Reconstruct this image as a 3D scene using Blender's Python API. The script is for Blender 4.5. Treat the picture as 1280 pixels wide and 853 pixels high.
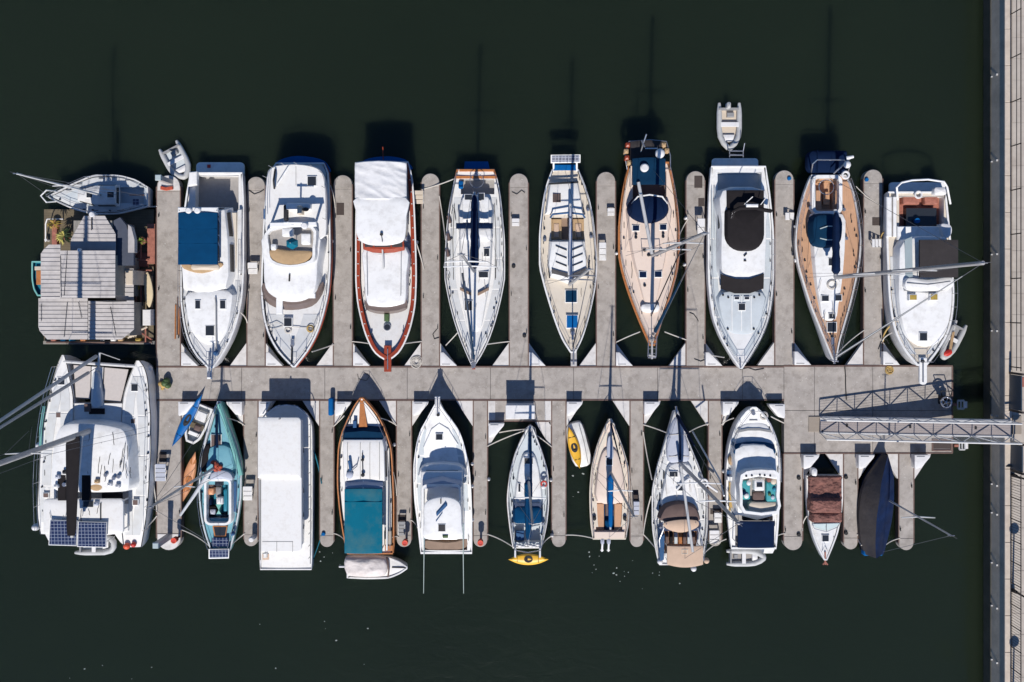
import bpy, bmesh, math, random
import numpy as np
from mathutils import Vector, noise as mnoise

# ---------------------------------------------------------------- scene, camera, light
for _o in list(bpy.data.objects):
    bpy.data.objects.remove(_o)
scene = bpy.context.scene
COL = scene.collection
CAM_H = 50.0            # metres above the water
FOC = 1000.0            # focal length in photograph pixels (1280 wide)
NX, NY = 640.0, 380.0   # point straight below the camera, in photograph pixels
SUN_EL = 45.0

cam_d = bpy.data.cameras.new('camera')
cam = bpy.data.objects.new('camera', cam_d)
COL.objects.link(cam)
cam.location = (0, 0, CAM_H)
cam.rotation_euler = (0, 0, 0)
cam_d.sensor_fit = 'HORIZONTAL'
cam_d.sensor_width = 36.0
cam_d.lens = 36.0 * FOC / 1280.0
cam_d.shift_y = -(426.5 - NY) / 1280.0
cam_d.clip_start = 0.5
cam_d.clip_end = 2000
scene.camera = cam

world = bpy.data.worlds.new('World')
scene.world = world
world.use_nodes = True
wn = world.node_tree
bg = wn.nodes['Background']
sky = wn.nodes.new('ShaderNodeTexSky')
sky.sky_type = 'NISHITA'
sky.sun_disc = False
sky.sun_elevation = math.radians(SUN_EL)
sky.sun_rotation = math.radians(180)
sky.air_density = 0.8
sky.dust_density = 0.0
sky.ozone_density = 10.0
wn.links.new(sky.outputs[0], bg.inputs[0])
bg.inputs[1].default_value = 0.11

sun_d = bpy.data.lights.new('sun', 'SUN')
sun_d.energy = 5.0
sun_d.angle = math.radians(0.5)
sun_d.color = (1.0, 0.955, 0.90)
sun = bpy.data.objects.new('sun', sun_d)
COL.objects.link(sun)
sun.location = (0, -60, 60)
sun.rotation_euler = (math.radians(90 - SUN_EL), 0, math.radians(-1.2))

scene.view_settings.view_transform = 'Standard'
scene.view_settings.look = 'None'
scene.view_settings.gamma = 1.0
scene.view_settings.exposure = 0.0
scene.view_settings.use_curve_mapping = False

# ---------------------------------------------------------------- materials
def lin(v):
    v /= 255.0
    return v / 12.92 if v <= 0.04045 else ((v + 0.055) / 1.055) ** 2.4
def C(r, g, b, k=0.83):
    return (lin(r) * k, lin(g) * k, lin(b) * k)

def mat(name, col, rough=0.5, var=0.12, scale=2.0, bump=0.0, bscale=20.0, metal=0.0, stain=None, stain_amt=0.0,
        stain_scale=1.2, stripes=None, spec=0.5, bdist=0.02):
    m = bpy.data.materials.new(name)
    m.use_nodes = True
    nt = m.node_tree
    L = nt.links.new
    b = nt.nodes['Principled BSDF']
    b.inputs['Roughness'].default_value = rough
    b.inputs['Metallic'].default_value = metal
    b.inputs['Specular IOR Level'].default_value = spec
    geo = nt.nodes.new('ShaderNodeNewGeometry')
    n1 = nt.nodes.new('ShaderNodeTexNoise')
    n1.inputs['Scale'].default_value = scale
    n1.inputs['Detail'].default_value = 6
    n1.inputs['Roughness'].default_value = 0.65
    L(geo.outputs['Position'], n1.inputs['Vector'])
    mr = nt.nodes.new('ShaderNodeMapRange')
    mr.inputs[1].default_value = 0.3
    mr.inputs[2].default_value = 0.7
    mr.inputs[3].default_value = 1 - var
    mr.inputs[4].default_value = 1 + var
    L(n1.outputs['Fac'], mr.inputs[0])
    mul = nt.nodes.new('ShaderNodeVectorMath')
    mul.operation = 'SCALE'
    mul.inputs[0].default_value = col
    L(mr.outputs[0], mul.inputs['Scale'])
    out = mul.outputs[0]
    if stripes:
        # stripes = (axis, period in m, darker factor)
        sx = nt.nodes.new('ShaderNodeSeparateXYZ')
        L(geo.outputs['Position'], sx.inputs[0])
        d = nt.nodes.new('ShaderNodeMath'); d.operation = 'DIVIDE'
        L(sx.outputs[stripes[0]], d.inputs[0]); d.inputs[1].default_value = stripes[1]
        f = nt.nodes.new('ShaderNodeMath'); f.operation = 'FRACT'
        L(d.outputs[0], f.inputs[0])
        g = nt.nodes.new('ShaderNodeMath'); g.operation = 'LESS_THAN'
        L(f.outputs[0], g.inputs[0]); g.inputs[1].default_value = 0.16
        mx = nt.nodes.new('ShaderNodeMix'); mx.data_type = 'RGBA'; mx.blend_type = 'MULTIPLY'
        L(g.outputs[0], mx.inputs[0]); L(out, mx.inputs[6])
        mx.inputs[7].default_value = (stripes[2],) * 3 + (1,)
        out = mx.outputs[2]
    if stain is not None:
        n2 = nt.nodes.new('ShaderNodeTexNoise')
        n2.inputs['Scale'].default_value = stain_scale
        n2.inputs['Detail'].default_value = 8
        n2.inputs['Roughness'].default_value = 0.7
        L(geo.outputs['Position'], n2.inputs['Vector'])
        m2 = nt.nodes.new('ShaderNodeMapRange')
        m2.inputs[1].default_value = 0.47
        m2.inputs[2].default_value = 0.72
        m2.inputs[3].default_value = 0.0
        m2.inputs[4].default_value = stain_amt
        L(n2.outputs['Fac'], m2.inputs[0])
        mx = nt.nodes.new('ShaderNodeMix'); mx.data_type = 'RGBA'
        L(m2.outputs[0], mx.inputs[0]); L(out, mx.inputs[6])
        mx.inputs[7].default_value = tuple(stain) + (1,)
        out = mx.outputs[2]
    L(out, b.inputs['Base Color'])
    if bump > 0:
        n3 = nt.nodes.new('ShaderNodeTexNoise')
        n3.inputs['Scale'].default_value = bscale
        n3.inputs['Detail'].default_value = 5
        L(geo.outputs['Position'], n3.inputs['Vector'])
        bp = nt.nodes.new('ShaderNodeBump')
        bp.inputs['Strength'].default_value = bump
        bp.inputs['Distance'].default_value = bdist
        L(n3.outputs['Fac'], bp.inputs['Height'])
        L(bp.outputs[0], b.inputs['Normal'])
    return m

GRIME = C(150, 140, 125)
M = {
 'white':   mat('gelcoat_white', (0.785, 0.775, 0.75), 0.32, 0.04, 1.5, stain=GRIME, stain_amt=0.3, stain_scale=1.9),
 'white2':  mat('gelcoat_aged', (0.66, 0.65, 0.63), 0.45, 0.06, 2.0, stain=C(140, 125, 105), stain_amt=0.35, stain_scale=2.2),
 'paint':   mat('deck_paint_white', (0.735, 0.72, 0.69), 0.6, 0.06, 3.0, stain=C(150, 135, 115), stain_amt=0.3, stain_scale=3.0),
 'palegrey': mat('non_slip_pale_grey', C(205, 212, 215), 0.7, 0.05, 3.0, 0.1, 80, stain=C(165, 165, 160), stain_amt=0.3),
 'cream':   mat('deck_cream', C(226, 214, 196), 0.6, 0.05, 2.5, stain=C(165, 150, 125), stain_amt=0.35, stain_scale=2.5),
 'peach':   mat('deck_peach', C(236, 215, 198), 0.6, 0.05, 2.5, stain=C(180, 160, 140), stain_amt=0.3, stain_scale=2.5),
 'grey':    mat('grey_paint', C(150, 150, 150), 0.6, 0.08),
 'floor':   mat('cockpit_floor_grey', C(165, 160, 155), 0.8, 0.1, 4.0),
 'dark':    mat('dark_acrylic', C(48, 52, 58), 0.18, 0.08),
 'glass':   mat('tinted_glass', C(75, 72, 70), 0.1, 0.06),
 'teakdark': mat('windscreen_brown', C(120, 105, 98), 0.25, 0.1),
 'black':   mat('black_canvas', C(42, 39, 40), 0.9, 0.12, 3.0, 0.3, 12, spec=0.1),
 'rubber':  mat('black_rubber', C(40, 40, 42), 0.8, 0.1),
 'brownmat': mat('brown_mat', C(78, 68, 64), 0.95, 0.12, 8.0, 0.3, 60),
 'blue':    mat('canvas_blue', C(2, 64, 104), 0.9, 0.1, 2.0, 0.3, 10, spec=0.12),
 'blue2':   mat('canvas_mid_blue', C(8, 96, 160), 0.9, 0.1, 2.0, 0.3, 10, spec=0.12),
 'navy':    mat('canvas_navy', C(12, 32, 63), 0.9, 0.14, 2.0, 0.3, 10, spec=0.12),
 'navytarp': mat('tarp_navy', C(18, 38, 74), 0.75, 0.3, 1.6, 0.35, 4, stain=C(50, 50, 58), stain_amt=0.5, stain_scale=0.55, spec=0.2, bdist=0.06),
 'tealnavy': mat('canvas_teal_navy', C(10, 50, 78), 0.9, 0.14, 2.0, 0.3, 10, spec=0.12),
 'teal':    mat('canvas_teal', C(0, 106, 130), 0.85, 0.06, 1.0, 0.2, 10, spec=0.15, stain=C(110, 130, 115), stain_amt=0.4, stain_scale=0.55),
 'aqua':    mat('deck_aqua', C(116, 176, 190), 0.6, 0.1, 3.0, stain=C(70, 130, 150), stain_amt=0.5, stain_scale=3),
 'aquadark': mat('deck_teal', C(20, 130, 155), 0.6, 0.12, 3.0),
 'seagreen': mat('sea_green', C(130, 195, 185), 0.5, 0.08, 3.0),
 'tealcush': mat('cushion_teal', C(60, 160, 165), 0.7, 0.1, 3.0),
 'canvasw': mat('canvas_white', C(230, 229, 228), 0.85, 0.05, 2.0, 0.5, 4, stain=C(190, 185, 180), stain_amt=0.4, bdist=0.06),
 'tarpink': mat('tarp_pale', C(230, 220, 214), 0.75, 0.05, 2.0, 0.6, 3.5, stain=C(180, 162, 152), stain_amt=0.45, stain_scale=1.8, bdist=0.12),
 'tan':     mat('tan_canvas', C(214, 184, 158), 0.85, 0.06, 2.0, 0.25, 10, stain=C(180, 150, 125), stain_amt=0.25),
 'sand':    mat('sand_canvas', C(190, 158, 118), 0.85, 0.12, 3.0, 0.35, 9),
 'beige':   mat('beige_vinyl', C(215, 200, 180), 0.6, 0.06),
 'brown':   mat('brown_canvas', C(110, 90, 84), 0.85, 0.12, 2.0, 0.3, 10),
 'redbrown': mat('tarp_red_brown', C(140, 96, 86), 0.75, 0.25, 2.6, 0.9, 5, stain=C(70, 52, 48), stain_amt=0.8, stain_scale=0.8, bdist=0.16, spec=0.25),
 'teak':    mat('teak_deck', C(205, 160, 125), 0.7, 0.12, 4.0, 0.15, 40, stripes=(0, 0.13, 0.86), stain=C(165, 125, 95), stain_amt=0.4, stain_scale=2.0),
 'teakx':   mat('teak_slats', C(208, 160, 120), 0.7, 0.1, 4.0, 0.15, 40, stripes=(1, 0.12, 0.8)),
 'wood':    mat('varnished_wood', C(190, 122, 70), 0.35, 0.2, 5.0),
 'mahog':   mat('mahogany', C(158, 66, 40), 0.35, 0.18, 5.0),
 'brownseat': mat('seat_brown', C(150, 125, 105), 0.7, 0.12, 4.0),
 'alu':     mat('aluminium', C(205, 204, 202), 0.5, 0.08, 3.0, metal=0.1),
 'mastgrey': mat('mast_grey', C(196, 193, 190), 0.5, 0.1, 2.0, metal=0.2),
 'steel':   mat('stainless', C(205, 205, 208), 0.25, 0.05, metal=0.8),
 'rig':     mat('rigging_wire', C(120, 120, 125), 0.5, 0.1, metal=0.3),
 'rope':    mat('rope_white', C(212, 205, 195), 0.95, 0.15, 20, 0.4, 80),
 'ropey':   mat('rope_yellow', C(198, 166, 102), 0.95, 0.2, 20, 0.4, 80),
 'ropeb':   mat('rope_blue', C(20, 80, 125), 0.95, 0.2, 20),
 'ropet':   mat('rope_teal', C(30, 120, 140), 0.95, 0.2, 20),
 'orange':  mat('float_orange', C(235, 95, 60), 0.5, 0.08),
 'red':     mat('red_paint', C(205, 55, 45), 0.5, 0.1),
 'yellow':  mat('kayak_yellow', C(248, 190, 50), 0.45, 0.08, 2.0, stain=C(220, 150, 40), stain_amt=0.4),
 'kblue':   mat('kayak_blue', C(0, 105, 178), 0.4, 0.1, 2.0),
 'korange': mat('canoe_orange', C(232, 165, 120), 0.5, 0.08, 3.0),
 'rib':     mat('hypalon_grey', C(196, 196, 194), 0.6, 0.05, 3.0, stain=C(150, 148, 145), stain_amt=0.35, stain_scale=4),
 'tarpgrey': mat('cover_grey', C(190, 194, 206), 0.8, 0.05, 2.0, 0.3, 8),
 'roof':    mat('roof_sheet', C(190, 184, 180), 0.6, 0.1, 1.2, 0.1, 30, stain=C(140, 134, 130), stain_amt=0.6, stain_scale=1.4),
 'hbdeck':  mat('weathered_boards', C(112, 100, 78), 0.85, 0.2, 2.5, 0.3, 25, stripes=(1, 0.16, 0.7), stain=C(95, 85, 70), stain_amt=0.5),
 'hbwall':  mat('house_wall', C(150, 145, 135), 0.8, 0.1, 2.0),
 'rust':    mat('rust_red_steel', C(170, 108, 90), 0.75, 0.2, 5.0, stain=C(110, 65, 50), stain_amt=0.6, stain_scale=4),
 'leafy':   mat('leaf_yellow_green', C(188, 178, 92), 0.6, 0.25, 6.0),
 'leafo':   mat('leaf_ochre', C(178, 150, 66), 0.6, 0.25, 6.0),
 'leafg':   mat('leaf_green', C(120, 140, 50), 0.6, 0.3, 6.0),
 'leafd':   mat('leaf_dark', C(70, 95, 50), 0.6, 0.3, 6.0),
 'boat_teal': mat('skiff_teal', C(30, 140, 170), 0.5, 0.12, 3.0),
 'surf':    mat('surfboard_cream', C(228, 208, 170), 0.4, 0.06, 3.0),
 'plast':   mat('box_plastic_white', C(236, 234, 232), 0.5, 0.04, 2.0, stain=C(190, 184, 178), stain_amt=0.35, stain_scale=3.5),
 'brace':   mat('brace_white', C(222, 218, 214), 0.7, 0.06, 2.0, stain=C(165, 158, 150), stain_amt=0.5, stain_scale=2.5),
 'waler':   mat('waler_brown', C(112, 90, 82), 0.85, 0.25, 4.0),
 'panelg':  mat('gate_blue_grey', C(58, 72, 84), 0.5, 0.1),
 'iron':    mat('railing_iron', C(52, 44, 42), 0.6, 0.15),
 'coping':  mat('coping_stone', C(206, 192, 176), 0.85, 0.1, 3.0, 0.2, 30, stain=C(160, 145, 130), stain_amt=0.4),
 'paver':   mat('paver_stone', C(190, 180, 168), 0.9, 0.1, 1.2, 0.2, 40, stain=C(160, 146, 134), stain_amt=0.45, stain_scale=0.9),
 'wall':    mat('sea_wall_stone', C(186, 174, 158), 0.85, 0.15, 1.0, 0.4, 12, stain=C(135, 130, 118), stain_amt=0.6, stain_scale=0.6),
 'wallwet': mat('sea_wall_algae', C(80, 76, 66), 0.7, 0.25, 1.5, 0.5, 12, stain=C(50, 58, 40), stain_amt=0.6),
 'plastic_clear': mat('pillar_glass', C(185, 198, 198), 0.2, 0.05),
 'foam':    mat('foam_white', (0.4, 0.42, 0.4), 0.8, 0.1),
 'net':     mat('trampoline_net', C(208, 199, 192), 0.9, 0.06, 6.0, 0.4, 60),
 'polegrn': mat('pole_pale_green', C(150, 168, 162), 0.5, 0.1),
 'gangdeck': mat('gangway_boards', C(172, 162, 158), 0.8, 0.1, 2.0, 0.1, 40),
 'shade':   mat('shade_mesh', C(64, 60, 60), 0.9, 0.12, 2.0, 0.3, 10, spec=0.1),
 'nonskid': mat('non_skid', C(218, 219, 218), 0.85, 0.06, 5.0, 0.15, 90, stain=C(178, 172, 162), stain_amt=0.45, stain_scale=2.5),
 'plate':   mat('hinge_steel', C(158, 146, 132), 0.7, 0.12, 3.0, stain=C(120, 105, 90), stain_amt=0.5, stain_scale=3),
 'navyfade': mat('tarp_faded_grey', C(76, 71, 70), 0.8, 0.2, 1.2, 0.35, 4, stain=C(40, 46, 64), stain_amt=0.75, stain_scale=0.45, spec=0.2, bdist=0.06),
 'roofshade':   mat('roof_sheet_shaded', C(74, 80, 94), 0.8, 0.15, 2.0),  # side roof's shade put into a dark blue-grey colour
 'clothr':  mat('cloth_red', C(190, 85, 60), 0.9, 0.35, 9.0, stain=C(70, 60, 62), stain_amt=0.7, stain_scale=5),
 'cushb':   mat('cushion_blue', C(45, 90, 135), 0.8, 0.15, 3.0),
}

def concrete():
    m = mat('dock_concrete', C(177, 169, 161), 0.88, 0.13, 1.1, 0.3, 60, stain=C(130, 122, 114), stain_amt=0.75, stain_scale=1.7)
    nt = m.node_tree; L = nt.links.new
    b = nt.nodes['Principled BSDF']
    src = b.inputs['Base Color'].links[0].from_socket
    geo = [n for n in nt.nodes if n.type == 'NEW_GEOMETRY'][0]
    n = nt.nodes.new('ShaderNodeTexNoise'); n.inputs['Scale'].default_value = 5.5; n.inputs['Detail'].default_value = 9
    n.inputs['Roughness'].default_value = 0.75
    n.inputs['Distortion'].default_value = 0.8
    L(geo.outputs['Position'], n.inputs['Vector'])
    r = nt.nodes.new('ShaderNodeMapRange'); r.inputs[1].default_value = 0.58; r.inputs[2].default_value = 0.74
    r.inputs[3].default_value = 0; r.inputs[4].default_value = 0.75
    L(n.outputs['Fac'], r.inputs[0])
    mx = nt.nodes.new('ShaderNodeMix'); mx.data_type = 'RGBA'
    L(r.outputs[0], mx.inputs[0]); L(src, mx.inputs[6]); mx.inputs[7].default_value = C(204, 199, 190) + (1,)
    n2 = nt.nodes.new('ShaderNodeTexNoise'); n2.inputs['Scale'].default_value = 13; n2.inputs['Detail'].default_value = 3
    L(geo.outputs['Position'], n2.inputs['Vector'])
    r2 = nt.nodes.new('ShaderNodeMapRange'); r2.inputs[1].default_value = 0.66; r2.inputs[2].default_value = 0.73
    r2.inputs[3].default_value = 0; r2.inputs[4].default_value = 0.45
    L(n2.outputs['Fac'], r2.inputs[0])
    mx2 = nt.nodes.new('ShaderNodeMix'); mx2.data_type = 'RGBA'
    L(r2.outputs[0], mx2.inputs[0]); L(mx.outputs[2], mx2.inputs[6]); mx2.inputs[7].default_value = C(100, 92, 88) + (1,)
    n3 = nt.nodes.new('ShaderNodeTexNoise'); n3.inputs['Scale'].default_value = 9; n3.inputs['Detail'].default_value = 2
    mp3 = nt.nodes.new('ShaderNodeMapping'); mp3.inputs['Location'].default_value = (31, 17, 5)
    L(geo.outputs['Position'], mp3.inputs[0]); L(mp3.outputs[0], n3.inputs['Vector'])
    r3 = nt.nodes.new('ShaderNodeMapRange'); r3.inputs[1].default_value = 0.70; r3.inputs[2].default_value = 0.75
    r3.inputs[3].default_value = 0; r3.inputs[4].default_value = 0.7
    L(n3.outputs['Fac'], r3.inputs[0])
    mx3 = nt.nodes.new('ShaderNodeMix'); mx3.data_type = 'RGBA'
    L(r3.outputs[0], mx3.inputs[0]); L(mx2.outputs[2], mx3.inputs[6]); mx3.inputs[7].default_value = C(224, 220, 214) + (1,)
    L(mx3.outputs[2], b.inputs['Base Color'])
    return m
M['concrete'] = concrete()

def solar():
    m = bpy.data.materials.new('solar_cells'); m.use_nodes = True
    nt = m.node_tree; L = nt.links.new; b = nt.nodes['Principled BSDF']
    geo = nt.nodes.new('ShaderNodeNewGeometry')
    br = nt.nodes.new('ShaderNodeTexBrick')
    br.offset = 0.0
    br.inputs['Color1'].default_value = C(34, 44, 78) + (1,)
    br.inputs['Color2'].default_value = C(40, 52, 88) + (1,)
    br.inputs['Mortar'].default_value = C(140, 148, 165) + (1,)
    br.inputs['Scale'].default_value = 1.0
    br.inputs['Mortar Size'].default_value = 0.016
    br.inputs['Brick Width'].default_value = 0.2
    br.inputs['Row Height'].default_value = 0.2
    L(geo.outputs['Position'], br.inputs['Vector'])
    L(br.outputs['Color'], b.inputs['Base Color'])
    b.inputs['Roughness'].default_value = 0.2
    return m
M['solar'] = solar()

def water():
    m = bpy.data.materials.new('harbour_water'); m.use_nodes = True
    nt = m.node_tree; L = nt.links.new; b = nt.nodes['Principled BSDF']
    geo = nt.nodes.new('ShaderNodeNewGeometry')
    n = nt.nodes.new('ShaderNodeTexNoise'); n.inputs['Scale'].default_value = 0.05; n.inputs['Detail'].default_value = 5
    L(geo.outputs['Position'], n.inputs['Vector'])
    cr = nt.nodes.new('ShaderNodeMix'); cr.data_type = 'RGBA'
    cr.inputs[6].default_value = (0.0098, 0.0155, 0.0088, 1)
    cr.inputs[7].default_value = (0.0150, 0.0228, 0.0128, 1)
    L(n.outputs['Fac'], cr.inputs[0])
    L(cr.outputs[2], b.inputs['Base Color'])
    b.inputs['Roughness'].default_value = 0.12
    b.inputs['IOR'].default_value = 1.33
    b.inputs['Subsurface Weight'].default_value = 1.0     # murky water: light enters and scatters, so shadows are soft
    b.inputs['Subsurface Radius'].default_value = (1.0, 1.0, 1.0)
    b.inputs['Subsurface Scale'].default_value = 7.0
    w1 = nt.nodes.new('ShaderNodeTexNoise'); w1.inputs['Scale'].default_value = 1.1; w1.inputs['Detail'].default_value = 4
    w1.inputs['Distortion'].default_value = 0.6
    mp = nt.nodes.new('ShaderNodeMapping'); mp.inputs['Scale'].default_value = (0.6, 1.3, 1)
    L(geo.outputs['Position'], mp.inputs[0]); L(mp.outputs[0], w1.inputs['Vector'])
    w2 = nt.nodes.new('ShaderNodeTexNoise'); w2.inputs['Scale'].default_value = 6.0; w2.inputs['Detail'].default_value = 3
    L(mp.outputs[0], w2.inputs['Vector'])
    ad = nt.nodes.new('ShaderNodeMath'); ad.operation = 'MULTIPLY_ADD'
    L(w2.outputs['Fac'], ad.inputs[0]); ad.inputs[1].default_value = 0.18; L(w1.outputs['Fac'], ad.inputs[2])
    bp = nt.nodes.new('ShaderNodeBump'); bp.inputs['Strength'].default_value = 0.25; bp.inputs['Distance'].default_value = 0.12
    L(ad.outputs[0], bp.inputs['Height']); L(bp.outputs[0], b.inputs['Normal'])
    return m
M['water'] = water()

# ---------------------------------------------------------------- geometry helpers
def pchip(xs, ys, xq):
    xs = np.asarray(xs, float); ys = np.asarray(ys, float)
    h = np.diff(xs); d = np.diff(ys) / h
    n = len(xs); m = np.zeros(n)
    for i in range(1, n - 1):
        if d[i - 1] * d[i] > 0:
            w1 = 2 * h[i] + h[i - 1]; w2 = h[i] + 2 * h[i - 1]
            m[i] = (w1 + w2) / (w1 / d[i - 1] + w2 / d[i])
    m[0] = d[0]; m[-1] = d[-1]
    xq = np.asarray(xq, float)
    k = np.clip(np.searchsorted(xs, xq) - 1, 0, n - 2)
    t = (xq - xs[k]) / h[k]
    return ((2*t**3 - 3*t**2 + 1) * ys[k] + (t**3 - 2*t**2 + t) * h[k] * m[k]
            + (-2*t**3 + 3*t**2) * ys[k + 1] + (t**3 - t**2) * h[k] * m[k + 1])

def sm(pts, n=4):
    """closed Catmull-Rom through the points"""
    out = []; N = len(pts)
    for i in range(N):
        p0, p1, p2, p3 = (np.array(pts[(i + k - 1) % N], float) for k in range(4))
        for j in range(n):
            t = j / n
            out.append(tuple(0.5 * ((2 * p1) + (-p0 + p2) * t + (2*p0 - 5*p1 + 4*p2 - p3) * t*t + (-p0 + 3*p1 - 3*p2 + p3) * t**3)))
    return out

def rrect(x0, y0, x1, y1, r, n=4):
    """rounded rectangle; r = radius or (top-left, top-right, bottom-right, bottom-left)"""
    rs = r if isinstance(r, (tuple, list)) else (r,) * 4
    out = []
    for (cx, cy, a0, rr) in ((x0, y0, 180, rs[0]), (x1, y0, 270, rs[1]), (x1, y1, 0, rs[2]), (x0, y1, 90, rs[3])):
        sx = 1 if cx == x0 else -1; sy = 1 if cy == y0 else -1
        if rr <= 0:
            out.append((cx, cy)); continue
        ox, oy = cx + sx * rr, cy + sy * rr
        for k in range(n + 1):
            a = math.radians(a0 + 90 * k / n)
            out.append((ox + rr * math.cos(a), oy + rr * math.sin(a)))
    return out

def oval(cx, cy, rx, ry, n=20):
    return [(cx + rx * math.cos(2 * math.pi * k / n), cy + ry * math.sin(2 * math.pi * k / n)) for k in range(n)]

def inset(P, d):
    """P: list of (x,y) world; positive d shrinks"""
    N = len(P)
    A = sum(P[i][0] * P[(i + 1) % N][1] - P[(i + 1) % N][0] * P[i][1] for i in range(N))
    s = 1 if A > 0 else -1
    out = []
    for i in range(N):
        a = np.array(P[i - 1]); b = np.array(P[i]); c = np.array(P[(i + 1) % N])
        u = b - a; v = c - b
        lu = np.linalg.norm(u) or 1e-9; lv = np.linalg.norm(v) or 1e-9
        nu = np.array([-u[1], u[0]]) / lu * s; nv = np.array([-v[1], v[0]]) / lv * s
        q = nu + nv; l = np.linalg.norm(q)
        if l < 1e-6:
            q = nu; k = 1
        else:
            q = q / l; k = 1 / max(0.45, float(np.dot(q, nu)))
        out.append((b[0] + q[0] * d * k, b[1] + q[1] * d * k))
    return out

def crease(X, Y, wr, seed, f=1.0, ax=0.6):
    """folds of loose cloth: ridged noise stretched along a slant"""
    u = (X * math.cos(ax) + Y * math.sin(ax)) * f; v = (-X * math.sin(ax) + Y * math.cos(ax)) * f
    a = 1 - abs(mnoise.noise(Vector((u * 0.55, v * 2.1, seed * 3.7)))) * 2
    b = 1 - abs(mnoise.noise(Vector((u * 1.6, v * 1.1, seed * 5.1 + 9)))) * 2
    c = mnoise.noise(Vector((u * 0.6, v * 0.7, seed * 1.3 + 4)))
    return wr * (0.9 * a + 0.45 * b + 0.8 * c)

class Thing:
    def __init__(s, name, label=None, cat=None, group=None, o=(0, 0), rot=0, base=None, kind=None, zb=0.0):
        s.o = o; s.a = math.radians(rot)
        s.root = bpy.data.objects.new(name, None)
        s.root.empty_display_size = 0.3
        COL.objects.link(s.root)
        if label: s.root['label'] = label
        if cat: s.root['category'] = cat
        if group: s.root['group'] = group
        if kind: s.root['kind'] = kind
        bx = base if base else (0, 0)
        s.loc = Vector(s.W(bx[0], bx[1], zb)) if (base or o != (0, 0)) else Vector((0, 0, zb))
        s.root.location = s.loc
        s.parts = []
    def W(s, x, y, z):
        c, n = math.cos(s.a), math.sin(s.a)
        X = s.o[0] + x * c - y * n; Y = s.o[1] + x * n + y * c
        k = (CAM_H - z) / FOC
        return ((X - NX) * k, (NY - Y) * k, z)
    def part(s, name, m, label=None, parent=None, smooth=True):
        p = Part(s, name, m, label, parent, smooth)
        s.parts.append(p)
        return p
    def done(s):
        for p in s.parts:
            p.build()
        s.parts = []
        return s

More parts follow.
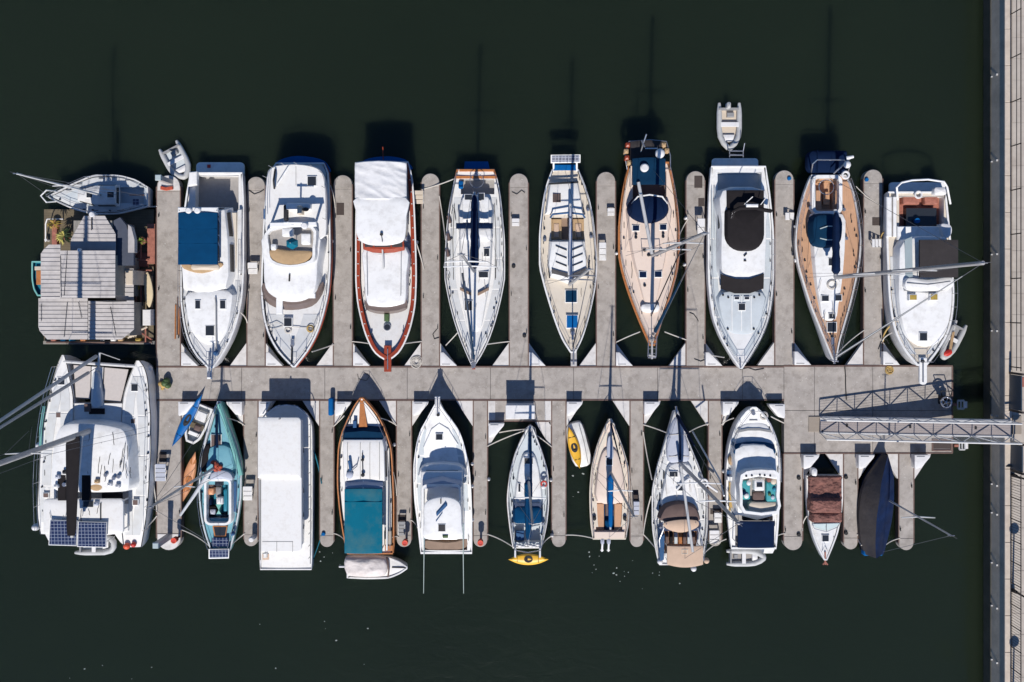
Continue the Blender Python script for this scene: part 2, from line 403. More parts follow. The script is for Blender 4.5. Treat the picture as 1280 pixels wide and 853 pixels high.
class Part:
    def __init__(s, t, name, m, label, parent, smooth):
        s.t = t; s.name = name; s.m = m; s.label = label; s.parent = parent; s.smooth = smooth
        s.v = []; s.f = []; s.obj = None; s.kind = None
    def sub(s, name, m, label=None):
        return s.t.part(name, m, label, s)
    def W(s, *a): return s.t.W(*a)
    def add(s, vs, fs):
        o = len(s.v); s.v += [tuple(map(float, v)) for v in vs]; s.f += [tuple(i + o for i in f) for f in fs]
        return s
    # --- rings of equal count stacked to a closed solid
    def stack(s, rings, cap0=True, cap1=True):
        n = len(rings[0]); vs = [p for r in rings for p in r]; fs = []
        for k in range(len(rings) - 1):
            for i in range(n):
                j = (i + 1) % n
                fs.append((k * n + i, k * n + j, (k + 1) * n + j, (k + 1) * n + i))
        if cap0: fs.append(tuple(range(n)))
        if cap1: fs.append(tuple((len(rings) - 1) * n + i for i in range(n)))
        return s.add(vs, fs)
    def xy(s, pts, z): return [s.W(x, y, z)[:2] for x, y in pts]
    def prism(s, pts, z0, z1, ch=0.0, taper=0.0):
        P = s.xy(pts, z1); r = []
        B = inset(P, -taper) if taper else P
        r.append([(x, y, z0) for x, y in B])
        if ch > 0:
            r.append([(x, y, z1 - ch) for x, y in P])
            r.append([(x, y, z1) for x, y in inset(P, ch)])
        else:
            r.append([(x, y, z1) for x, y in P])
        return s.stack(r)
    def box(s, x0, y0, x1, y1, z0, z1, ch=0.0, taper=0.0):
        return s.prism([(x0, y0), (x1, y0), (x1, y1), (x0, y1)], z0, z1, ch, taper)
    def frust(s, pb, z0, pt, z1):
        return s.stack([[s.W(x, y, z0) for x, y in pb], [s.W(x, y, z1) for x, y in pt]])
    def dome(s, pts, z0, z1, cam=0.12, taper=0.0, rad=0.08, rings=4, wr=0.0, seed=1, power=2.0):
        """solid with vertical/tapered skirt and a softly crowned top"""
        P = s.xy(pts, z1); rnd = random.Random(seed)
        cx = sum(p[0] for p in P) / len(P); cy = sum(p[1] for p in P) / len(P)
        ph = [(rnd.uniform(1.5, 5), rnd.uniform(1.5, 5), rnd.uniform(0, 6)) for _ in range(5)]
        def wz(x, y):
            return crease(x, y, wr, seed) if wr else 0
        R = [[(x, y, z0) for x, y in (inset(P, -taper) if taper else P)]]
        R.append([(x, y, z1 - rad) for x, y in P])
        q = inset(P, rad * 0.3); R.append([(x, y, z1 - rad * 0.3) for x, y in q])
        q = inset(P, rad); R.append([(x, y, z1 + wz(x, y)) for x, y in q])
        for k in range(1, rings + 1):
            f = 1 - k / (rings + 0.35)
            R.append([(cx + (x - cx) * f, cy + (y - cy) * f, z1 + cam * (1 - f ** power) + wz(cx + (x - cx) * f, cy + (y - cy) * f)) for x, y in q])
        return s.stack(R)
    def ring(s, pts, w, z0, z1, taper=0.0):
        P = s.xy(pts, z1); Q = inset(P, w); B = inset(P, -taper) if taper else P
        n = len(P)
        vs = [(x, y, z0) for x, y in B] + [(x, y, z1) for x, y in P] + [(x, y, z1) for x, y in Q] + [(x, y, z0) for x, y in Q]
        fs = []
        for k in range(4):
            for i in range(n):
                j = (i + 1) % n; a = k * n; b = ((k + 1) % 4) * n
                fs.append((a + i, a + j, b + j, b + i))
        return s.add(vs, fs)
    def plate(s, p3, th=0.03):
        top = [s.W(*p) for p in p3]; bot = [(x, y, z - th) for x, y, z in top]
        return s.stack([bot, top])
    def tubew(s, P, r, n=6, r1=None, cap=True):
        P = [Vector(p) for p in P]; R = []
        N = len(P)
        for i, p in enumerate(P):
            d = (P[min(i + 1, N - 1)] - P[max(i - 1, 0)])
            d = d.normalized() if d.length > 1e-9 else Vector((0, 0, 1))
            u = d.cross(Vector((0, 0, 1)))
            if u.length < 1e-3: u = d.cross(Vector((1, 0, 0)))
            u.normalize(); v = d.cross(u)
            rr = r if r1 is None else r + (r1 - r) * i / max(1, N - 1)
            if callable(r): rr = r(i / max(1, N - 1))
            R.append([tuple(p + u * rr * math.cos(2*math.pi*k/n) + v * rr * math.sin(2*math.pi*k/n)) for k in range(n)])
        return s.stack(R, cap, cap)
    def tube(s, pts, r, n=6, r1=None):
        return s.tubew([s.W(*p) for p in pts], r, n, r1)
    def cyl(s, x, y, r, z0, z1, n=14, ch=0.0, rt=None):
        X, Y, _ = s.W(x, y, z1); rt = r if rt is None else rt
        def c(rr, z): return [(X + rr * math.cos(2*math.pi*k/n), Y + rr * math.sin(2*math.pi*k/n), z) for k in range(n)]
        R = [c(r, z0)]
        if ch: R += [c(rt, z1 - ch), c(rt - ch, z1)]
        else: R.append(c(rt, z1))
        return s.stack(R)
    def ell(s, x, y, z, rx, ry, rz, n=12, m=7, cut=None):
        X, Y, _ = s.W(x, y, z); R = []
        a0 = -math.pi / 2 if cut is None else cut
        c, sn = math.cos(-s.t.a), math.sin(-s.t.a)
        for k in range(m + 1):
            a = a0 + (math.pi / 2 - a0) * k / m
            a = min(max(a, -1.5), 1.5)
            ring = []
            for i in range(n):
                t = 2 * math.pi * i / n
                dx = rx * math.cos(a) * math.cos(t); dy = ry * math.cos(a) * math.sin(t)
                ring.append((X + dx * c - dy * sn, Y + dx * sn + dy * c, z + rz * math.sin(a)))
            R.append(ring)
        return s.stack(R)
    def torus(s, x, y, z, R, r, n=18, m=6):
        X, Y, _ = s.W(x, y, z)
        vs = []; fs = []
        for i in range(n):
            t = 2*math.pi*i/n
            for k in range(m):
                p = 2*math.pi*k/m
                q = R + r * math.cos(p)
                vs.append((X + q*math.cos(t), Y + q*math.sin(t), z + r*math.sin(p)))
        for i in range(n):
            for k in range(m):
                fs.append((i*m+k, ((i+1)%n)*m+k, ((i+1)%n)*m+(k+1)%m, i*m+(k+1)%m))
        return s.add(vs, fs)
    def canvas(s, x0, y0, x1, y1, z, cam=0.12, th=0.04, wr=0.0, seed=1, nx=12, ny=12, drop=0.1, curve=(0, 0), camy=0.0, wf=1.0, wax=0.6):
        """stretched cloth over bows: rectangle with camber and wrinkles; curve = extra px at the middle of the top/bottom edge"""
        rnd = random.Random(seed)
        ph = [(rnd.uniform(-3, 3) * wf, rnd.uniform(2, 6) * wf, rnd.uniform(0, 6)) for _ in range(5)]
        top = []
        for j in range(ny + 1):
            row = []
            for i in range(nx + 1):
                u = 2 * i / nx - 1; v = 2 * j / ny - 1
                yy0 = y0 - curve[0] * (1 - u * u); yy1 = y1 + curve[1] * (1 - u * u)
                x = x0 + (x1 - x0) * i / nx; y = yy0 + (yy1 - yy0) * j / ny
                X, Y, _ = s.W(x, y, z)
                zz = z + cam * (1 - u * u) + camy * (1 - v * v)
                if wr: zz += crease(X, Y, wr, seed, wf, wax)
                if i in (0, nx) or j in (0, ny): zz -= drop * 0.25
                row.append((X, Y, zz))
            top.append(row)
        n1 = nx + 1
        vs = [p for r in top for p in r]; fs = []
        for j in range(ny):
            for i in range(nx):
                fs.append((j*n1+i, j*n1+i+1, (j+1)*n1+i+1, (j+1)*n1+i))
        b = [j for j in range(n1)] + [k*n1+nx for k in range(1, ny+1)] + [ny*n1+i for i in range(nx-1, -1, -1)] + [k*n1 for k in range(ny-1, 0, -1)]
        o = len(vs); vs += [(vs[i][0], vs[i][1], vs[i][2] - drop - th) for i in b]
        nb = len(b)
        for k in range(nb):
            fs.append((b[k], b[(k+1) % nb], o + (k+1) % nb, o + k))
        # underside
        o2 = len(vs); vs += [(p[0], p[1], p[2] - th) for r in top for p in r]
        for j in range(ny):
            for i in range(nx):
                fs.append((o2+j*n1+i, o2+(j+1)*n1+i, o2+(j+1)*n1+i+1, o2+j*n1+i+1))
        return s.add(vs, fs)
    def build(s):
        if not s.v: return
        bm = bmesh.new()
        L = s.t.loc
        for v in s.v: bm.verts.new((v[0] - L.x, v[1] - L.y, v[2] - L.z))
        bm.verts.ensure_lookup_table()
        for f in s.f:
            try: bm.faces.new([bm.verts[i] for i in f])
            except ValueError: pass
        bmesh.ops.recalc_face_normals(bm, faces=bm.faces)
        me = bpy.data.meshes.new(s.name)
        bm.to_mesh(me); bm.free()
        me.materials.append(M[s.m] if isinstance(s.m, str) else s.m)
        if s.smooth:
            me.shade_smooth()
            me.set_sharp_from_angle(angle=math.radians(38))
        ob = bpy.data.objects.new(s.name, me)
        COL.objects.link(ob)
        ob.parent = s.parent.obj if s.parent else s.t.root
        if s.label: ob['label'] = s.label
        if s.kind: ob['kind'] = s.kind
        s.obj = ob

def single(name, label, cat, m, fn, group=None, kind=None, base=(0, 0), o=(0, 0), rot=0, zb=0.0):
    """a thing that is one mesh"""
    t = Thing('tmp_root', None, None, None, o, rot, base=base, zb=zb)
    p = t.part(name, m); fn(p); p.build()
    ob = p.obj; ob.parent = None; ob.location = t.loc
    bpy.data.objects.remove(t.root)
    if label: ob['label'] = label
    if cat: ob['category'] = cat
    if group: ob['group'] = group
    if kind: ob['kind'] = kind
    return ob

# ---------------------------------------------------------------- boats: shared fittings
class Boat(Thing):
    def setkeys(s, keys, n=30, extra=()):
        s.keys = keys
        s.y0 = keys[0][0]; s.y1 = keys[-1][0]; s.dir = 1 if s.y1 > s.y0 else -1
        s.S = [abs(k[0] - s.y0) for k in keys]
        Ltot = s.S[-1]
        ts = list(np.sin(np.linspace(0, 1, n) * math.pi / 2) * Ltot * 0.55 + np.linspace(0, 1, n) * Ltot * 0.45)
        ts += [min(max(abs(e - s.y0), 0), Ltot) for e in extra]
        s.ts = sorted(set(round(t, 3) for t in ts))
    def at(s, y):
        t = min(max((y - s.y0) * s.dir, 0), s.S[-1])
        return tuple(float(pchip(s.S, [k[i] for k in s.keys], [t])[0]) for i in (1, 2, 3))
    def stations(s):
        A = np.array(s.ts)
        xl = pchip(s.S, [k[1] for k in s.keys], A); xr = pchip(s.S, [k[2] for k in s.keys], A); z = pchip(s.S, [k[3] for k in s.keys], A)
        return [(s.y0 + s.dir * t, a, b, c) for t, a, b, c in zip(s.ts, xl, xr, z)]
    def hull(s, keys, m='white', wl=0.88, fy=0.95, extra=(), boot=None):
        s.setkeys(keys, extra=extra)
        p = s.part('hull', m)
        st = s.stations()
        lv = [(1, 1, 1), (0.99, 0.995, 0.72), ((1 + wl) / 2, 0.975, 0.35), (wl, fy, 0.0), (wl * 0.7, fy * 0.95, -0.35)]
        ym = (st[0][0] * 0.75 + st[-1][0] * 0.25)
        _, Ym, _ = s.W((st[0][1] + st[0][2]) / 2, ym, 0)
        CY = s.W((st[0][1] + st[0][2]) / 2, ym, st[0][3])
        rows = []
        for (y, a, b, z) in st:
            A = np.array(s.W(a, y, z)); B = np.array(s.W(b, y, z)); Cc = (A + B) / 2
            row = []
            for side in (A, B):
                for fx, f2, zf in lv:
                    q = Cc + (side - Cc) * fx
                    # pull the lower levels towards the middle of the boat lengthways
                    q2 = np.array(CY) + (q - np.array(CY)) * f2
                    d = (q2 - q); ax = np.array(s.W(0, 100, 0)) - np.array(s.W(0, 0, 0)); ax = ax / np.linalg.norm(ax)
                    q = q + ax * float(np.dot(d, ax))
                    q[2] = z * zf if zf >= 0 else zf
                    row.append(tuple(q))
            rows.append(row)
        n = len(lv); vs = [q for r in rows for q in r]; fs = []
        W2 = 2 * n
        for i in range(len(rows) - 1):
            for off in (0, n):
                for k in range(n - 1):
                    fs.append((i*W2+off+k, i*W2+off+k+1, (i+1)*W2+off+k+1, (i+1)*W2+off+k))
            fs.append((i*W2+n-1, i*W2+2*n-1, (i+1)*W2+2*n-1, (i+1)*W2+n-1))
        for i in (0, len(rows) - 1):
            fs.append(tuple(i*W2+k for k in range(n)) + tuple(i*W2+n+k for k in range(n-1, -1, -1)))
        p.add(vs, fs)
        s.hp = p
        return p
    def deck(s, m='paint', ins=0.12, dz=-0.05, camber=0.06, holes=(), name='deck', y0=None, y1=None):
        p = s.part(name, m)
        hy = [h[0] for h in holes] + [h[1] for h in holes]
        old = s.ts
        s.ts = sorted(set(list(old) + [abs(y - s.y0) for y in hy] + [abs(y - s.y0) for y in (y0, y1) if y is not None]))
        st = s.stations(); s.ts = old
        if y0 is not None: st = [q for q in st if min(y0, y1) - .01 <= q[0] <= max(y0, y1) + .01]
        def strip(r0, r1, nc=6):
            vs = []; fs = []
            for (y, a, b, z, lo, hi) in (r0, r1):
                for c in range(nc + 1):
                    x = lo + (hi - lo) * c / nc
                    u = 0 if b - a < 1e-3 else (2 * (x - a) / (b - a) - 1)
                    w = s.W(x, y, z)
                    vs.append((w[0], w[1], z + dz + camber * max(0, 1 - u * u)))
            for c in range(nc):
                fs.append((c, c + 1, nc + 1 + c + 1, nc + 1 + c))
            p.add(vs, fs)
        ip = ins * FOC / (CAM_H - 1.5)
        def ends(q):
            y, a, b, z = q
            w = min(ip, max(0.0, (b - a) / 2 - 0.2))
            return a + w, b - w
        for i in range(len(st) - 1):
            q0, q1 = st[i], st[i + 1]; mid = (q0[0] + q1[0]) / 2
            l0, h0 = ends(q0); l1, h1 = ends(q1)
            hs = [h for h in holes if min(h[0], h[1]) < mid < max(h[0], h[1])]
            if hs:
                h = hs[0]
                strip(q0 + (l0, h[2]), q1 + (l1, h[2]), 2); strip(q0 + (h[3], h0), q1 + (h[3], h1), 2)
            else:
                strip(q0 + (l0, h0), q1 + (l1, h1))
        return p
    def well(s, y0, y1, x0, x1, depth=0.5, m='floor', wallm='white', name='cockpit'):
        zt = s.at((y0 + y1) / 2)[2] - 0.01
        w = s.part(name, wallm)
        P = s.t_xy([(x0, y0), (x1, y0), (x1, y1), (x0, y1)], zt)
        w.stack([[(x, y, zt) for x, y in P], [(x, y, zt - depth) for x, y in P]], False, False)
        f = w.sub('floor', m)
        Q = inset(P, -0.01)
        f.stack([[(x, y, zt - depth - 0.05) for x, y in Q], [(x, y, zt - depth + 0.005) for x, y in Q]])
        return w
    def t_xy(s, pts, z): return [s.W(x, y, z)[:2] for x, y in pts]
    def rail(s, name='gunwale', m='white', w=0.1, h=0.06, y0=None, y1=None, dz=0.0, off=0.02, stern=True):
        """solid strip along both sheer lines, round the bow"""
        st = s.stations()
        if y0 is not None:
            st = [q for q in st if min(y0, y1) - .01 <= q[0] <= max(y0, y1) + .01]
        left = [s.W(a, y, z) for y, a, b, z in st]; right = [s.W(b, y, z) for y, a, b, z in st]
        path = left + right[::-1]
        p = s.part(name, m)
        s.sweep(p, path, w, h, dz, off, closed=stern)
        return p
    def sweep(s, p, path, w, h, dz, off, closed):
        P = [np.array(q) for q in path]
        # drop near-duplicates
        Q = [P[0]]
        for q in P[1:]:
            if np.linalg.norm(q[:2] - Q[-1][:2]) > 0.02: Q.append(q)
        P = Q; N = len(P)
        A = sum(P[i][0] * P[(i+1) % N][1] - P[(i+1) % N][0] * P[i][1] for i in range(N)); sg = 1 if A > 0 else -1
        rings = []
        for i in range(N):
            a = P[i - 1] if (i > 0 or closed) else P[i]; c = P[(i + 1) % N] if (i < N - 1 or closed) else P[i]
            d = (c - a)[:2]; d = d / (np.linalg.norm(d) or 1)
            nn = np.array([-d[1], d[0]]) * sg
            o = P[i][:2] - nn * off; q = P[i][:2] + nn * (w - off); z = P[i][2] + dz
            rings.append([(o[0], o[1], z - h), (o[0], o[1], z + h*0.8), (o[0] + nn[0]*h*.25, o[1] + nn[1]*h*.25, z + h), (q[0], q[1], z + h), (q[0], q[1], z - h)])
        vs = [v for r in rings for v in r]; fs = []
        k5 = 5
        for i in range(N if closed else N - 1):
            j = (i + 1) % N
            for k in range(k5):
                fs.append((i*k5+k, i*k5+(k+1) % k5, j*k5+(k+1) % k5, j*k5+k))
        if not closed:
            fs.append(tuple(range(k5))); fs.append(tuple((N-1)*k5+k for k in range(k5)))
        p.add(vs, fs)
    def guard(s, y0, y1, h=0.65, ins=0.1, step=28, m='steel', wires=2, r=0.013, bow=True, name='guard_rail'):
        """stanchions and wires along both sides"""
        ip = ins * FOC / (CAM_H - 1.5)
        n = max(2, int(abs(y1 - y0) / step) + 1)
        ys = [y0 + (y1 - y0) * i / (n - 1) for i in range(n)]
        L = []; R = []
        for y in ys:
            a, b, z = s.at(y)
            w = min(ip, (b - a) / 2)
            L.append(s.W(a + w, y, z)); R.append(s.W(b - w, y, z))
        for path in ((L + R[::-1],) if bow else (L, R)):
            p = s.part(name, m)
            for q in path: p.tubew([q, (q[0], q[1], q[2] + h)], r * 1.15, 5)
            for k in range(wires):
                f = h * (k + 1) / wires
                p.tubew([(q[0], q[1], q[2] + f) for q in path], r * (1.0 if k == wires - 1 else 0.7), 5)
        return p
    def hatch(s, x0, y0, x1, y1, z, m='dark', name='hatch', h=0.06, frame='white'):
        p = s.part(name, frame)
        p.box(x0 - 0.9, y0 - 0.9, x1 + 0.9, y1 + 0.9, z - 0.06, z + h, 0.02)
        q = p.sub('pane', m)
        q.box(x0, y0, x1, y1, z, z + h + 0.015, 0.006)
        return p
    def mast(s, x, y, z0, H, rake=0.0, r=0.11, spread=(), m='mastgrey', stays=True, rigy=(None, None), spm='alu', chain=1.6, sx=0.0):
        """vertical spar; spread = [(height, half length m)]; rake in m along +y photograph at the top"""
        b = Vector(s.W(x, y, z0))
        top = Vector((b.x + sx, b.y - rake, z0 + H))
        p = s.part('mast', m)
        p.tubew([b + (top - b) * (i / 8) for i in range(9)], r, 10, r * 0.7)
        mh = p.sub('masthead_gear', 'steel')
        mh.tubew([top + Vector((-0.18, 0, 0.02)), top + Vector((0.18, 0, 0.02))], 0.025, 5)
        mh.tubew([top, top + Vector((0, 0, 0.55))], 0.012, 5)
        tips = []
        for (h, hl) in spread:
            c = b + (top - b) * (h / H)
            for sg in (-1, 1):
                q = s.part('spreader', spm)
                e = c + Vector((sg * hl, -0.05, 0.03))
                q.tubew([c, e], 0.045, 6, 0.03)
                tips.append((h, sg, e))
        if stays:
            g = s.part('rigging', 'rig')
            for sg in (-1, 1):
                base = b + Vector((sg * chain, 0, 0.0))
                path = [base] + [e for h, s2, e in sorted(tips, key=lambda q: q[0]) if s2 == sg] + [top]
                g.tubew(path, 0.011, 5)
                if tips:
                    h1 = min(t[0] for t in tips)
                    g.tubew([b + Vector((sg * chain * 0.95, 0.25, 0)), b + (top - b) * (h1 / H)], 0.009, 5)
            for yy in rigy:
                if yy is not None:
                    a, bb, z = s.at(yy)
                    g.tubew([s.W((a + bb) / 2, yy, z + 0.05), top], 0.012, 5)
        s.mtop = top; s.mbase = b
        return p
    def furl(s, y, r=0.09, m='navy', f0=0.06, f1=0.85, name='furled_sail', x=None):
        """headsail rolled on its stay from the deck at y to the masthead"""
        a, b, z = s.at(y)
        A = Vector(s.W((a + b) / 2 if x is None else x, y, z + 0.1)); B = s.mtop
        p = s.part(name, m)
        p.tubew([A + (B - A) * (f0 + (f1 - f0) * i / 10) for i in range(11)], r, 7, r * 0.45)
        w = s.part('forestay', 'rig'); w.tubew([A, B], 0.013, 5)
        return p
    def boom(s, x, y, z, y1, m='alu', cover='navy', w=0.17, r=0.07, dz=0.0, x1=None, c0=0.02, c1=0.95, seed=3, name='sail_cover'):
        A = Vector(s.W(x, y, z)); B = Vector(s.W(x, y1, z)); B.x = A.x if x1 is None else s.W(x1, y1, z)[0]; B.z = z + dz
        p = s.part('boom', m)
        p.tubew([A, B], r, 8)
        if cover:
            q = s.part(name, cover); rnd = random.Random(seed)
            n = 16; R = []
            u = (B - A); L = u.length; u.normalize(); sd = Vector((u.y, -u.x, 0)).normalized()
            for i in range(n + 1):
                f = c0 + (c1 - c0) * i / n
                c = A + (B - A) * f + Vector((0, 0, 0.12))
                k = (0.45 if i in (0, n) else 1.0) * (1.15 - 0.4 * i / n) * rnd.uniform(0.88, 1.1)
                R.append([tuple(c + sd * (w * k * math.cos(2*math.pi*j/9)) + Vector((0, 0, 1)) * (w * 1.15 * k * math.sin(2*math.pi*j/9))) for j in range(9)])
            q.stack(R)
        return p
    def winch(s, x, y, z, r=0.11, h=0.2, m='steel'):
        p = s.part('winch', m); p.cyl(x, y, r, z, z + h * 0.5, 10); p.cyl(x, y, r * 0.75, z + h * 0.5, z + h, 10, 0.02)
    def panels(s, y0, y1, ins=0.28, w=0.42, seg=46, gap=2.2, m='nonskid', dz=0.0, inner=None):
        """non-skid panels let into both side decks, one mesh each"""
        n = max(1, round(abs(y1 - y0) / seg)); d = 1 if y1 > y0 else -1
        L = abs(y1 - y0) / n
        for i in range(n):
            ya = y0 + d * (i * L + gap / 2); yb = y0 + d * ((i + 1) * L - gap / 2)
            for side in (0, 1):
                k = 6; vs = []
                for j in range(k + 1):
                    y = ya + (yb - ya) * j / k
                    a, c, z = s.at(y)
                    q = FOC / (CAM_H - z); half = (c - a) / 2
                    e0 = min(ins * q, half - 0.6); e1 = min((ins + w) * q, half - 0.2)
                    if inner is not None:
                        e1 = max(e0 + 0.3, min(e1, (inner[0] - a) if side == 0 else (c - inner[1])))
                    for e in (e0, e1):
                        x = a + e if side == 0 else c - e
                        u = 2 * (x - a) / (c - a) - 1 if c - a > 1e-3 else 0
                        X = s.W(x, y, z); vs.append((X[0], X[1], z + dz - 0.05 + 0.06 * max(0, 1 - u * u) + 0.022))
                p = s.part('non_skid_panel', m)
                nv = len(vs)
                vs += [(x, y, z - 0.03) for x, y, z in vs]
                fs = []
                for j in range(k):
                    fs.append((2*j, 2*j+1, 2*j+3, 2*j+2)); fs.append((nv+2*j, nv+2*j+2, nv+2*j+3, nv+2*j+1))
                    fs.append((2*j, 2*j+2, nv+2*j+2, nv+2*j)); fs.append((2*j+1, nv+2*j+1, nv+2*j+3, 2*j+3))
                fs.append((0, nv, nv+1, 1)); fs.append((2*k, 2*k+1, nv+2*k+1, nv+2*k))
                p.add(vs, fs)
    def fittings(s, y0, y1, n, seed=1, ins=(2.2, 5.0), m='dark', zoff=0.0):
        """cleats, fairleads, blocks and coiled tails along the side decks"""
        rnd = random.Random(seed)
        p = s.part('deck_fittings', m); p.kind = 'stuff'
        for i in range(n):
            y = y0 + (y1 - y0) * (i + rnd.uniform(0.1, 0.9)) / n
            a, b, z = s.at(y); x = (a + rnd.uniform(*ins)) if rnd.random() < 0.5 else (b - rnd.uniform(*ins))
            k = rnd.random(); z += zoff - 0.03
            if k < 0.4: p.box(x - 0.5, y - 1.6, x + 0.5, y + 1.6, z, z + 0.09)
            elif k < 0.7: p.cyl(x, y, 0.055, z, z + 0.12, 8)
            else: p.tube([(x, y - 3.5, z + 0.06), (x + rnd.uniform(-.8, .8), y, z + 0.07), (x, y + 3.5, z + 0.06)], 0.018, 5)
    def lines(s, n, y0, y1, x0, x1, z, seed=1, m='rope'):
        rnd = random.Random(seed)
        p = s.part('deck_lines', m); p.kind = 'stuff'
        for i in range(n):
            x = rnd.uniform(x0, x1); y = rnd.uniform(y0, y1); L = rnd.uniform(6, 22); w = rnd.uniform(-3, 3)
            p.tube([(x + w * t + rnd.uniform(-.5, .5), y + L * t, z + 0.03) for t in (0, .25, .5, .75, 1)], 0.016, 5)
    def coil(s, x, y, z, R=0.2, m='rope'):
        p = s.part('rope_coil', m)
        for k in range(3): p.torus(x, y, z + 0.02 + 0.025 * k, R * (1 - 0.13 * k), 0.022, 16, 5)
    def house(s, name, pts, z0, z1, m='white', cam=0.1, taper=0.1, rad=0.1, win='glass', wl=0.35, wh=0.78, winmin=1.0, rings=4):
        p = s.part(name, m)
        p.dome(pts, z0, z1, cam, taper, rad, rings)
        if win:
            P = p.xy(pts, z1); B = inset(P, -taper); N = len(P)
            for i in range(N):
                j = (i + 1) % N
                L = math.hypot(P[j][0] - P[i][0], P[j][1] - P[i][1])
                if L < winmin: continue
                nw = max(1, int(L / 1.6))
                a = np.array(B[i] + (z0,)); b = np.array(B[j] + (z0,)); c = np.array(P[j] + (z1,)); d = np.array(P[i] + (z1,))
                nrm = np.cross(b - a, d - a); nrm = nrm / np.linalg.norm(nrm)
                cen = np.array([sum(q[0] for q in P) / N, sum(q[1] for q in P) / N, (z0 + z1) / 2])
                if np.dot(nrm, a - cen) < 0: nrm = -nrm
                for k in range(nw):
                    f0 = (k + 0.12) / nw; f1 = (k + 0.88) / nw
                    q = []
                    for (f, g) in ((f0, wl), (f1, wl), (f1, wh), (f0, wh)):
                        lo = a + (b - a) * f; hi = d + (c - d) * f
                        q.append(lo + (hi - lo) * g)
                    w = p.sub('window', win)
                    w.stack([[tuple(v - nrm * 0.02) for v in q], [tuple(v + nrm * 0.012) for v in q]])
        return p
    def posts(s, pts, z0, z1, r=0.02, m='steel', name='canopy_post'):
        for (x, y) in pts:
            p = s.part(name, m)
            X, Y, _ = s.W(x, y, z1)
            p.tubew([(X, Y, z0), (X, Y, z1)], r, 6)
        return p

# ================================================================ setting
def grid_plane(p):
    p.add([(-400, -400, 0), (400, -400, 0), (400, 400, 0), (-400, 400, 0)], [(0, 1, 2, 3)])
single('water', None, None, 'water', grid_plane, kind='structure')

QX = 29.62       # face of the sea wall
QZ = 2.0         # quay level
DZ = 0.5         # dock level
G = Thing('tmp')  # only used to turn pixels into points
PX = G.W
bpy.data.objects.remove(G.root)

def py2y(py, z): return (NY - py) * (CAM_H - z) / FOC

# ---- the quay: ground, paving slabs (pieces), sea wall, coping, railing
quay = Thing('quay_ground', kind='structure')
def add_world_box(p, x0, y0, z0, x1, y1, z1, ch=0.0):
    b = [(x0, y0), (x1, y0), (x1, y1), (x0, y1)]
    r = [[(x, y, z0) for x, y in b]]
    if ch:
        r += [[(x, y, z1 - ch) for x, y in b], [(x, y, z1) for x, y in inset(b, ch)]]
    else: r.append([(x, y, z1) for x, y in b])
    p.stack(r)
q = quay.part('ground_bed', 'paver', smooth=False)
add_world_box(q, QX + 0.32, -60, -1.5, 120, 60, QZ - 0.03)
quay.done()
def slab_mesh(name, sx, sy, sz, m, ch=0.012):
    t = Thing('tmp'); p = t.part(name, m, smooth=False)
    add_world_box(p, -sx/2, -sy/2, -sz, sx/2, sy/2, 0, ch); p.build()
    me = p.obj.data; bpy.data.objects.remove(p.obj); bpy.data.objects.remove(t.root)
    return me
me_pav = slab_mesh('paving_slab', 1.27, 1.27, 0.05, 'paver')
rnd = random.Random(5)
for iy in range(-19, 16):
    for ix in range(4):
        o = bpy.data.objects.new('paving_slab', me_pav); COL.objects.link(o); o.parent = quay.root
        o.location = (QX + 1.03 + 1.28 * ix, iy * 1.28, QZ + rnd.uniform(-0.004, 0.004))

wall = Thing('sea_wall', 'dark stone sea wall with pale coping along the quay edge', 'wall', base=None)
w = wall.part('wall_face', 'wall', smooth=False)
w.stack([[(QX - 0.11, -60, 0.75), (QX + 0.3, -60, 0.75), (QX + 0.3, 60, 0.75), (QX - 0.11, 60, 0.75)], [(QX, -60, QZ - 0.1), (QX + 0.3, -60, QZ - 0.1), (QX + 0.3, 60, QZ - 0.1), (QX, 60, QZ - 0.1)]])
w = wall.part('wall_foot', 'wallwet', 'dark algae-stained foot of the wall', smooth=False)
add_world_box(w, QX - 0.16, -60, -1.5, QX + 0.3, 60, 0.749, 0.03)
me_cop = slab_mesh('coping_stone', 0.42, 2.18, 0.12, 'coping', 0.02)
for i in range(-11, 10):
    o = bpy.data.objects.new('coping_stone', me_cop); COL.objects.link(o); o.parent = wall.root
    o.location = (QX + 0.16, i * 2.2, QZ + 0.02)
for py in (-10, 94, 201, 318, 414, 520, 607, 643, 706, 760, 828):
    b = wall.part('wall_bracket', 'alu')
    y = py2y(py, 1.2)
    add_world_box(b, QX - 0.16, y - 0.05, 1.25, QX - 0.02, y + 0.05, 1.33)
    add_world_box(b, QX - 0.19, y - 0.04, 0.80, QX - 0.06, y + 0.04, 0.86)
wall.done()

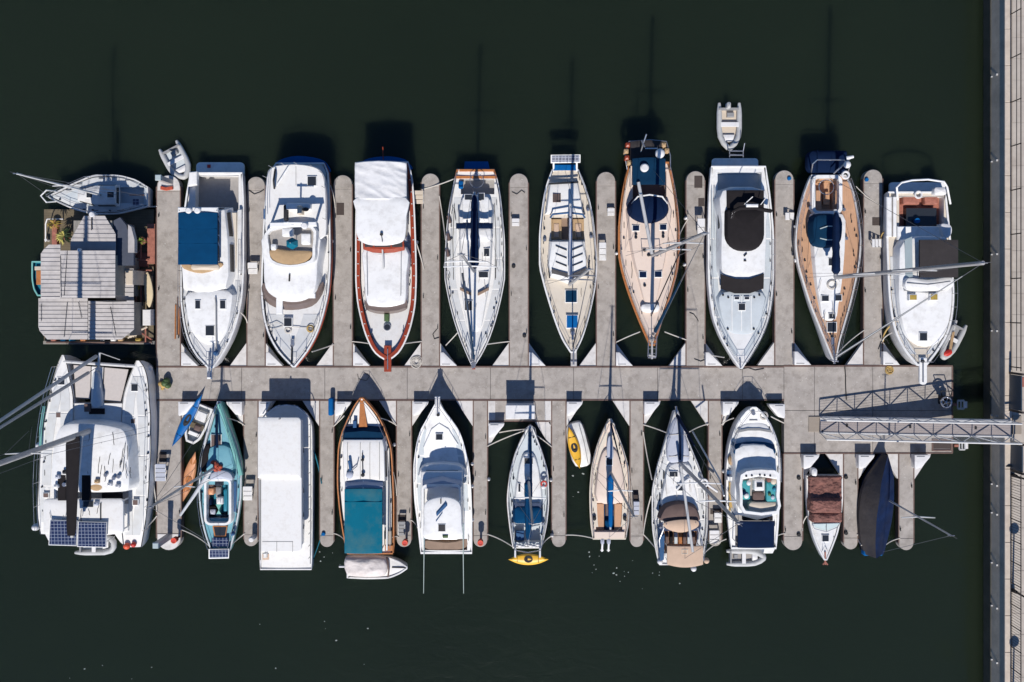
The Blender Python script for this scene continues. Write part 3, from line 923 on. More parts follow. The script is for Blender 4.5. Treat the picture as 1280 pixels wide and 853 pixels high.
def railing(y0, y1, step, label, balusters):
    x = QX + 0.28
    t = Thing('quay_railing', label, 'railing', base=None)
    t.root.location = (0, 0, 0); t.loc = Vector((0, 0, 0))
    ys = []; y = y0
    while y >= y1 - 0.01: ys.append(y); y -= step
    tp = Thing('tmp'); pp = tp.part('post', 'iron'); pp.tubew([(0, 0, 0), (0, 0, 1.02)], 0.035, 6); pp.build(); me = pp.obj.data
    bpy.data.objects.remove(pp.obj); bpy.data.objects.remove(tp.root)
    for yy in ys:
        o = bpy.data.objects.new('post', me); COL.objects.link(o); o.parent = t.root; o.location = (x, yy, QZ + 0.015)
    for (h, r) in ((0.08, 0.025), (0.6, 0.022), (1.0, 0.032)) if not balusters else ((0.08, 0.025), (1.0, 0.032)):
        p = t.part('rail', 'iron'); p.tubew([(x, y0 + 0.2, QZ + h), (x, ys[-1] - 0.2, QZ + h)], r, 6)
    if balusters:
        tp = Thing('tmp'); pp = tp.part('baluster', 'iron'); pp.tubew([(0, 0, 0.08), (0, 0, 0.99)], 0.014, 4); pp.build(); me = pp.obj.data
        bpy.data.objects.remove(pp.obj); bpy.data.objects.remove(tp.root)
        yy = y0
        while yy > ys[-1]:
            yy -= 0.16
            o = bpy.data.objects.new('baluster', me); COL.objects.link(o); o.parent = t.root; o.location = (x, yy, QZ)
    t.done()
railing(py2y(-40, 2.4), py2y(462, 2.4), 2.64, 'dark iron railing with open rails on the quay above the gangway', False)
railing(py2y(596, 2.4), py2y(870, 2.4), 1.28, 'dark iron railing with close balusters on the quay below the gangway', True)

def lamp_post(px, py, label):
    X, Y, _ = PX(px, py, QZ)
    t = Thing('street_lamp', label, 'lamp', 'lamp posts along the quay'); t.loc = Vector((X, Y, QZ)); t.root.location = t.loc
    p = t.part('pole', 'iron'); p.tubew([(X, Y, QZ - 0.01), (X, Y, QZ + 3.7)], 0.06, 8, 0.045)
    p = t.part('base', 'iron'); p.tubew([(X, Y, QZ - 0.01), (X, Y, QZ + 0.35)], 0.13, 10, 0.1)
    p = t.part('lamp_head', 'iron')
    n = 20
    def c(r, z): return [(X + r * math.cos(2*math.pi*k/n), Y + r * math.sin(2*math.pi*k/n), z) for k in range(n)]
    p.stack([c(0.1, QZ + 3.55), c(0.3, QZ + 3.66), c(0.3, QZ + 3.74), c(0.2, QZ + 3.86), c(0.05, QZ + 3.92)])
    t.done()
lamp_post(1266, 738, 'lamp post with flat round head on the quay below the gangway')
lamp_post(1266, 594, 'lamp post with flat round head beside the gangway landing')
lamp_post(1266, 879, 'lamp post with flat round head at the lower end of the quay')

def quay_tree(px, py, h, R, seed, label):
    X, Y, _ = PX(px, py, QZ)
    rnd = random.Random(seed)
    t = Thing('palm_tree', label, 'tree', 'trees along the quay'); t.loc = Vector((X, Y, QZ)); t.root.location = t.loc
    p = t.part('trunk', 'waler'); p.tubew([(X + 0.1 * math.sin(i), Y, QZ - 0.02 + h * i / 6) for i in range(7)], 0.16, 8, 0.1)
    c = t.part('crown', 'leafd')
    for k in range(26):
        a = rnd.uniform(0, 6.28); L = R * rnd.uniform(0.7, 1.1); up = rnd.uniform(-0.1, 0.9)
        d = Vector((math.cos(a), math.sin(a), 0)); sd = Vector((-d.y, d.x, 0))
        P0 = Vector((X, Y, QZ + h))
        for m_ in range(9):
            f = (m_ + 1) / 9
            q = P0 + d * (L * f) + Vector((0, 0, up * math.sin(f * 2.4) - 0.5 * f * f))
            for sg in (-1, 1):
                l = 0.42 * (1.1 - 0.7 * f)
                e = q + sd * (sg * l) + d * 0.18 + Vector((0, 0, -0.12))
                c.add([q - d * 0.03, q + d * 0.05, e], [(0, 1, 2)])
    t.done()
quay_tree(1338, 452, 3.4, 1.7, 1, 'palm tree on the quay above the gangway, nearest the gate')
quay_tree(1334, 352, 3.0, 1.5, 2, 'palm tree on the quay in the upper half')
quay_tree(1340, 846, 3.2, 1.6, 3, 'palm tree on the quay at the lower end')

def gatebits():
    t = Thing('gate_panel', 'dark blue-grey gate wing on the quay above the gangway', 'gate', base=(1262, 490), zb=QZ)
    p = t.part('panel', 'panelg'); x = QX + 0.2
    add_world_box(p, x, py2y(512, 2.5), QZ + 0.02, x + 0.07, py2y(469, 2.5), QZ + 1.15, 0.01)
    p = t.part('post', 'iron')
    for py in (467, 514): add_world_box(p, x - 0.03, py2y(py, 2.5) - 0.06, QZ - 0.01, x + 0.11, py2y(py, 2.5) + 0.06, QZ + 1.25)
    t.done()
    t = Thing('gate_panel', 'dark blue-grey gate wing on the quay below the gangway', 'gate', base=(1266, 574), zb=QZ)
    p = t.part('panel', 'panelg'); x = QX + 0.28
    add_world_box(p, x, py2y(588, 2.5), QZ + 0.02, x + 0.07, py2y(556, 2.5), QZ + 1.1, 0.01)
    p = t.part('post', 'iron')
    for py in (554, 590): add_world_box(p, x - 0.03, py2y(py, 2.5) - 0.06, QZ - 0.01, x + 0.11, py2y(py, 2.5) + 0.06, QZ + 1.2)
    t.done()
gatebits()
single('brown_mat', 'reddish brown strip laid across the quay paving by the gate', 'mat', 'rust',
       lambda p: p.box(1270, 472, 1330, 484, QZ - 0.005, QZ + 0.02), base=(1275, 478), zb=QZ)
single('landing_plate', 'brown steel landing plate at the quay end of the gangway', 'plate', 'plate',
       lambda p: p.box(1266, 520, 1277, 543, QZ - 0.01, QZ + 0.07, 0.01), base=(1270, 530), zb=QZ)

# ---- floating docks
walk = Thing('walkway', kind='structure')
rnd = random.Random(11)
def slab(t, x0, y0, x1, y1, name='slab', m='concrete', dz=0.0):
    p = t.part(name, m, smooth=False)
    g = 0.18
    p.box(x0 + g, y0, x1 - g, y1, -0.25, DZ + dz, 0.015)
xs = [195, 302, 406, 509, 613, 717, 822, 928, 980]
for i in range(len(xs) - 1):
    slab(walk, xs[i], 459.5, xs[i + 1], 499.5, dz=rnd.uniform(-0.004, 0.004))
xs = [980, 1018, 1091, 1190]
for i in range(len(xs) - 1):
    slab(walk, xs[i], 458.5, xs[i + 1], 513, dz=rnd.uniform(-0.004, 0.004))
    slab(walk, xs[i], 513.4, xs[i + 1], 566, dz=rnd.uniform(-0.004, 0.004))
w = walk.part('edge_beam', 'waler', smooth=False)
w.box(195, 458, 980, 459.6, 0.1, DZ + 0.03)
w.box(195, 499.4, 980, 501, 0.1, DZ + 0.03)
w = walk.part('edge_beam', 'waler', smooth=False)
w.box(980, 456.9, 1191, 458.6, 0.1, DZ + 0.03); w.box(1189.8, 458.6, 1191.4, 566, 0.1, DZ + 0.032); w.box(980, 566, 1191, 567.4, 0.1, DZ + 0.03)
walk.done()

UF = [(196, 225, 219), (309, 331, 221), (417, 440, 219), (527, 549, 217), (637, 660, 217), (746, 769, 215), (858, 881, 214), (969, 992, 213), (1080, 1103, 212)]
LF = [(196, 226, 688), (305, 322, 683), (400, 417, 684), (496, 514, 684), (592, 609, 684), (690, 707, 684), (788, 804, 684), (886, 902, 683), (980, 1003, 688), (1055, 1072, 687), (1124, 1142, 688)]
UL = ['wide concrete finger pier between the houseboat and the blue-canopied yacht',
      'concrete finger pier between the blue-canopied yacht and the flybridge yacht with teal umbrella',
      'concrete finger pier between the flybridge yacht and the white-canvas trawler',
      'concrete finger pier between the white-canvas trawler and the white sloop with orange stern trim',
      'concrete finger pier between the white sloop and the cream sailboat with stern solar panel',
      'concrete finger pier between the cream sailboat and the orange-railed sailboat with oval dodger',
      'concrete finger pier between the orange-railed sailboat and the yacht with black cover',
      'concrete finger pier between the yacht with black cover and the teak-decked sailboat',
      'concrete finger pier between the teak-decked sailboat and the yacht with long anchor platform']
LLab = ['wide concrete finger pier between the catamaran and the aqua sailboat',
      'concrete finger pier between the aqua sailboat and the flat-roofed white houseboat',
      'concrete finger pier between the flat-roofed houseboat and the teal-covered wooden boat',
      'concrete finger pier between the teal-covered boat and the white sport fishing yacht',
      'concrete finger pier between the sport fishing yacht and the sloop with the crosswise kayak',
      'concrete finger pier between the crosswise-kayak sloop and the dinghy with yellow kayak',
      'concrete finger pier between the beige sailboat and the sailboat with tan biminis',
      'concrete finger pier between the tan-bimini sailboat and the motor yacht with navy aft cover',
      'wide concrete finger pier between the navy-cover motor yacht and the red-brown-tarped motorboat',
      'concrete finger pier between the red-brown-tarped motorboat and the navy-shrouded sailboat',
      'rightmost concrete finger pier beside open water, below the gangway']

def finger(x0, x1, yt, up, label, ybase, bl, br, i):
    t = Thing('finger_pier', label, 'pier', 'finger piers of the marina', base=((x0 + x1) / 2, ybase))
    r = (x1 - x0) / 2
    d = -1 if up else 1
    yc = yt - d * r                 # centre of the round end
    p = t.part('deck_slab', 'concrete', smooth=False)
    p.box(x0, min(ybase, yc - d * 6), x1, max(ybase, yc - d * 6), -0.2, DZ - 0.004, 0.015)
    c = t.part('end_cap', 'concrete', smooth=False)
    ring = [(x0 + r - r * math.cos(math.pi * k / 12), yc + d * r * math.sin(math.pi * k / 12)) for k in range(13)]
    c.prism([(x0, yc - d * 5.8)] + ring + [(x1, yc - d * 5.8)], -0.2, DZ, 0.02)
    for (a, b) in ((x0 - 1.1, x0 + 0.2), (x1 - 0.2, x1 + 1.1)):
        e = t.part('rub_strip', 'waler', smooth=False)
        e.box(a, min(ybase, yc), b, max(ybase, yc), 0.12, DZ + 0.012)
    h = 29 if up else 32
    for side, on in ((-1, bl), (1, br)):
        if not on: continue
        xe = x0 - 1 if side < 0 else x1 + 1
        b = t.part('corner_brace', 'brace', smooth=False)
        b.prism([(xe, ybase), (xe + side * 21, ybase), (xe, ybase + d * h)], 0.2, DZ - 0.03, 0.01)
    rn = random.Random(i * 7 + up)
    for k in range(4):
        xx = x0 + 2 if k % 2 else x1 - 2
        yy = ybase + d * (35 + 50 * k + rn.uniform(0, 14))
        if (yy - yt) * d > -14: continue
        k_ = t.part('cleat', 'rubber')
        k_.box(xx - 0.5, yy - 2.2, xx + 0.5, yy + 2.2, DZ + 0.06, DZ + 0.1); k_.box(xx - 0.4, yy - 0.8, xx + 0.4, yy + 0.8, DZ - 0.02, DZ + 0.07)
    t.done()
for i, (a, b, y) in enumerate(UF):
    finger(a, b, y, True, UL[i], 457.8 if i < 7 else 456.8, i > 0, True, i)
for i, (a, b, y) in enumerate(LF):
    yb = 501.2 if i < 8 else 567.6
    finger(a, b, y, False, LLab[i], yb, i not in (0, 8), i != 5 or True, i + 20)

# white triangular dock boxes at the slip corners
def tri_box(x, y, side, up, label, h=0.62, w=20, l=17):
    """x = finger edge, y = walkway edge; side +1 box lies to the right of the finger"""
    d = -1 if up else 1
    t = Thing('dock_box', label, 'dock box', 'white corner dock boxes', base=(x + side * 6, y + d * 6), zb=DZ - 0.03)
    p = t.part('chest', 'plast')
    if up:
        pts = [(x, y - 1), (x + side * w, y - 1), (x + side * 4, y - l), (x, y - l)]
    else:
        pts = [(x + side * 1, y + 2), (x + side * w, y + 2), (x + side * (w - 1), y + 5), (x + side * 9, y + l), (x + side * 2, y + l + 2), (x + side * 1, y + l)]
    p.prism(pts, DZ - 0.03, DZ + h - 0.08, 0.02)
    q = t.part('lid', 'plast')
    cx = sum(a for a, _ in pts) / len(pts); cy = sum(b for _, b in pts) / len(pts)
    q.dome([(cx + (a - cx) * 1.05, cy + (b - cy) * 1.05) for a, b in pts], DZ + h - 0.08, DZ + h, 0.04, 0, 0.03, 3)
    r = q.sub('hinge', 'grey'); r.tube([(pts[0][0] + side * 2, pts[0][1] + d * 1.5, DZ + h + 0.02), (pts[0][0] + side * 12, pts[0][1] + d * 1.5, DZ + h + 0.02)], 0.02, 5)
    t.done()
SL = ['blue-canopied yacht', 'flybridge yacht with teal umbrella', 'white-canvas trawler', 'white sloop with orange stern trim', 'cream sailboat',
      'orange-railed sailboat', 'yacht with black cover', 'teak-decked sailboat', 'yacht with long anchor platform']
for i in range(9):
    tri_box(UF[i][1] + 1.5, 458 if i < 7 else 457, 1, True, 'white triangular dock box at the left of the %s bow' % SL[i], 0.5)
SLL = {0: 'blue kayak', 2: 'teal-covered wooden boat', 3: 'sport fishing yacht', 5: 'white dinghy carrying the yellow kayak',
       6: 'tan-bimini sailboat', 7: 'navy-cover motor yacht', 8: 'red-brown-tarped motorboat', 9: 'navy-shrouded sailboat', 10: 'open water'}
for i, nm in SLL.items():
    tri_box(LF[i][1] + (1 if i else -4), 501 if i < 8 else 567.5, 1, False, 'white corner dock box on the pier left of the %s' % nm if i != 10 else 'white corner dock box on the rightmost pier below the gangway')
tri_box(610, 528, 1, False, 'white corner dock box below the large white box, left of the crosswise-kayak sloop')
tri_box(303, 501, -1, False, 'white corner dock box right of the aqua sailboat bow')
tri_box(322.5, 501, 1, False, 'white corner dock box left of the flat-roofed houseboat', w=15)
tri_box(982, 504, -1, False, 'white corner dock box right of the navy-cover motor yacht bow')

# stub landing with the big white chest by the crosswise-kayak sloop
t = Thing('landing_stage', 'short concrete landing between two finger piers under the large white chest', 'pier', base=(650, 514))
p = t.part('deck_slab', 'concrete', smooth=False); p.box(610.5, 501.2, 688.5, 526, -0.2, DZ - 0.006, 0.015)
for a, b in ((610.5, 619), (681, 688.5)):
    p = t.part('side_plate', 'brace', smooth=False); p.box(a, 501.6, b, 525.6, DZ - 0.02, DZ + 0.012)
p = t.part('edge_beam', 'waler', smooth=False); p.box(610.5, 526, 688.5, 527.4, 0.1, DZ + 0.01)
for sgn, xa in ((1, 610.5), (-1, 688.5)):
    b = t.part('corner_brace', 'brace', smooth=False)
    b.prism([(xa, 527.5), (xa + sgn * 20, 527.5), (xa, 559)], 0.2, DZ - 0.03, 0.01)
t.done()
t = Thing('dock_box', 'large white rectangular dock chest on the landing above the crosswise-kayak sloop', 'dock box', base=(650, 517), zb=DZ)
p = t.part('chest', 'plast'); p.box(633, 507, 667.5, 523.5, DZ - 0.01, DZ + 1.3, 0.02)
p = t.part('lid', 'plast'); p.box(632, 506.5, 668.5, 524, DZ + 1.3, DZ + 1.4, 0.03)
t.done()

# ---- gangway
def gangway():
    t = Thing('gangway', 'sloping aluminium truss gangway from the dock up to the quay', 'gangway', base=(1025, 532), zb=DZ)
    x0, _, _ = PX(1024, 530, DZ); x1 = QX + 0.25
    ya = py2y(524, 1.0); yb = py2y(541, 1.0)
    def Z(x): return DZ + 0.12 + (QZ + 0.1 - DZ - 0.12) * (x - x0) / (x1 - x0)
    n = 6
    for i in range(n):
        p = t.part('deck_plank', 'gangdeck', smooth=False)
        a = x0; b = x1; y_0 = ya + (yb - ya) * i / n - 0.006; y_1 = ya + (yb - ya) * (i + 1) / n + 0.006
        p.stack([[(a, y_0, Z(a) - 0.05), (b, y_0, Z(b) - 0.05), (b, y_1, Z(b) - 0.05), (a, y_1, Z(a) - 0.05)],
                 [(a, y_0, Z(a)), (b, y_0, Z(b)), (b, y_1, Z(b)), (a, y_1, Z(a))]])
    p = t.part('drain_slot', 'rubber')
    for f in (0.145, 0.48, 0.82):
        x = x0 + (x1 - x0) * f; add_world_box(p, x - 0.06, (ya + yb) / 2 - 0.09, Z(x) - 0.02, x + 0.06, (ya + yb) / 2 + 0.09, Z(x) + 0.03)
    for side, y in ((1, ya), (-1, yb)):
        yo = y + side * 0.06
        tr = t.part('truss', 'alu')
        def pt(x, h): return (x, yo - (0.24 * h if side < 0 else 0.04 * h), Z(x) + h)
        hh = 1.05
        tr.tubew([pt(x0, -0.03), pt(x1, -0.03)], 0.07, 8)
        q = tr.sub('top_chord', 'alu'); q.tubew([pt(x0, hh), pt(x1, hh)], 0.055, 8)
        m_ = 10
        for i in range(m_ + 1):
            x = x0 + (x1 - x0) * i / m_
            q = tr.sub('upright', 'alu'); q.tubew([pt(x, 0), pt(x, hh)], 0.028, 6)
            if i < m_:
                xn = x0 + (x1 - x0) * (i + 1) / m_
                q = tr.sub('diagonal', 'alu')
                q.tubew([pt(x, 0), pt(xn, hh)] if i % 2 == 0 else [pt(x, hh), pt(xn, 0)], 0.035, 6)
        for k in range(1, 6):
            q = tr.sub('infill_rail', 'alu'); q.tubew([pt(x0, hh * k / 6), pt(x1, hh * k / 6)], 0.007, 4)
        q = tr.sub('kick_plate', 'alu')
        yk = yo + side * 0.02 - (0.14 if side > 0 else 0)
        kw = 0.12 if side > 0 else 0.05
        q.stack([[(x0, yk - kw, Z(x0) - 0.1), (x1, yk - kw, Z(x1) - 0.1), (x1, yk + kw, Z(x1) - 0.1), (x0, yk + kw, Z(x0) - 0.1)],
                 [(x0, yk - kw, Z(x0) + 0.06), (x1, yk - kw, Z(x1) + 0.06), (x1, yk + kw, Z(x1) + 0.06), (x0, yk + kw, Z(x0) + 0.06)]])
    p = t.part('hinge_plate', 'plate'); p.box(1011, 521, 1026, 540, DZ + 0.005, DZ + 0.07, 0.01)
    p = t.part('roller', 'rubber')
    for y in (ya, yb): p.tubew([(x0 + 0.15, y - 0.1, DZ + 0.08), (x0 + 0.15, y + 0.1, DZ + 0.08)], 0.08, 10)
    t.done()
gangway()

# pile guide with spoked wheel-like ring, cradles
def cradle(x0, y0, x1, y1, label):
    t = Thing('pile_bracket', label, 'bracket', 'steel brackets at the dock end', base=((x0 + x1) / 2, (y0 + y1) / 2))
    p = t.part('frame', 'alu')
    z = 0.42
    for yy in (y0, y1): p.tube([(x0, yy, z), (x1, yy, z)], 0.06, 6)
    for xx in (x0, (x0 + x1) / 2, x1): p.tube([(xx, y0, z), (xx, y1, z)], 0.05, 6)
    q = t.part('roller', 'plast'); q.tube([(x1 + 1.5, y0 + 1, z), (x1 + 1.5, y1 - 1, z)], 0.12, 8)
    r = t.part('arm', 'rust'); r.box(x0 - 6, (y0 + y1) / 2 - 1.5, x0, (y0 + y1) / 2 + 1.5, 0.25, 0.44)
    t.done()
def hose_reel():
    t = Thing('hose_reel', 'round hose reel with white rim at the dock corner above the gangway', 'hose reel', base=(1183, 500), zb=DZ)
    p = t.part('stand', 'rubber'); p.box(1178, 496, 1188, 506, DZ - 0.01, DZ + 0.5, 0.02)
    p = t.part('rim', 'steel'); p.torus(1183, 503, DZ + 1.0, 0.31, 0.05, 22, 6)
    p = t.part('hose', 'rubber')
    for k in range(3): p.torus(1183, 503, DZ + 0.9 - 0.1 * k, 0.26, 0.05, 18, 6)
    p = t.part('spoke', 'steel')
    for k in range(5):
        a = 2 * math.pi * k / 5
        X, Y, Z = PX(1183, 503, DZ + 1.0); p.tubew([(X, Y, Z), (X + 0.3 * math.cos(a), Y + 0.3 * math.sin(a), Z)], 0.02, 5)
    p = t.part('spindle', 'steel'); p.cyl(1183, 503, 0.06, DZ + 0.4, DZ + 1.05, 8)
    p = t.part('bracket', 'rubber'); p.tube([(1178, 497, DZ), (1176, 489, DZ + 0.9)], 0.03, 5); p.tube([(1188, 497, DZ), (1190, 489, DZ + 0.9)], 0.03, 5)
    p.tube([(1176, 489, DZ + 0.9), (1190, 489, DZ + 0.9)], 0.03, 5)
    t.done()
hose_reel()
cradle(1197, 501, 1205, 511, 'small steel bracket with roller on the water beside the hose reel')
cradle(1199, 553, 1206, 562, 'small steel bracket with roller on the water below the gangway')
t = Thing('dock_well', 'dark open pit with brown rim in the dock corner below the gangway', 'pit', base=(1176, 556), zb=DZ)
p = t.part('rim', 'waler'); p.ring([(1165, 549), (1190, 549), (1190, 564), (1165, 564)], 0.08, DZ - 0.02, DZ + 0.05)
p = t.part('cover', 'brownmat'); p.box(1166.5, 550.5, 1188.5, 561, DZ + 0.002, DZ + 0.02)
t.done()
single('service_hose', 'black service hoses looping from under the gangway to the quay', 'hose', 'rubber',
       lambda p: [p.tube([(1244 + k * 3, 552, 1.0), (1245 + k * 3, 566, 0.8), (1249 + k * 2, 576, 1.1), (1257 + k, 583, 2.0), (1262 + k, 583, 2.1)], 0.05, 6) for k in range(3)], base=(1250, 565))
def pillar():
    t = Thing('pillar_light', 'tall grey square pillar with glass cap on the white pier end by the catamaran', 'pillar', base=(213, 668), zb=DZ)
    X, Y, _ = PX(212.5, 670, DZ)
    p = t.part('post', 'mastgrey'); add_world_box(p, X - 0.15, Y - 0.15, DZ - 0.01, X + 0.15, Y + 0.15, 2.35)
    p = t.part('cap', 'plastic_clear'); add_world_box(p, X - 0.17, Y - 0.17, 2.35, X + 0.17, Y + 0.17, 2.55, 0.03)
    t.done()
pillar()
def pillar2():
    t = Thing('pillar_light', 'low grey square pillar on the white upper pier end by the small dinghy', 'pillar', base=(213, 230), zb=DZ)
    X, Y, _ = PX(214, 228, DZ)
    p = t.part('post', 'mastgrey'); add_world_box(p, X - 0.14, Y - 0.14, DZ - 0.01, X + 0.14, Y + 0.14, 2.2)
    p = t.part('cap', 'plastic_clear'); add_world_box(p, X - 0.17, Y - 0.17, 2.2, X + 0.17, Y + 0.17, 2.38, 0.03)
    t.done()
    t = Thing('end_panel', 'white painted plate over the upper pier end by the small dinghy', 'plate', base=(211, 226), zb=DZ)
    q = t.part('plate', 'brace', smooth=False)
    q.prism([(197, 238), (225, 238)] + [(211 + 13.6 * math.cos(a), 233 - 13.2 * math.sin(a)) for a in [math.pi * k / 10 for k in range(11)]], DZ + 0.003, DZ + 0.025)
    t.done()
    single('folded_hose', 'orange-brown folded hose on the upper pier end by the small dinghy', 'hose', 'clothr',
           lambda p: [p.tube([(201, 234 + k, DZ + .1), (208, 235.5 + k, DZ + .12), (216, 234 + k, DZ + .1)], 0.07, 6) for k in (0, 1.8)], base=(208, 235), zb=DZ)
pillar2()
def life_cab(px, py, label):
    t = Thing('life_ring_post', label, 'life ring', 'red life ring posts at the pier ends', base=(px, py), zb=DZ)
    p = t.part('post', 'rubber'); p.cyl(px, py, 0.07, DZ - 0.01, DZ + 0.85, 10)
    p = t.part('holder', 'red'); p.cyl(px, py, 0.17, DZ + 0.55, DZ + 0.9, 14, 0.03)
    q = p.sub('ring', 'orange'); q.torus(px, py, DZ + 0.9, 0.15, 0.035, 16, 6)
    t.done()
life_cab(217, 676, 'red life ring post beside the tall pillar')
life_cab(506, 679, 'red life ring post on the pier end left of the sport fishing yacht')
life_cab(600.5, 679, 'red life ring post on the pier end right of the sport fishing yacht')
single('utility_pedestal', 'small white utility pedestal on the pier end left of the flat-roofed houseboat', 'pedestal', 'plast',
       lambda p: p.cyl(313.5, 675, 0.16, DZ - 0.01, DZ + 0.75, 12, 0.05), base=(313.5, 675), zb=DZ)
p = None
t = Thing('end_panel', 'white painted plates over the pier end below the pillar', 'plate', base=(211, 680), zb=DZ)
q = t.part('plate', 'brace', smooth=False)
q.prism([(197, 668), (225, 668)] + [(211 + 14 * math.cos(a), 674 + 13.5 * math.sin(a)) for a in [math.pi * k / 10 for k in range(11)]], DZ + 0.003, DZ + 0.025)
t.done()

# boarding steps, mats and small gear on the docks
def steps(x0, y0, x1, y1, label, n=3, h=0.6, m='plast', axis='y', low='end'):
    t = Thing('boarding_steps', label, 'steps', 'boarding steps on the piers', base=((x0 + x1) / 2, (y0 + y1) / 2), zb=DZ)
    for i in range(n):
        k = n - i if low == 'end' else i + 1
        z = DZ + h * k / n
        p = t.part('tread', m)
        if axis == 'y':
            a = y0 + (y1 - y0) * i / n; b = y0 + (y1 - y0) * (i + 1) / n
            p.box(x0, a + 0.25, x1, b - 0.25, z - 0.06, z, 0.015)
        else:
            a = x0 + (x1 - x0) * i / n; b = x0 + (x1 - x0) * (i + 1) / n
            p.box(a + 0.25, y0, b - 0.25, y1, z - 0.06, z, 0.015)
    za = DZ + h; zb_ = DZ + h / n
    if axis == 'y':
        if low != 'end': za, zb_ = zb_, za
        for x in (x0, x1):
            f = t.part('side_frame', 'mastgrey')
            f.tube([(x, y0 + 1, DZ), (x, y0 + 1, za - 0.03), (x, y1 - 1, zb_ - 0.03), (x, y1 - 1, DZ)], 0.025, 5)
    else:
        if low != 'end': za, zb_ = zb_, za
        for y in (y0, y1):
            f = t.part('side_frame', 'mastgrey')
            f.tube([(x0 + 1, y, DZ), (x0 + 1, y, za - 0.03), (x1 - 1, y, zb_ - 0.03), (x1 - 1, y, DZ)], 0.025, 5)
    t.done()
steps(310, 328, 321.5, 343, 'white boarding steps on the pier left of the flybridge yacht with teal umbrella', 2, 0.5, low='end')
steps(640, 273, 649, 283, 'small white step box on the pier right of the white sloop', 2, 0.32)
steps(759.5, 260, 768, 270, 'small white step box on the pier left of the orange-railed sailboat stern', 2, 0.35)
steps(749, 303, 757.5, 326, 'three white steps on the pier right of the cream sailboat', 3, 0.6, low='end')
steps(981.5, 266, 993, 275, 'white two-tread step on the pier left of the teak-decked sailboat', 2, 0.4, axis='x', low='end')
steps(1090, 299, 1106, 309, 'white four-tread steps on the pier left of the anchor-platform yacht', 4, 0.55, axis='x', low='end')
steps(872, 273, 881, 295, 'tall white boarding steps on the pier right of the orange-railed sailboat', 2, 0.85)
steps(194, 580, 207, 602, 'pale boarding steps on the pier right of the catamaran', 4, 0.75, 'tarpgrey')
steps(304, 608, 315, 626, 'white boarding steps on the pier right of the aqua sailboat', 3, 0.6)
steps(498, 652, 506, 670, 'grey boarding steps on the pier right of the teal-covered boat', 4, 0.6, 'grey')
steps(792, 627, 799, 644, 'pale blue boarding steps on the pier right of the beige sailboat', 3, 0.6, 'tarpgrey')
steps(887, 663, 899, 680, 'white boarding steps on the pier end right of the tan-bimini sailboat', 3, 0.5)
steps(893, 641, 902, 654, 'small white step box on the pier right of the tan-bimini sailboat', 2, 0.4)
steps(517, 238, 529, 255, 'wooden boarding steps on the pier right of the white-canvas trawler', 3, 0.5, 'beige')
def mat_thing(x0, y0, x1, y1, label, m='brownmat'):
    single('rubber_mat', label, 'mat', m, lambda p: p.box(x0, y0, x1, y1, DZ - 0.004, DZ + 0.02, 0.006), group='dark mats on the piers', base=((x0+x1)/2, (y0+y1)/2), zb=DZ)
mat_thing(420.5, 254, 430, 269, 'dark brown mat on the pier left of the white-canvas trawler')
mat_thing(868, 220, 878, 235, 'dark mat on the round pier end left of the black-cover yacht')
mat_thing(873, 248, 880.5, 258, 'dark lattice mat on the pier left of the black-cover yacht')
mat_thing(1090.5, 272, 1100.5, 282, 'dark mat on the pier left of the anchor-platform yacht')
mat_thing(199.5, 565, 208, 577, 'brown mat on the pier right of the catamaran')
mat_thing(497, 644, 508, 652, 'dark mat on the pier right of the teal-covered boat')
mat_thing(791.5, 613, 798, 626, 'dark mat on the pier right of the beige sailboat')
mat_thing(888, 636, 902, 643, 'dark mat on the pier right of the tan-bimini sailboat')
def ball(px, py, label, m='rubber', r=0.12, z=None):
    single('pier_bumper', label, 'bumper', m, lambda p: p.cyl(px, py, r, DZ - 0.01, DZ + 0.12, 12, 0.03), group='round bumpers on the pier edges', base=(px, py), zb=DZ)
for (a, b, c, m_) in ((642, 333, 'black round bumper on the pier right of the white sloop, upper', 'rubber'), (655.5, 420, 'black round bumper on the pier right of the white sloop, lower', 'rubber'),
    (987, 223, 'blue round bumper on the pier end left of the teak-decked sailboat', 'blue2'), (1084, 224.5, 'blue round bumper on the pier end right of the teak-decked sailboat', 'blue2'),
    (999, 598, 'black round bumper on the pier left of the red-brown-tarped boat, upper', 'rubber'), (999, 669, 'black round bumper on the pier left of the red-brown-tarped boat, lower', 'rubber'),
    (1058, 597, 'black round bumper on the pier right of the red-brown-tarped boat, upper', 'rubber'), (1058, 667, 'black round bumper on the pier right of the red-brown-tarped boat, lower', 'rubber'),
    (404, 668, 'blue round bumper on the pier end left of the teal-covered boat', 'blue2')):
    ball(a, b, c, m_)
single('kayak_cover', 'blue cushion roll leaning on the dock box left of the teal-covered boat', 'cushion', 'blue2',
       lambda p: p.dome(rrect(410, 498, 416, 520, 2), DZ + 0.2, DZ + 0.65, 0.04), base=(413, 509), zb=DZ)
single('diver_bag', 'heap of yellow and white dive gear on the walkway corner by the catamaran', 'gear', 'ropey',
       lambda p: [p.ell(201 + dx, 480 + dy, DZ + 0.12, r, r * 1.1, r * 0.9, 9, 6) for dx, dy, r in ((0, 0, .16), (3, 2, .18), (6, -2, .2), (2, 6, .1), (8, 3, .15))], base=(203, 480), zb=DZ)
single('gear_sack', 'dark green sack in the gear heap on the walkway corner by the catamaran', 'sack', 'leafd',
       lambda p: [p.ell(207 + dx, 479 + dy, DZ + 0.25, r, r, r * 1.2, 9, 6) for dx, dy, r in ((0, 0, .25), (3, 3, .2), (1, -3, .2))], base=(207, 479), zb=DZ)
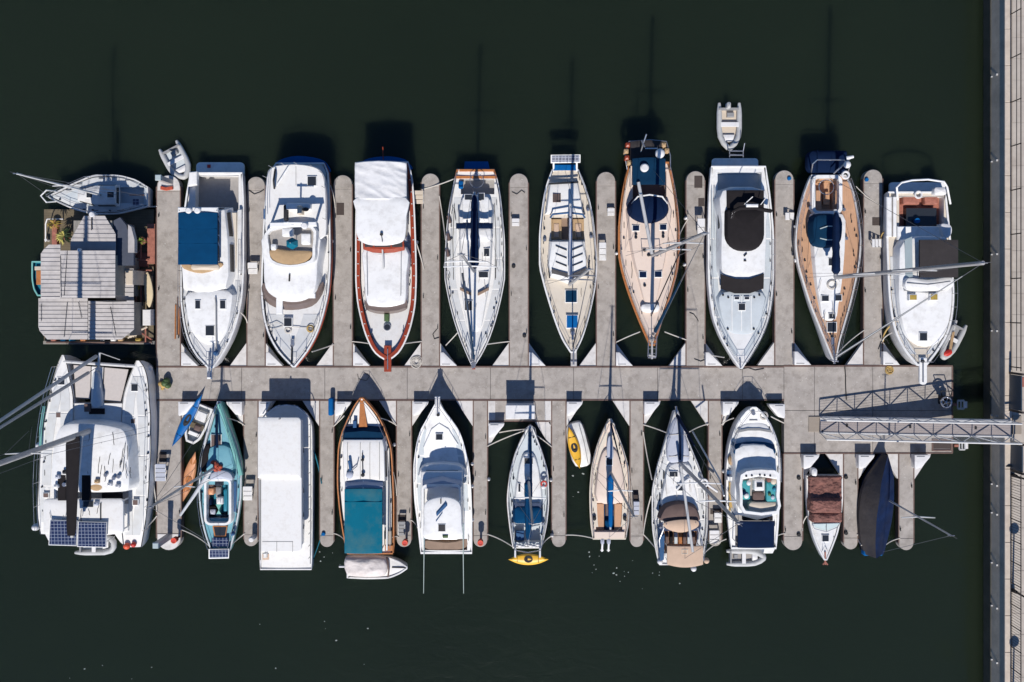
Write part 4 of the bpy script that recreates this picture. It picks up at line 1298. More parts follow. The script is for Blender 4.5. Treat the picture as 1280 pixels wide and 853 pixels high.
def plank_pile():
    t = Thing('boat_hooks', 'bundle of brown boat hooks lying on the wide pier left of the blue-canopied yacht', 'boat hook', base=(220, 400), zb=DZ)
    for k, (x, y0, y1) in enumerate(((219.5, 381, 424), (222, 372, 419), (224, 385, 421))):
        p = t.part('pole', 'waler' if k % 2 else 'wood'); p.tube([(x, y0, DZ + 0.04), (x - 0.6, y1, DZ + 0.04)], 0.04, 6)
    t.done()
plank_pile()
def rope_pile(px, py, R, m, label):
    def f(p):
        rn = random.Random(int(px))
        for k in range(7): p.torus(px + rn.uniform(-1.5, 1.5), py + rn.uniform(-1.5, 1.5), DZ + 0.02 + 0.01 * k, R * rn.uniform(0.5, 1.1), 0.02, 16, 5)
    single('rope_coil', label, 'rope', m, f, base=(px, py), zb=DZ)
rope_pile(1112, 463, 0.2, 'ropey', 'yellow rope coil on the walkway below the anchor-platform yacht')
rope_pile(520, 453, 0.32, 'rope', 'white rope coil on the corner right of the white-canvas trawler bow')

def dock_hose(pts, label, m='rubber', r=0.022):
    fine = []
    for i in range(len(pts) - 1):
        for k in range(4):
            f = k / 4; fine.append((pts[i][0] + (pts[i+1][0] - pts[i][0]) * f, pts[i][1] + (pts[i+1][1] - pts[i][1]) * f, DZ + 0.03))
    fine.append(pts[-1] + (DZ + 0.03,))
    single('dock_hose', label, 'hose', m, lambda p: p.tube(fine, r, 5), group='hoses lying on the docks', base=pts[0], zb=DZ)
dock_hose([(862, 391), (867, 393), (871, 398), (873, 402)], 'short black hose on the pier left of the black-cover yacht')
dock_hose([(1098, 437), (1101, 428), (1108, 424), (1111, 430)], 'black hose loop on the pier left of the anchor-platform yacht')
dock_hose([(640, 240), (646, 243), (652, 238), (656, 241)], 'black hose on the pier end right of the white sloop')
dock_hose([(311, 238), (318, 243), (326, 240), (330, 237)], 'black hose on the pier end right of the blue-canopied yacht')
dock_hose([(546, 412), (541, 418), (543, 424), (549, 422)], 'thin black hose loop on the pier right of the white-canvas trawler')
dock_hose([(455, 466), (462, 470), (458, 476), (448, 474), (447, 468)], 'thin hose loop on the walkway below the white-canvas trawler', r=0.016)
dock_hose([(868, 449), (876, 452), (881, 450)], 'short black hose at the pier foot left of the black-cover yacht')
dock_hose([(925, 462), (935, 460), (944, 463), (955, 461)], 'black cable on the walkway below the black-cover yacht')
dock_hose([(1056, 458), (1057, 470), (1057, 482), (1058, 500)], 'black cable across the walkway above the gangway', r=0.03)

# ================================================================ upper row of boats
# ---- sloop moored sideways above the houseboat
def small_sloop():
    b = Boat('sailboat', 'small sailboat lying crosswise above the houseboat, mostly in its shadow', 'sailboat', o=(122, 245), rot=-90)
    # local: bow towards -y (photograph left)
    K = [(63, -14, 10, 1.0), (45, -19, 20, 1.0), (20, -24, 25, 1.0), (0, -24, 25, 1.05), (-25, -19, 17, 1.1), (-45, -11, 7, 1.15), (-61, -3, -1, 1.25)]
    K = [(k[0], k[1] + 1, k[2] + 1, k[3]) for k in K]
    b.hull(K, 'white2', 0.82, 0.9)
    b.deck('palegrey', holes=[(58, 24, -9, 11)])
    b.well(58, 24, -9, 11, 0.45, 'palegrey', 'white2')
    b.rail('gunwale', 'white2', 0.09, 0.05)
    b.house('cabin', [(-11, 22), (13, 22), (13, -4), (7, -26), (-5, -26), (-11, -4)], 0.98, 1.4, 'white2', wl=.3, wh=.7)
    b.hatch(-2, -14, 5, -7, 1.44); b.hatch(-2, 12, 5, 20, 1.44)
    b.guard(60, -58, 0.55, 0.08, 20)
    b.mast(1, 4, 1.4, 8.0, 0.0, 0.07, [(4, 0.55)], 'white', rigy=(-60, 60), chain=1.0, sx=-0.15)
    b.boom(1, 4, 2.1, 50, cover='blue', w=0.12, r=0.05)
    p = b.part('tiller', 'wood'); p.tube([(1, 58, 1.1), (1, 40, 1.3)], 0.03, 6)
    p = b.part('solar_panel', 'solar'); p.box(-12, 44, -4, 52, 1.5, 1.53)
    p = b.part('bow_pulpit', 'white'); p.tube([(-7, -52, 1.15), (-8, -64, 1.7), (0, -71, 1.75), (7, -64, 1.7), (6, -52, 1.15)], 0.05, 6)
    b.fittings(55, -50, 14, 3)
    b.panels(50, -54, 0.15, 0.3, 34)
    b.done()
small_sloop()

# ---- houseboat
def houseboat():
    t = Boat('houseboat', 'ramshackle houseboat with grey corrugated roofs moored beside the wide pier', 'houseboat', base=(115, 350))
    h = t.part('float_deck', 'hbdeck', smooth=False); h.box(55, 262, 192, 430, -0.3, 0.45)
    e = t.part('hull_side', 'hbwall', smooth=False); e.box(54, 426.5, 193, 430.5, -0.3, 0.62)
    def sheets(poly_fn, y0, y1, step, z, name='roof_sheet', seed=1, slope=0.0):
        rn = random.Random(seed)
        y = y0
        while y < y1 - 0.5:
            yn = min(y1, y + step)
            xa, xb = poly_fn(y); xc, xd = poly_fn(yn)
            p = t.part(name, 'roof', smooth=False)
            dz = rn.uniform(-0.008, 0.008)
            f = (y - y0) / (y1 - y0)
            zz = z + slope * f + dz
            p.plate([(xa, y, zz + 0.045), (xb, y, zz + 0.045), (xd, yn + 0.5, zz), (xc, yn + 0.5, zz)], 0.03)
            y = yn
    def lerp(y, ya, xa, yb, xb): return xa + (xb - xa) * min(1, max(0, (y - ya) / (yb - ya)))
    # raised front roof with clipped corners
    def f1(y): return (lerp(y, 270, 105, 300, 88), lerp(y, 270, 131, 292, 144.5))
    sheets(f1, 270, 318, 5.6, 3.4, seed=1)
    def f2(y): return (75, 144)
    sheets(f2, 313.5, 372, 5.6, 3.95, seed=2)
    def f3(y): return (lerp(y, 306, 61, 315, 51), 75.5)
    sheets(f3, 306, 339, 5.4, 3.8, seed=3)
    sheets(lambda y: (51, 75.5), 339, 373, 5.4, 3.75, seed=4)
    def f4(y): return (lerp(y, 412, 48, 424, 59) , 109.5)
    sheets(f4, 373, 424, 5.1, 2.45, seed=5)
    def f5(y): return (110.2, lerp(y, 412, 167.5, 424, 152))
    sheets(f5, 376, 424, 5.1, 2.49, seed=6)
    sheets(lambda y: (145, 167), 336, 376, 6.0, 2.3, seed=7)
    t2 = t.part('side_roof', 'roofshade', smooth=False); t2.prism([(142, 276), (150, 272), (158, 282), (167, 315), (167, 332), (142, 332)], 3.0, 3.2)  # roof painted dark where it lies in shade
    g = t.part('ridge_plate', 'roof', smooth=False); g.prism([(160, 281), (164, 284), (168, 300), (168, 316), (160, 316)], 2.9, 3.26)
    # walls under the roofs
    w = t.part('wall', 'hbwall', smooth=False)
    w.box(92, 276, 140, 316, 0.4, 3.3); w2 = t.part('wall', 'hbwall', smooth=False); w2.box(56, 319, 142, 370, 0.4, 3.68)
    w3 = t.part('wall', 'hbwall', smooth=False); w3.box(54, 378, 162, 420, 0.4, 2.38)
    for k in range(5):
        win = w3.sub('window', 'glass'); win.box(60 + k * 20, 419.4, 72 + k * 20, 420.8, 0.8, 1.35)
    for k in range(4):
        win = w2.sub('window', 'glass'); win.box(141.4, 322 + k * 12, 142.8, 330 + k * 12, 1.4, 2.3)
    v = t.part('roof_vent', 'plast'); v.cyl(98, 312.5, 0.1, 3.9, 4.12, 10, 0.03)
    v = t.part('roof_vent', 'plast'); v.cyl(114, 268, 0.16, 3.2, 3.6, 10, 0.04)
    v = t.part('antenna', 'rubber'); v.tube([(114.5, 272, 3.52), (114.5, 288, 3.52)], 0.03, 5)
    for pts in ([(51.5, 380), (51.5, 402)], [(84, 378), (80, 422)], [(98, 378), (102, 398)], [(138, 384), (145, 420)], [(75.5, 320), (76.5, 372)], [(84, 314), (80, 370)]):
        c = t.part('roof_cable_and_shade', 'rubber')
        zz = 2.55 if pts[0][1] > 373 else 4.02
        c.tube([(x, y, zz) for x, y in pts], 0.014, 5)
    cb = t.part('roof_cable_and_shade', 'rubber'); cb.tube([(110, 376, 2.58), (135, 377, 2.6), (158, 376.5, 2.58)], 0.03, 5)  # dark line put in for the small shadow at the roof step
    # side deck bits
    for k, (x0, y0, x1, y1, z, m) in enumerate(((170, 350, 174, 362, .7, 'leafo'), (169, 388, 175, 410, .75, 'hbdeck'), (178, 387, 188, 407, 1.0, 'plast'), (170, 316, 185, 334, .55, 'rust'), (157, 338, 166, 356, 2.42, 'beige'))):
        p = t.part('deck_locker', m); p.box(x0, y0, x1, y1, 0.44, z, 0.03)
    p = t.part('side_ramp', 'rust', smooth=False); p.box(184, 280, 193.5, 330, 0.3, 0.6)
    p = t.part('deck_frame', 'rust')
    for (a, b_) in (((168, 320), (176, 312)), ((176, 304), (176, 325)), ((168, 325), (186, 325)), ((168, 338), (190, 338)), ((170, 412), (190, 425)), ((182, 410), (182, 428)), ((170, 345), (170, 415)), ((176, 340), (176, 415))):
        p.tube([(a[0], a[1], 0.75), (b_[0], b_[1], 0.75)], 0.05, 5)
    p = t.part('surf_rack', 'iron'); p.tube([(178, 345, 0.8), (178, 385, 0.8)], 0.03, 5); p.tube([(190, 345, 0.8), (190, 385, 0.8)], 0.03, 5)
    p = t.part('corner_post', 'rust'); p.box(64.5, 282, 71, 307, 0.4, 0.75, 0.02)
    p = t.part('fender_rail', 'waler')
    p.tube([(58, 428, 0.65), (120, 428.5, 0.65), (190, 428, 0.65)], 0.06, 6)
    for k, (x, m) in enumerate(((66, 'rust'), (78, 'blue'), (89, 'boat_teal'), (103, 'wood'), (128, 'dark'), (141, 'plast'), (150, 'sand'), (172, 'leafo'))):
        p = t.part('deck_bundle', m); p.dome(rrect(x - 3.5, 423, x + 3.5, 427, 1), 0.44, 0.7, 0.03)
    t.done()
    # things on it
    def palm(px, py, z, R, n, m, label, seed):
        t = Thing('potted_palm', label, 'plant', 'plants on the houseboat', base=(px, py), zb=0.44)
        q = t.part('pot', 'rust'); q.cyl(px, py, 0.2, 0.44, 0.85, 12, 0, 0.24)
        s = t.part('stem', 'waler'); X, Y, _ = PX(px, py, z); s.tubew([(X, Y, 0.8), (X, Y, z)], 0.04, 6)
        c = t.part('crown', m); rn = random.Random(seed)
        for k in range(n):
            a = 2 * math.pi * k / n + rn.uniform(-.15, .15); L = R * rn.uniform(0.75, 1.1); w = R * 0.11
            d = Vector((math.cos(a), math.sin(a), 0)); sd = Vector((-d.y, d.x, 0)); o = Vector((X, Y, z + rn.uniform(-.05, .05)))
            h = rn.uniform(0.02, 0.25)
            pts = [o, o + d * L * .45 + sd * w + Vector((0, 0, h)), o + d * L + Vector((0, 0, h - .25)), o + d * L * .45 - sd * w + Vector((0, 0, h - 0.03)), o + d * L * .5 + Vector((0, 0, h + .03))]
            c.add(pts, [(0, 1, 4), (1, 2, 4), (2, 3, 4), (3, 0, 4)])
        t.done()
    palm(80, 295, 1.4, 0.62, 24, 'leafy', 'large yellow-green star-shaped palm at the houseboat front', 1)
    palm(67, 280, 1.5, 0.42, 18, 'leafo', 'ochre leafy palm at the houseboat corner post', 2)
    palm(177, 301, 1.0, 0.3, 14, 'leafg', 'small bright green plant on the houseboat side deck', 3)
    single('surfboard', 'cream longboard lying on the rack between houseboat and pier', 'surfboard', 'surf',
           lambda p: p.dome(sm([(183.5, 340), (188.5, 350), (191, 368), (188, 382), (185, 383.5), (181, 372), (180.5, 352)], 4), 0.82, 0.9, 0.03, 0, 0.03), base=(186, 362), zb=0.8)
    sk = Boat('skiff', 'small teal open boat with wooden seat half hidden by the houseboat roof', 'boat', base=(48, 349))
    sk.hull([(327, 40, 56, .45), (345, 40, 57, .45), (360, 42, 57, .47), (370, 47, 54, .52)], 'boat_teal', 0.8, 0.92)
    sk.deck('aquadark', 0.1, -0.2, 0.0); sk.rail('gunwale', 'seagreen', 0.09, 0.04)
    p = sk.part('seat', 'wood'); p.box(45, 338, 53, 356, 0.38, 0.46, 0.02)
    p = sk.part('thwart', 'beige'); p.box(43, 333, 55, 338, 0.38, 0.45, 0.02)
    sk.done()
    # thin white pole frame at the front corner
    single('flag_staff', 'thin white pole frame standing off the houseboat front corner', 'pole', 'plast',
           lambda p: [p.tube([(57, 306, .3), (57, 280, 1.2), (59, 274, 1.4)], 0.035, 6), p.tube([(59, 274, 1.4), (79, 274, 1.3)], 0.03, 6), p.cyl(57, 300, .08, .3, .8, 8)], base=(58, 300))
    single('plank_stack', 'bundle of bent pale planks on the houseboat stern corner', 'planks', 'beige',
           lambda p: [p.tube([(160 + k * 3, 423 - k, 0.75), (168 + k * 3, 415 - k, 0.85), (178 + k * 2, 412 - k, 0.8)], 0.05, 5) for k in range(4)], base=(170, 416), zb=.5)
houseboat()

# ---- U1 motor yacht with blue bimini
def u1():
    b = Boat('motor_yacht', 'white motor yacht with large deep blue bimini, beside the houseboat pier', 'yacht', base=(265, 330))
    b.hull([(216, 238, 303, 1.25), (260, 231, 305, 1.3), (330, 226, 305, 1.45), (370, 226, 303, 1.65), (400, 229, 297, 1.8), (425, 235, 288, 1.95), (445, 246, 277, 2.05), (460, 260, 267, 2.15)], 'white', 0.86, 0.93)
    b.deck('paint', holes=[(220, 264, 244, 298)])
    b.well(220, 264, 244, 298, 0.55, 'floor', 'white')
    b.rail('gunwale', 'white', 0.1, 0.06)
    p = b.part('swim_platform', 'white'); p.prism(rrect(245, 203, 305, 218, (5, 5, 0, 0)), 0.25, 0.42, 0.03)
    q = p.sub('ladder_well', 'red'); q.box(259, 206, 263, 210, 0.42, 0.46)
    p = b.part('side_deck', 'cream'); p.box(288, 266, 295.5, 343, 1.34, 1.45, 0.01)
    p = b.part('side_locker', 'white2'); p.box(297, 262, 302, 342, 1.34, 1.6, 0.03)
    b.house('cabin', [(229, 262), (281, 262), (285, 300), (286, 345), (282, 360), (262, 366), (245, 366), (228, 360), (226, 330)], 1.3, 2.15, 'white', 0.05, 0.22, 0.14)
    b.house('cabin_trunk', sm([(236, 366), (286, 364), (289, 385), (283, 415), (268, 429), (254, 429), (239, 415), (232, 385)], 3), 1.6, 2.1, 'white', 0.06, 0.14, 0.12, win=None)
    p = b.part('helm_seat', 'beige'); p.dome(rrect(238, 330, 274, 338, 4), 2.1, 2.35, 0.05)
    p = b.part('windscreen', 'sand'); p.dome(sm([(228, 328), (250, 334), (275, 328), (276, 334), (252, 342), (229, 336)], 3), 2.1, 2.28, 0.03)
    p = b.part('radar_arch', 'white'); p.box(222, 259, 272, 266, 2.55, 2.75, 0.04)
    b.posts([(224, 263), (271, 263), (224, 329), (270, 329)], 1.8, 2.75, 0.035)
    for x in (235, 246):
        d = b.part('radar_dome', 'plast'); d.cyl(x, 263, 0.19, 2.75, 2.95, 16, 0.06)
    p = b.part('bimini', 'blue'); p.canvas(222.5, 266, 271.5, 331, 2.78, 0.1, 0.03, 0.006, 3, 12, 14, 0.1)
    for y in (287, 305):
        q = p.sub('seam', 'blue'); q.tube([(223, y, 2.8), (235, y, 2.845), (247, y, 2.885), (259, y, 2.845), (271, y, 2.8)], 0.022, 5)
    p = b.part('side_window', 'dark'); p.plate([(271, 272, 2.3), (279, 266, 1.9), (280, 322, 1.9), (272, 328, 2.3)], 0.02)
    q = b.part('window_frame', 'white')
    for (ya, yb) in ((270, 293), (293, 300), (300, 326)): q.tube([(271.5, ya, 2.32), (280, yb, 1.92)], 0.03, 5)
    b.hatch(244, 376, 250, 386, 2.13); b.hatch(275, 376, 281.5, 386, 2.13); b.hatch(257, 407.5, 267.5, 419.5, 2.12)
    p = b.part('boat_pole', 'grey'); p.tube([(269, 372, 2.22), (270, 380, 2.24), (270.5, 443, 2.2)], 0.045, 6)
    q = p.sub('float_ball', 'cushb'); q.ell(270.5, 441.5, 2.25, 0.18, 0.18, 0.18)
    b.guard(300, 455, 0.65, 0.1, 18, wires=2)
    p = b.part('anchor_platform', 'white'); p.box(258.5, 450, 264.5, 474, 2.05, 2.15, 0.03)
    q = p.sub('anchor', 'steel'); q.tube([(261.5, 440, 2.2), (261.5, 472, 2.2)], 0.05, 6); q.box(258.5, 466, 264.5, 472, 2.02, 2.25, 0.02)
    b.fittings(270, 445, 16, 4)
    b.panels(350, 448, 0.2, 0.3, 32)
    p = b.part('davit', 'white'); p.prism([(236, 215), (246, 214), (246, 231), (235, 233)], 1.25, 1.6, 0.05)
    b.done()
u1()

def inflatable(o, rot, L, Wd, label, m='rib', seed=1, engine=True, z=0.0, tr=0.17, floor='beige', blunt=False, cat='dinghy', gear=True):
    """rubber dinghy; local bow towards -y; L, Wd in px"""
    t = Thing('inflatable_dinghy', label, cat, o=o, rot=rot, zb=z)
    h = L / 2; w = Wd / 2 - tr * 20 * 0.9
    p = t.part('tube', m)
    if blunt:
        path = [(-w, h), (-w, h * 0.2), (-w * 0.98, -h * 0.45), (-w * 0.75, -h * 0.8), (-w * 0.3, -h * 0.93), (w * 0.3, -h * 0.93), (w * 0.75, -h * 0.8), (w * 0.98, -h * 0.45), (w, h * 0.2), (w, h)]
    else:
        path = [(-w, h), (-w, h * 0.3), (-w, -h * 0.1), (-w * 0.9, -h * 0.45), (-w * 0.55, -h * 0.75), (-w * 0.12, -h * 0.93), (w * 0.12, -h * 0.93), (w * 0.55, -h * 0.75), (w * 0.9, -h * 0.45), (w, -h * 0.1), (w, h * 0.3), (w, h)]
    fine = []
    for i in range(len(path) - 1):
        for k in range(3):
            f = k / 3; fine.append((path[i][0] + (path[i+1][0]-path[i][0]) * f, path[i][1] + (path[i+1][1]-path[i][1]) * f))
    fine.append(path[-1])
    n = len(fine)
    P = [t.W(x, y, z + 0.22 + 0.12 * max(0, -y / h) ** 2) for x, y in fine]
    def rr(f):
        e = min(f, 1 - f) * n
        return tr * (0.5 if e < 0.5 else 0.85 if e < 1.5 else 1.0)
    p.tubew(P, rr, 10)
    f = t.part('floor', floor)
    f.prism([(-w, h * 0.8), (w, h * 0.8), (w * 0.95, -h * 0.3), (w * 0.5, -h * 0.72), (-w * 0.5, -h * 0.72), (-w * 0.95, -h * 0.3)], z + 0.02, z + 0.16)
    s = t.part('transom', 'grey'); s.box(-w, h * 0.72, w, h * 0.8, z + 0.1, z + 0.45)
    s = t.part('thwart', 'plast'); s.box(-w, -h * 0.02, w, h * 0.18, z + 0.32, z + 0.38, 0.01)
    if gear:
        s = t.part('bow_locker', 'plast'); s.dome([(-w * .6, -h * .35), (w * .6, -h * .35), (w * .4, -h * .65), (-w * .4, -h * .65)], z + 0.12, z + 0.34, 0.03)
        s = t.part('fuel_tank', 'grey'); s.box(-w * 0.5, h * 0.4, w * 0.2, h * 0.6, z + 0.15, z + 0.36, 0.03)
    if engine:
        e = t.part('outboard_motor', 'rib'); e.dome(rrect(-2.6, h * 0.78, 2.6, h * 0.78 + 8, 2), z + 0.35, z + 0.75, 0.06)
        q = e.sub('leg', 'grey'); q.box(-1, h * 0.8 + 2, 1, h * 0.8 + 6, z - 0.4, z + 0.4)
    t.done()
inflatable((221, 202), 152, 46, 30, 'grey inflatable dinghy tilted at the stern of the blue-canopied yacht', engine=False, floor='palegrey')

# ---- U2 flybridge yacht
def u2():
    b = Boat('flybridge_yacht', 'white flybridge yacht with tan dash cover and teal umbrella', 'yacht', base=(370, 330))
    b.hull([(204, 345, 405, 1.5), (215, 338, 410, 1.5), (260, 331, 412, 1.55), (320, 328, 413, 1.7), (360, 327, 411, 1.85), (390, 329, 405, 2.0), (415, 335, 397, 2.1), (438, 347, 385, 2.2), (459, 366, 369, 2.3)], 'white', 0.84, 0.94)
    b.deck('paint', 0.14, -0.12)
    b.rail('gunwale', 'white', 0.09, 0.06)
    b.rail('rub_rail', 'mahog', 0.05, 0.04, dz=-0.35, off=0.05)
    p = b.part('swim_platform', 'blue2'); p.prism(sm([(346, 208), (350, 200), (372, 195), (400, 199), (410, 207), (411, 216), (380, 212)], 3), 0.3, 0.45, 0.03)
    UD = sm([(333, 222), (340, 209), (355, 205.5), (372, 205), (392, 208), (403, 216), (407, 235), (408, 275), (400, 300), (340, 300), (331, 275)], 3)
    p = b.part('boat_deck', 'paint'); p.prism(UD, 2.35, 2.5, 0.04)
    p = b.part('deck_walls', 'white'); p.prism([(x + (370 - x) * .03, y + (255 - y) * .03) for x, y in UD], 1.4, 2.36)
    g = b.part('deck_rail', 'steel')
    pts = [(x + (370 - x) * .02, y + (255 - y) * .02) for x, y in UD if y < 280]
    pts = sorted(pts, key=lambda q: math.atan2(q[1] - 260, q[0] - 370))
    i0 = max(range(len(pts)), key=lambda i: (math.atan2(pts[i][1] - 260, pts[i][0] - 370) - math.atan2(pts[i-1][1] - 260, pts[i-1][0] - 370)) % 6.283)
    pts = pts[i0:] + pts[:i0]
    for h in (0.4, 0.8): g.tube([(x, y, 2.5 + h) for x, y in pts], 0.018, 5)
    for (x, y) in pts[::3]:
        X, Y, _ = b.W(x, y, 2.5); g.tubew([(X, Y, 2.5), (X, Y, 3.3)], 0.018, 5)
    b.hatch(384.5, 221, 395, 232, 2.51, h=0.08)
    p = b.part('crane', 'rubber'); p.tube([(344, 212, 2.6), (342, 226, 3.0), (343, 236, 2.6)], 0.06, 6)
    p = b.part('davit_boom', 'white'); p.tube([(346, 232, 2.7), (362, 207, 2.75)], 0.05, 6)
    p = b.part('deck_seam', 'grey'); p.box(369.6, 208, 370.2, 232, 2.5, 2.512)
    # saloon and flybridge
    b.house('saloon', sm([(331, 290), (396, 290), (397, 330), (394, 362), (380, 374), (362, 377), (345, 373), (331, 360), (329, 330)], 3), 1.6, 2.6, 'white', 0.08, 0.12, 0.16, win=None, rings=5)
    p = b.part('windscreen', 'teakdark')
    p.frust(sm([(328, 358), (345, 376), (365, 380), (390, 374), (405, 356), (403, 368), (390, 384), (365, 390), (343, 385), (329, 372)], 3), 1.85, [(x + (367 - x) * .04, y - 4) for x, y in sm([(328, 358), (345, 376), (365, 380), (390, 374), (405, 356), (403, 366), (390, 380), (365, 385), (343, 381), (329, 369)], 3)], 2.2)
    for (x0, y0, x1, y1) in ((345, 373, 353, 393), (357, 371, 372, 376), (376, 367, 394, 373)):
        q = b.part('windscreen_panel', 'white'); q.box(x0, y0, x1, y1, 2.2, 2.34, 0.03)
    p = b.part('flybridge_coaming', 'white'); p.ring(sm([(336, 286), (390, 282), (394, 310), (390, 328), (363, 335), (338, 328), (333, 310)], 3), 0.16, 2.55, 3.0, 0.05)
    p = b.part('flybridge_floor', 'floor'); p.prism([(338, 286), (392, 284), (392, 312), (336, 312)], 2.6, 2.68)
    p = b.part('dash_cover', 'sand'); p.dome(sm([(335, 314), (345, 311), (362, 313), (388, 314), (389, 320), (379, 331), (363, 334), (346, 331), (336, 321)], 3), 2.62, 2.95, 0.05, wr=0.02)
    p = b.part('seat', 'white'); p.dome(rrect(352, 285, 366, 296, 2), 2.65, 3.0, 0.03)
    p = b.part('seat', 'white'); p.dome(rrect(338, 305, 345, 313, 2), 2.65, 3.05, 0.03)
    p = b.part('seat', 'white'); p.dome(rrect(376, 292, 388, 306, 2), 2.65, 2.95, 0.03)
    p = b.part('bench', 'white'); p.dome(rrect(357, 254, 388, 262, 2), 2.5, 2.85, 0.03)
    p = b.part('bench', 'beige'); p.dome(rrect(371, 257, 377, 268, 1), 2.5, 3.1, 0.03)
    p = b.part('gear', 'rubber'); p.dome(rrect(354, 256, 359, 276, 2), 2.5, 2.8, 0.03)
    p = b.part('gear', 'rubber'); p.ell(382, 262, 2.95, 0.2, 0.12, 0.12)
    # arch with mast
    a = b.part('radar_arch', 'white'); a.prism([(337, 278), (395, 277), (396, 283), (337, 285)], 4.0, 4.15, 0.04)
    for x in (339, 394): a.tube([(x, 281, 2.6), (x, 281, 4.1)], 0.08, 6)
    q = a.sub('mast', 'white'); q.tubew([b.W(366, 281, 4.1), (b.W(366, 281, 4.1)[0], b.W(366, 281, 4.1)[1], 5.1)], 0.06, 6)
    q = a.sub('antenna_bar', 'white'); q.tube([(355, 279, 5.0), (378, 279, 5.0)], 0.06, 6)
    q = a.sub('radar_dome', 'plast'); q.cyl(380, 282, 0.2, 4.15, 4.35, 14, 0.06)
    u = b.part('umbrella', 'teal'); u.dome([(365 + 8.2 * math.cos(a_), 304.5 + 7.5 * math.sin(a_)) for a_ in [2 * math.pi * k / 6 + 0.5 for k in range(6)]], 3.55, 3.62, 0.35, 0, 0.02, 4, power=1.2)
    q = u.sub('pole', 'alu'); X, Y, _ = b.W(365, 304.5, 3.6); q.tubew([(X, Y, 2.65), (X, Y, 4.0)], 0.025, 6)
    p = b.part('horn', 'rubber'); p.tube([(362, 343, 2.72), (361.5, 352, 2.72)], 0.05, 6)
    b.hatch(355, 398, 364.5, 408, 2.1)
    p = b.part('windlass', 'steel'); p.box(363, 424, 367, 432, 2.05, 2.3, 0.04); p.cyl(365, 432, .12, 2.05, 2.25, 10)
    p = b.part('anchor_chain', 'rubber'); p.tube([(365, 430, 2.2), (364.5, 455, 2.35)], 0.05, 6)
    b.coil(388, 411, 2.08, 0.22, 'ropey'); b.coil(360, 413, 2.08, 0.2)
    p = b.part('deck_line', 'rope'); p.tube([(333, 408, 2.08), (345, 403, 2.1), (356, 408, 2.1), (380, 410, 2.1), (390, 412, 2.1), (397, 395, 2.06)], 0.022, 5)
    p = b.part('deck_line', 'rope'); p.tube([(335, 402, 2.08), (334, 412, 2.08), (345, 411, 2.1), (354, 408, 2.1)], 0.022, 5)
    p = b.part('side_box', 'cushb'); p.box(329, 261, 333, 274, 1.5, 1.9, 0.03)
    b.guard(370, 455, 0.6, 0.12, 15, wires=1)
    b.panels(392, 448, 0.3, 0.9, 56, dz=-0.07)
    b.fittings(300, 445, 14, 9)
    b.done()
u2()

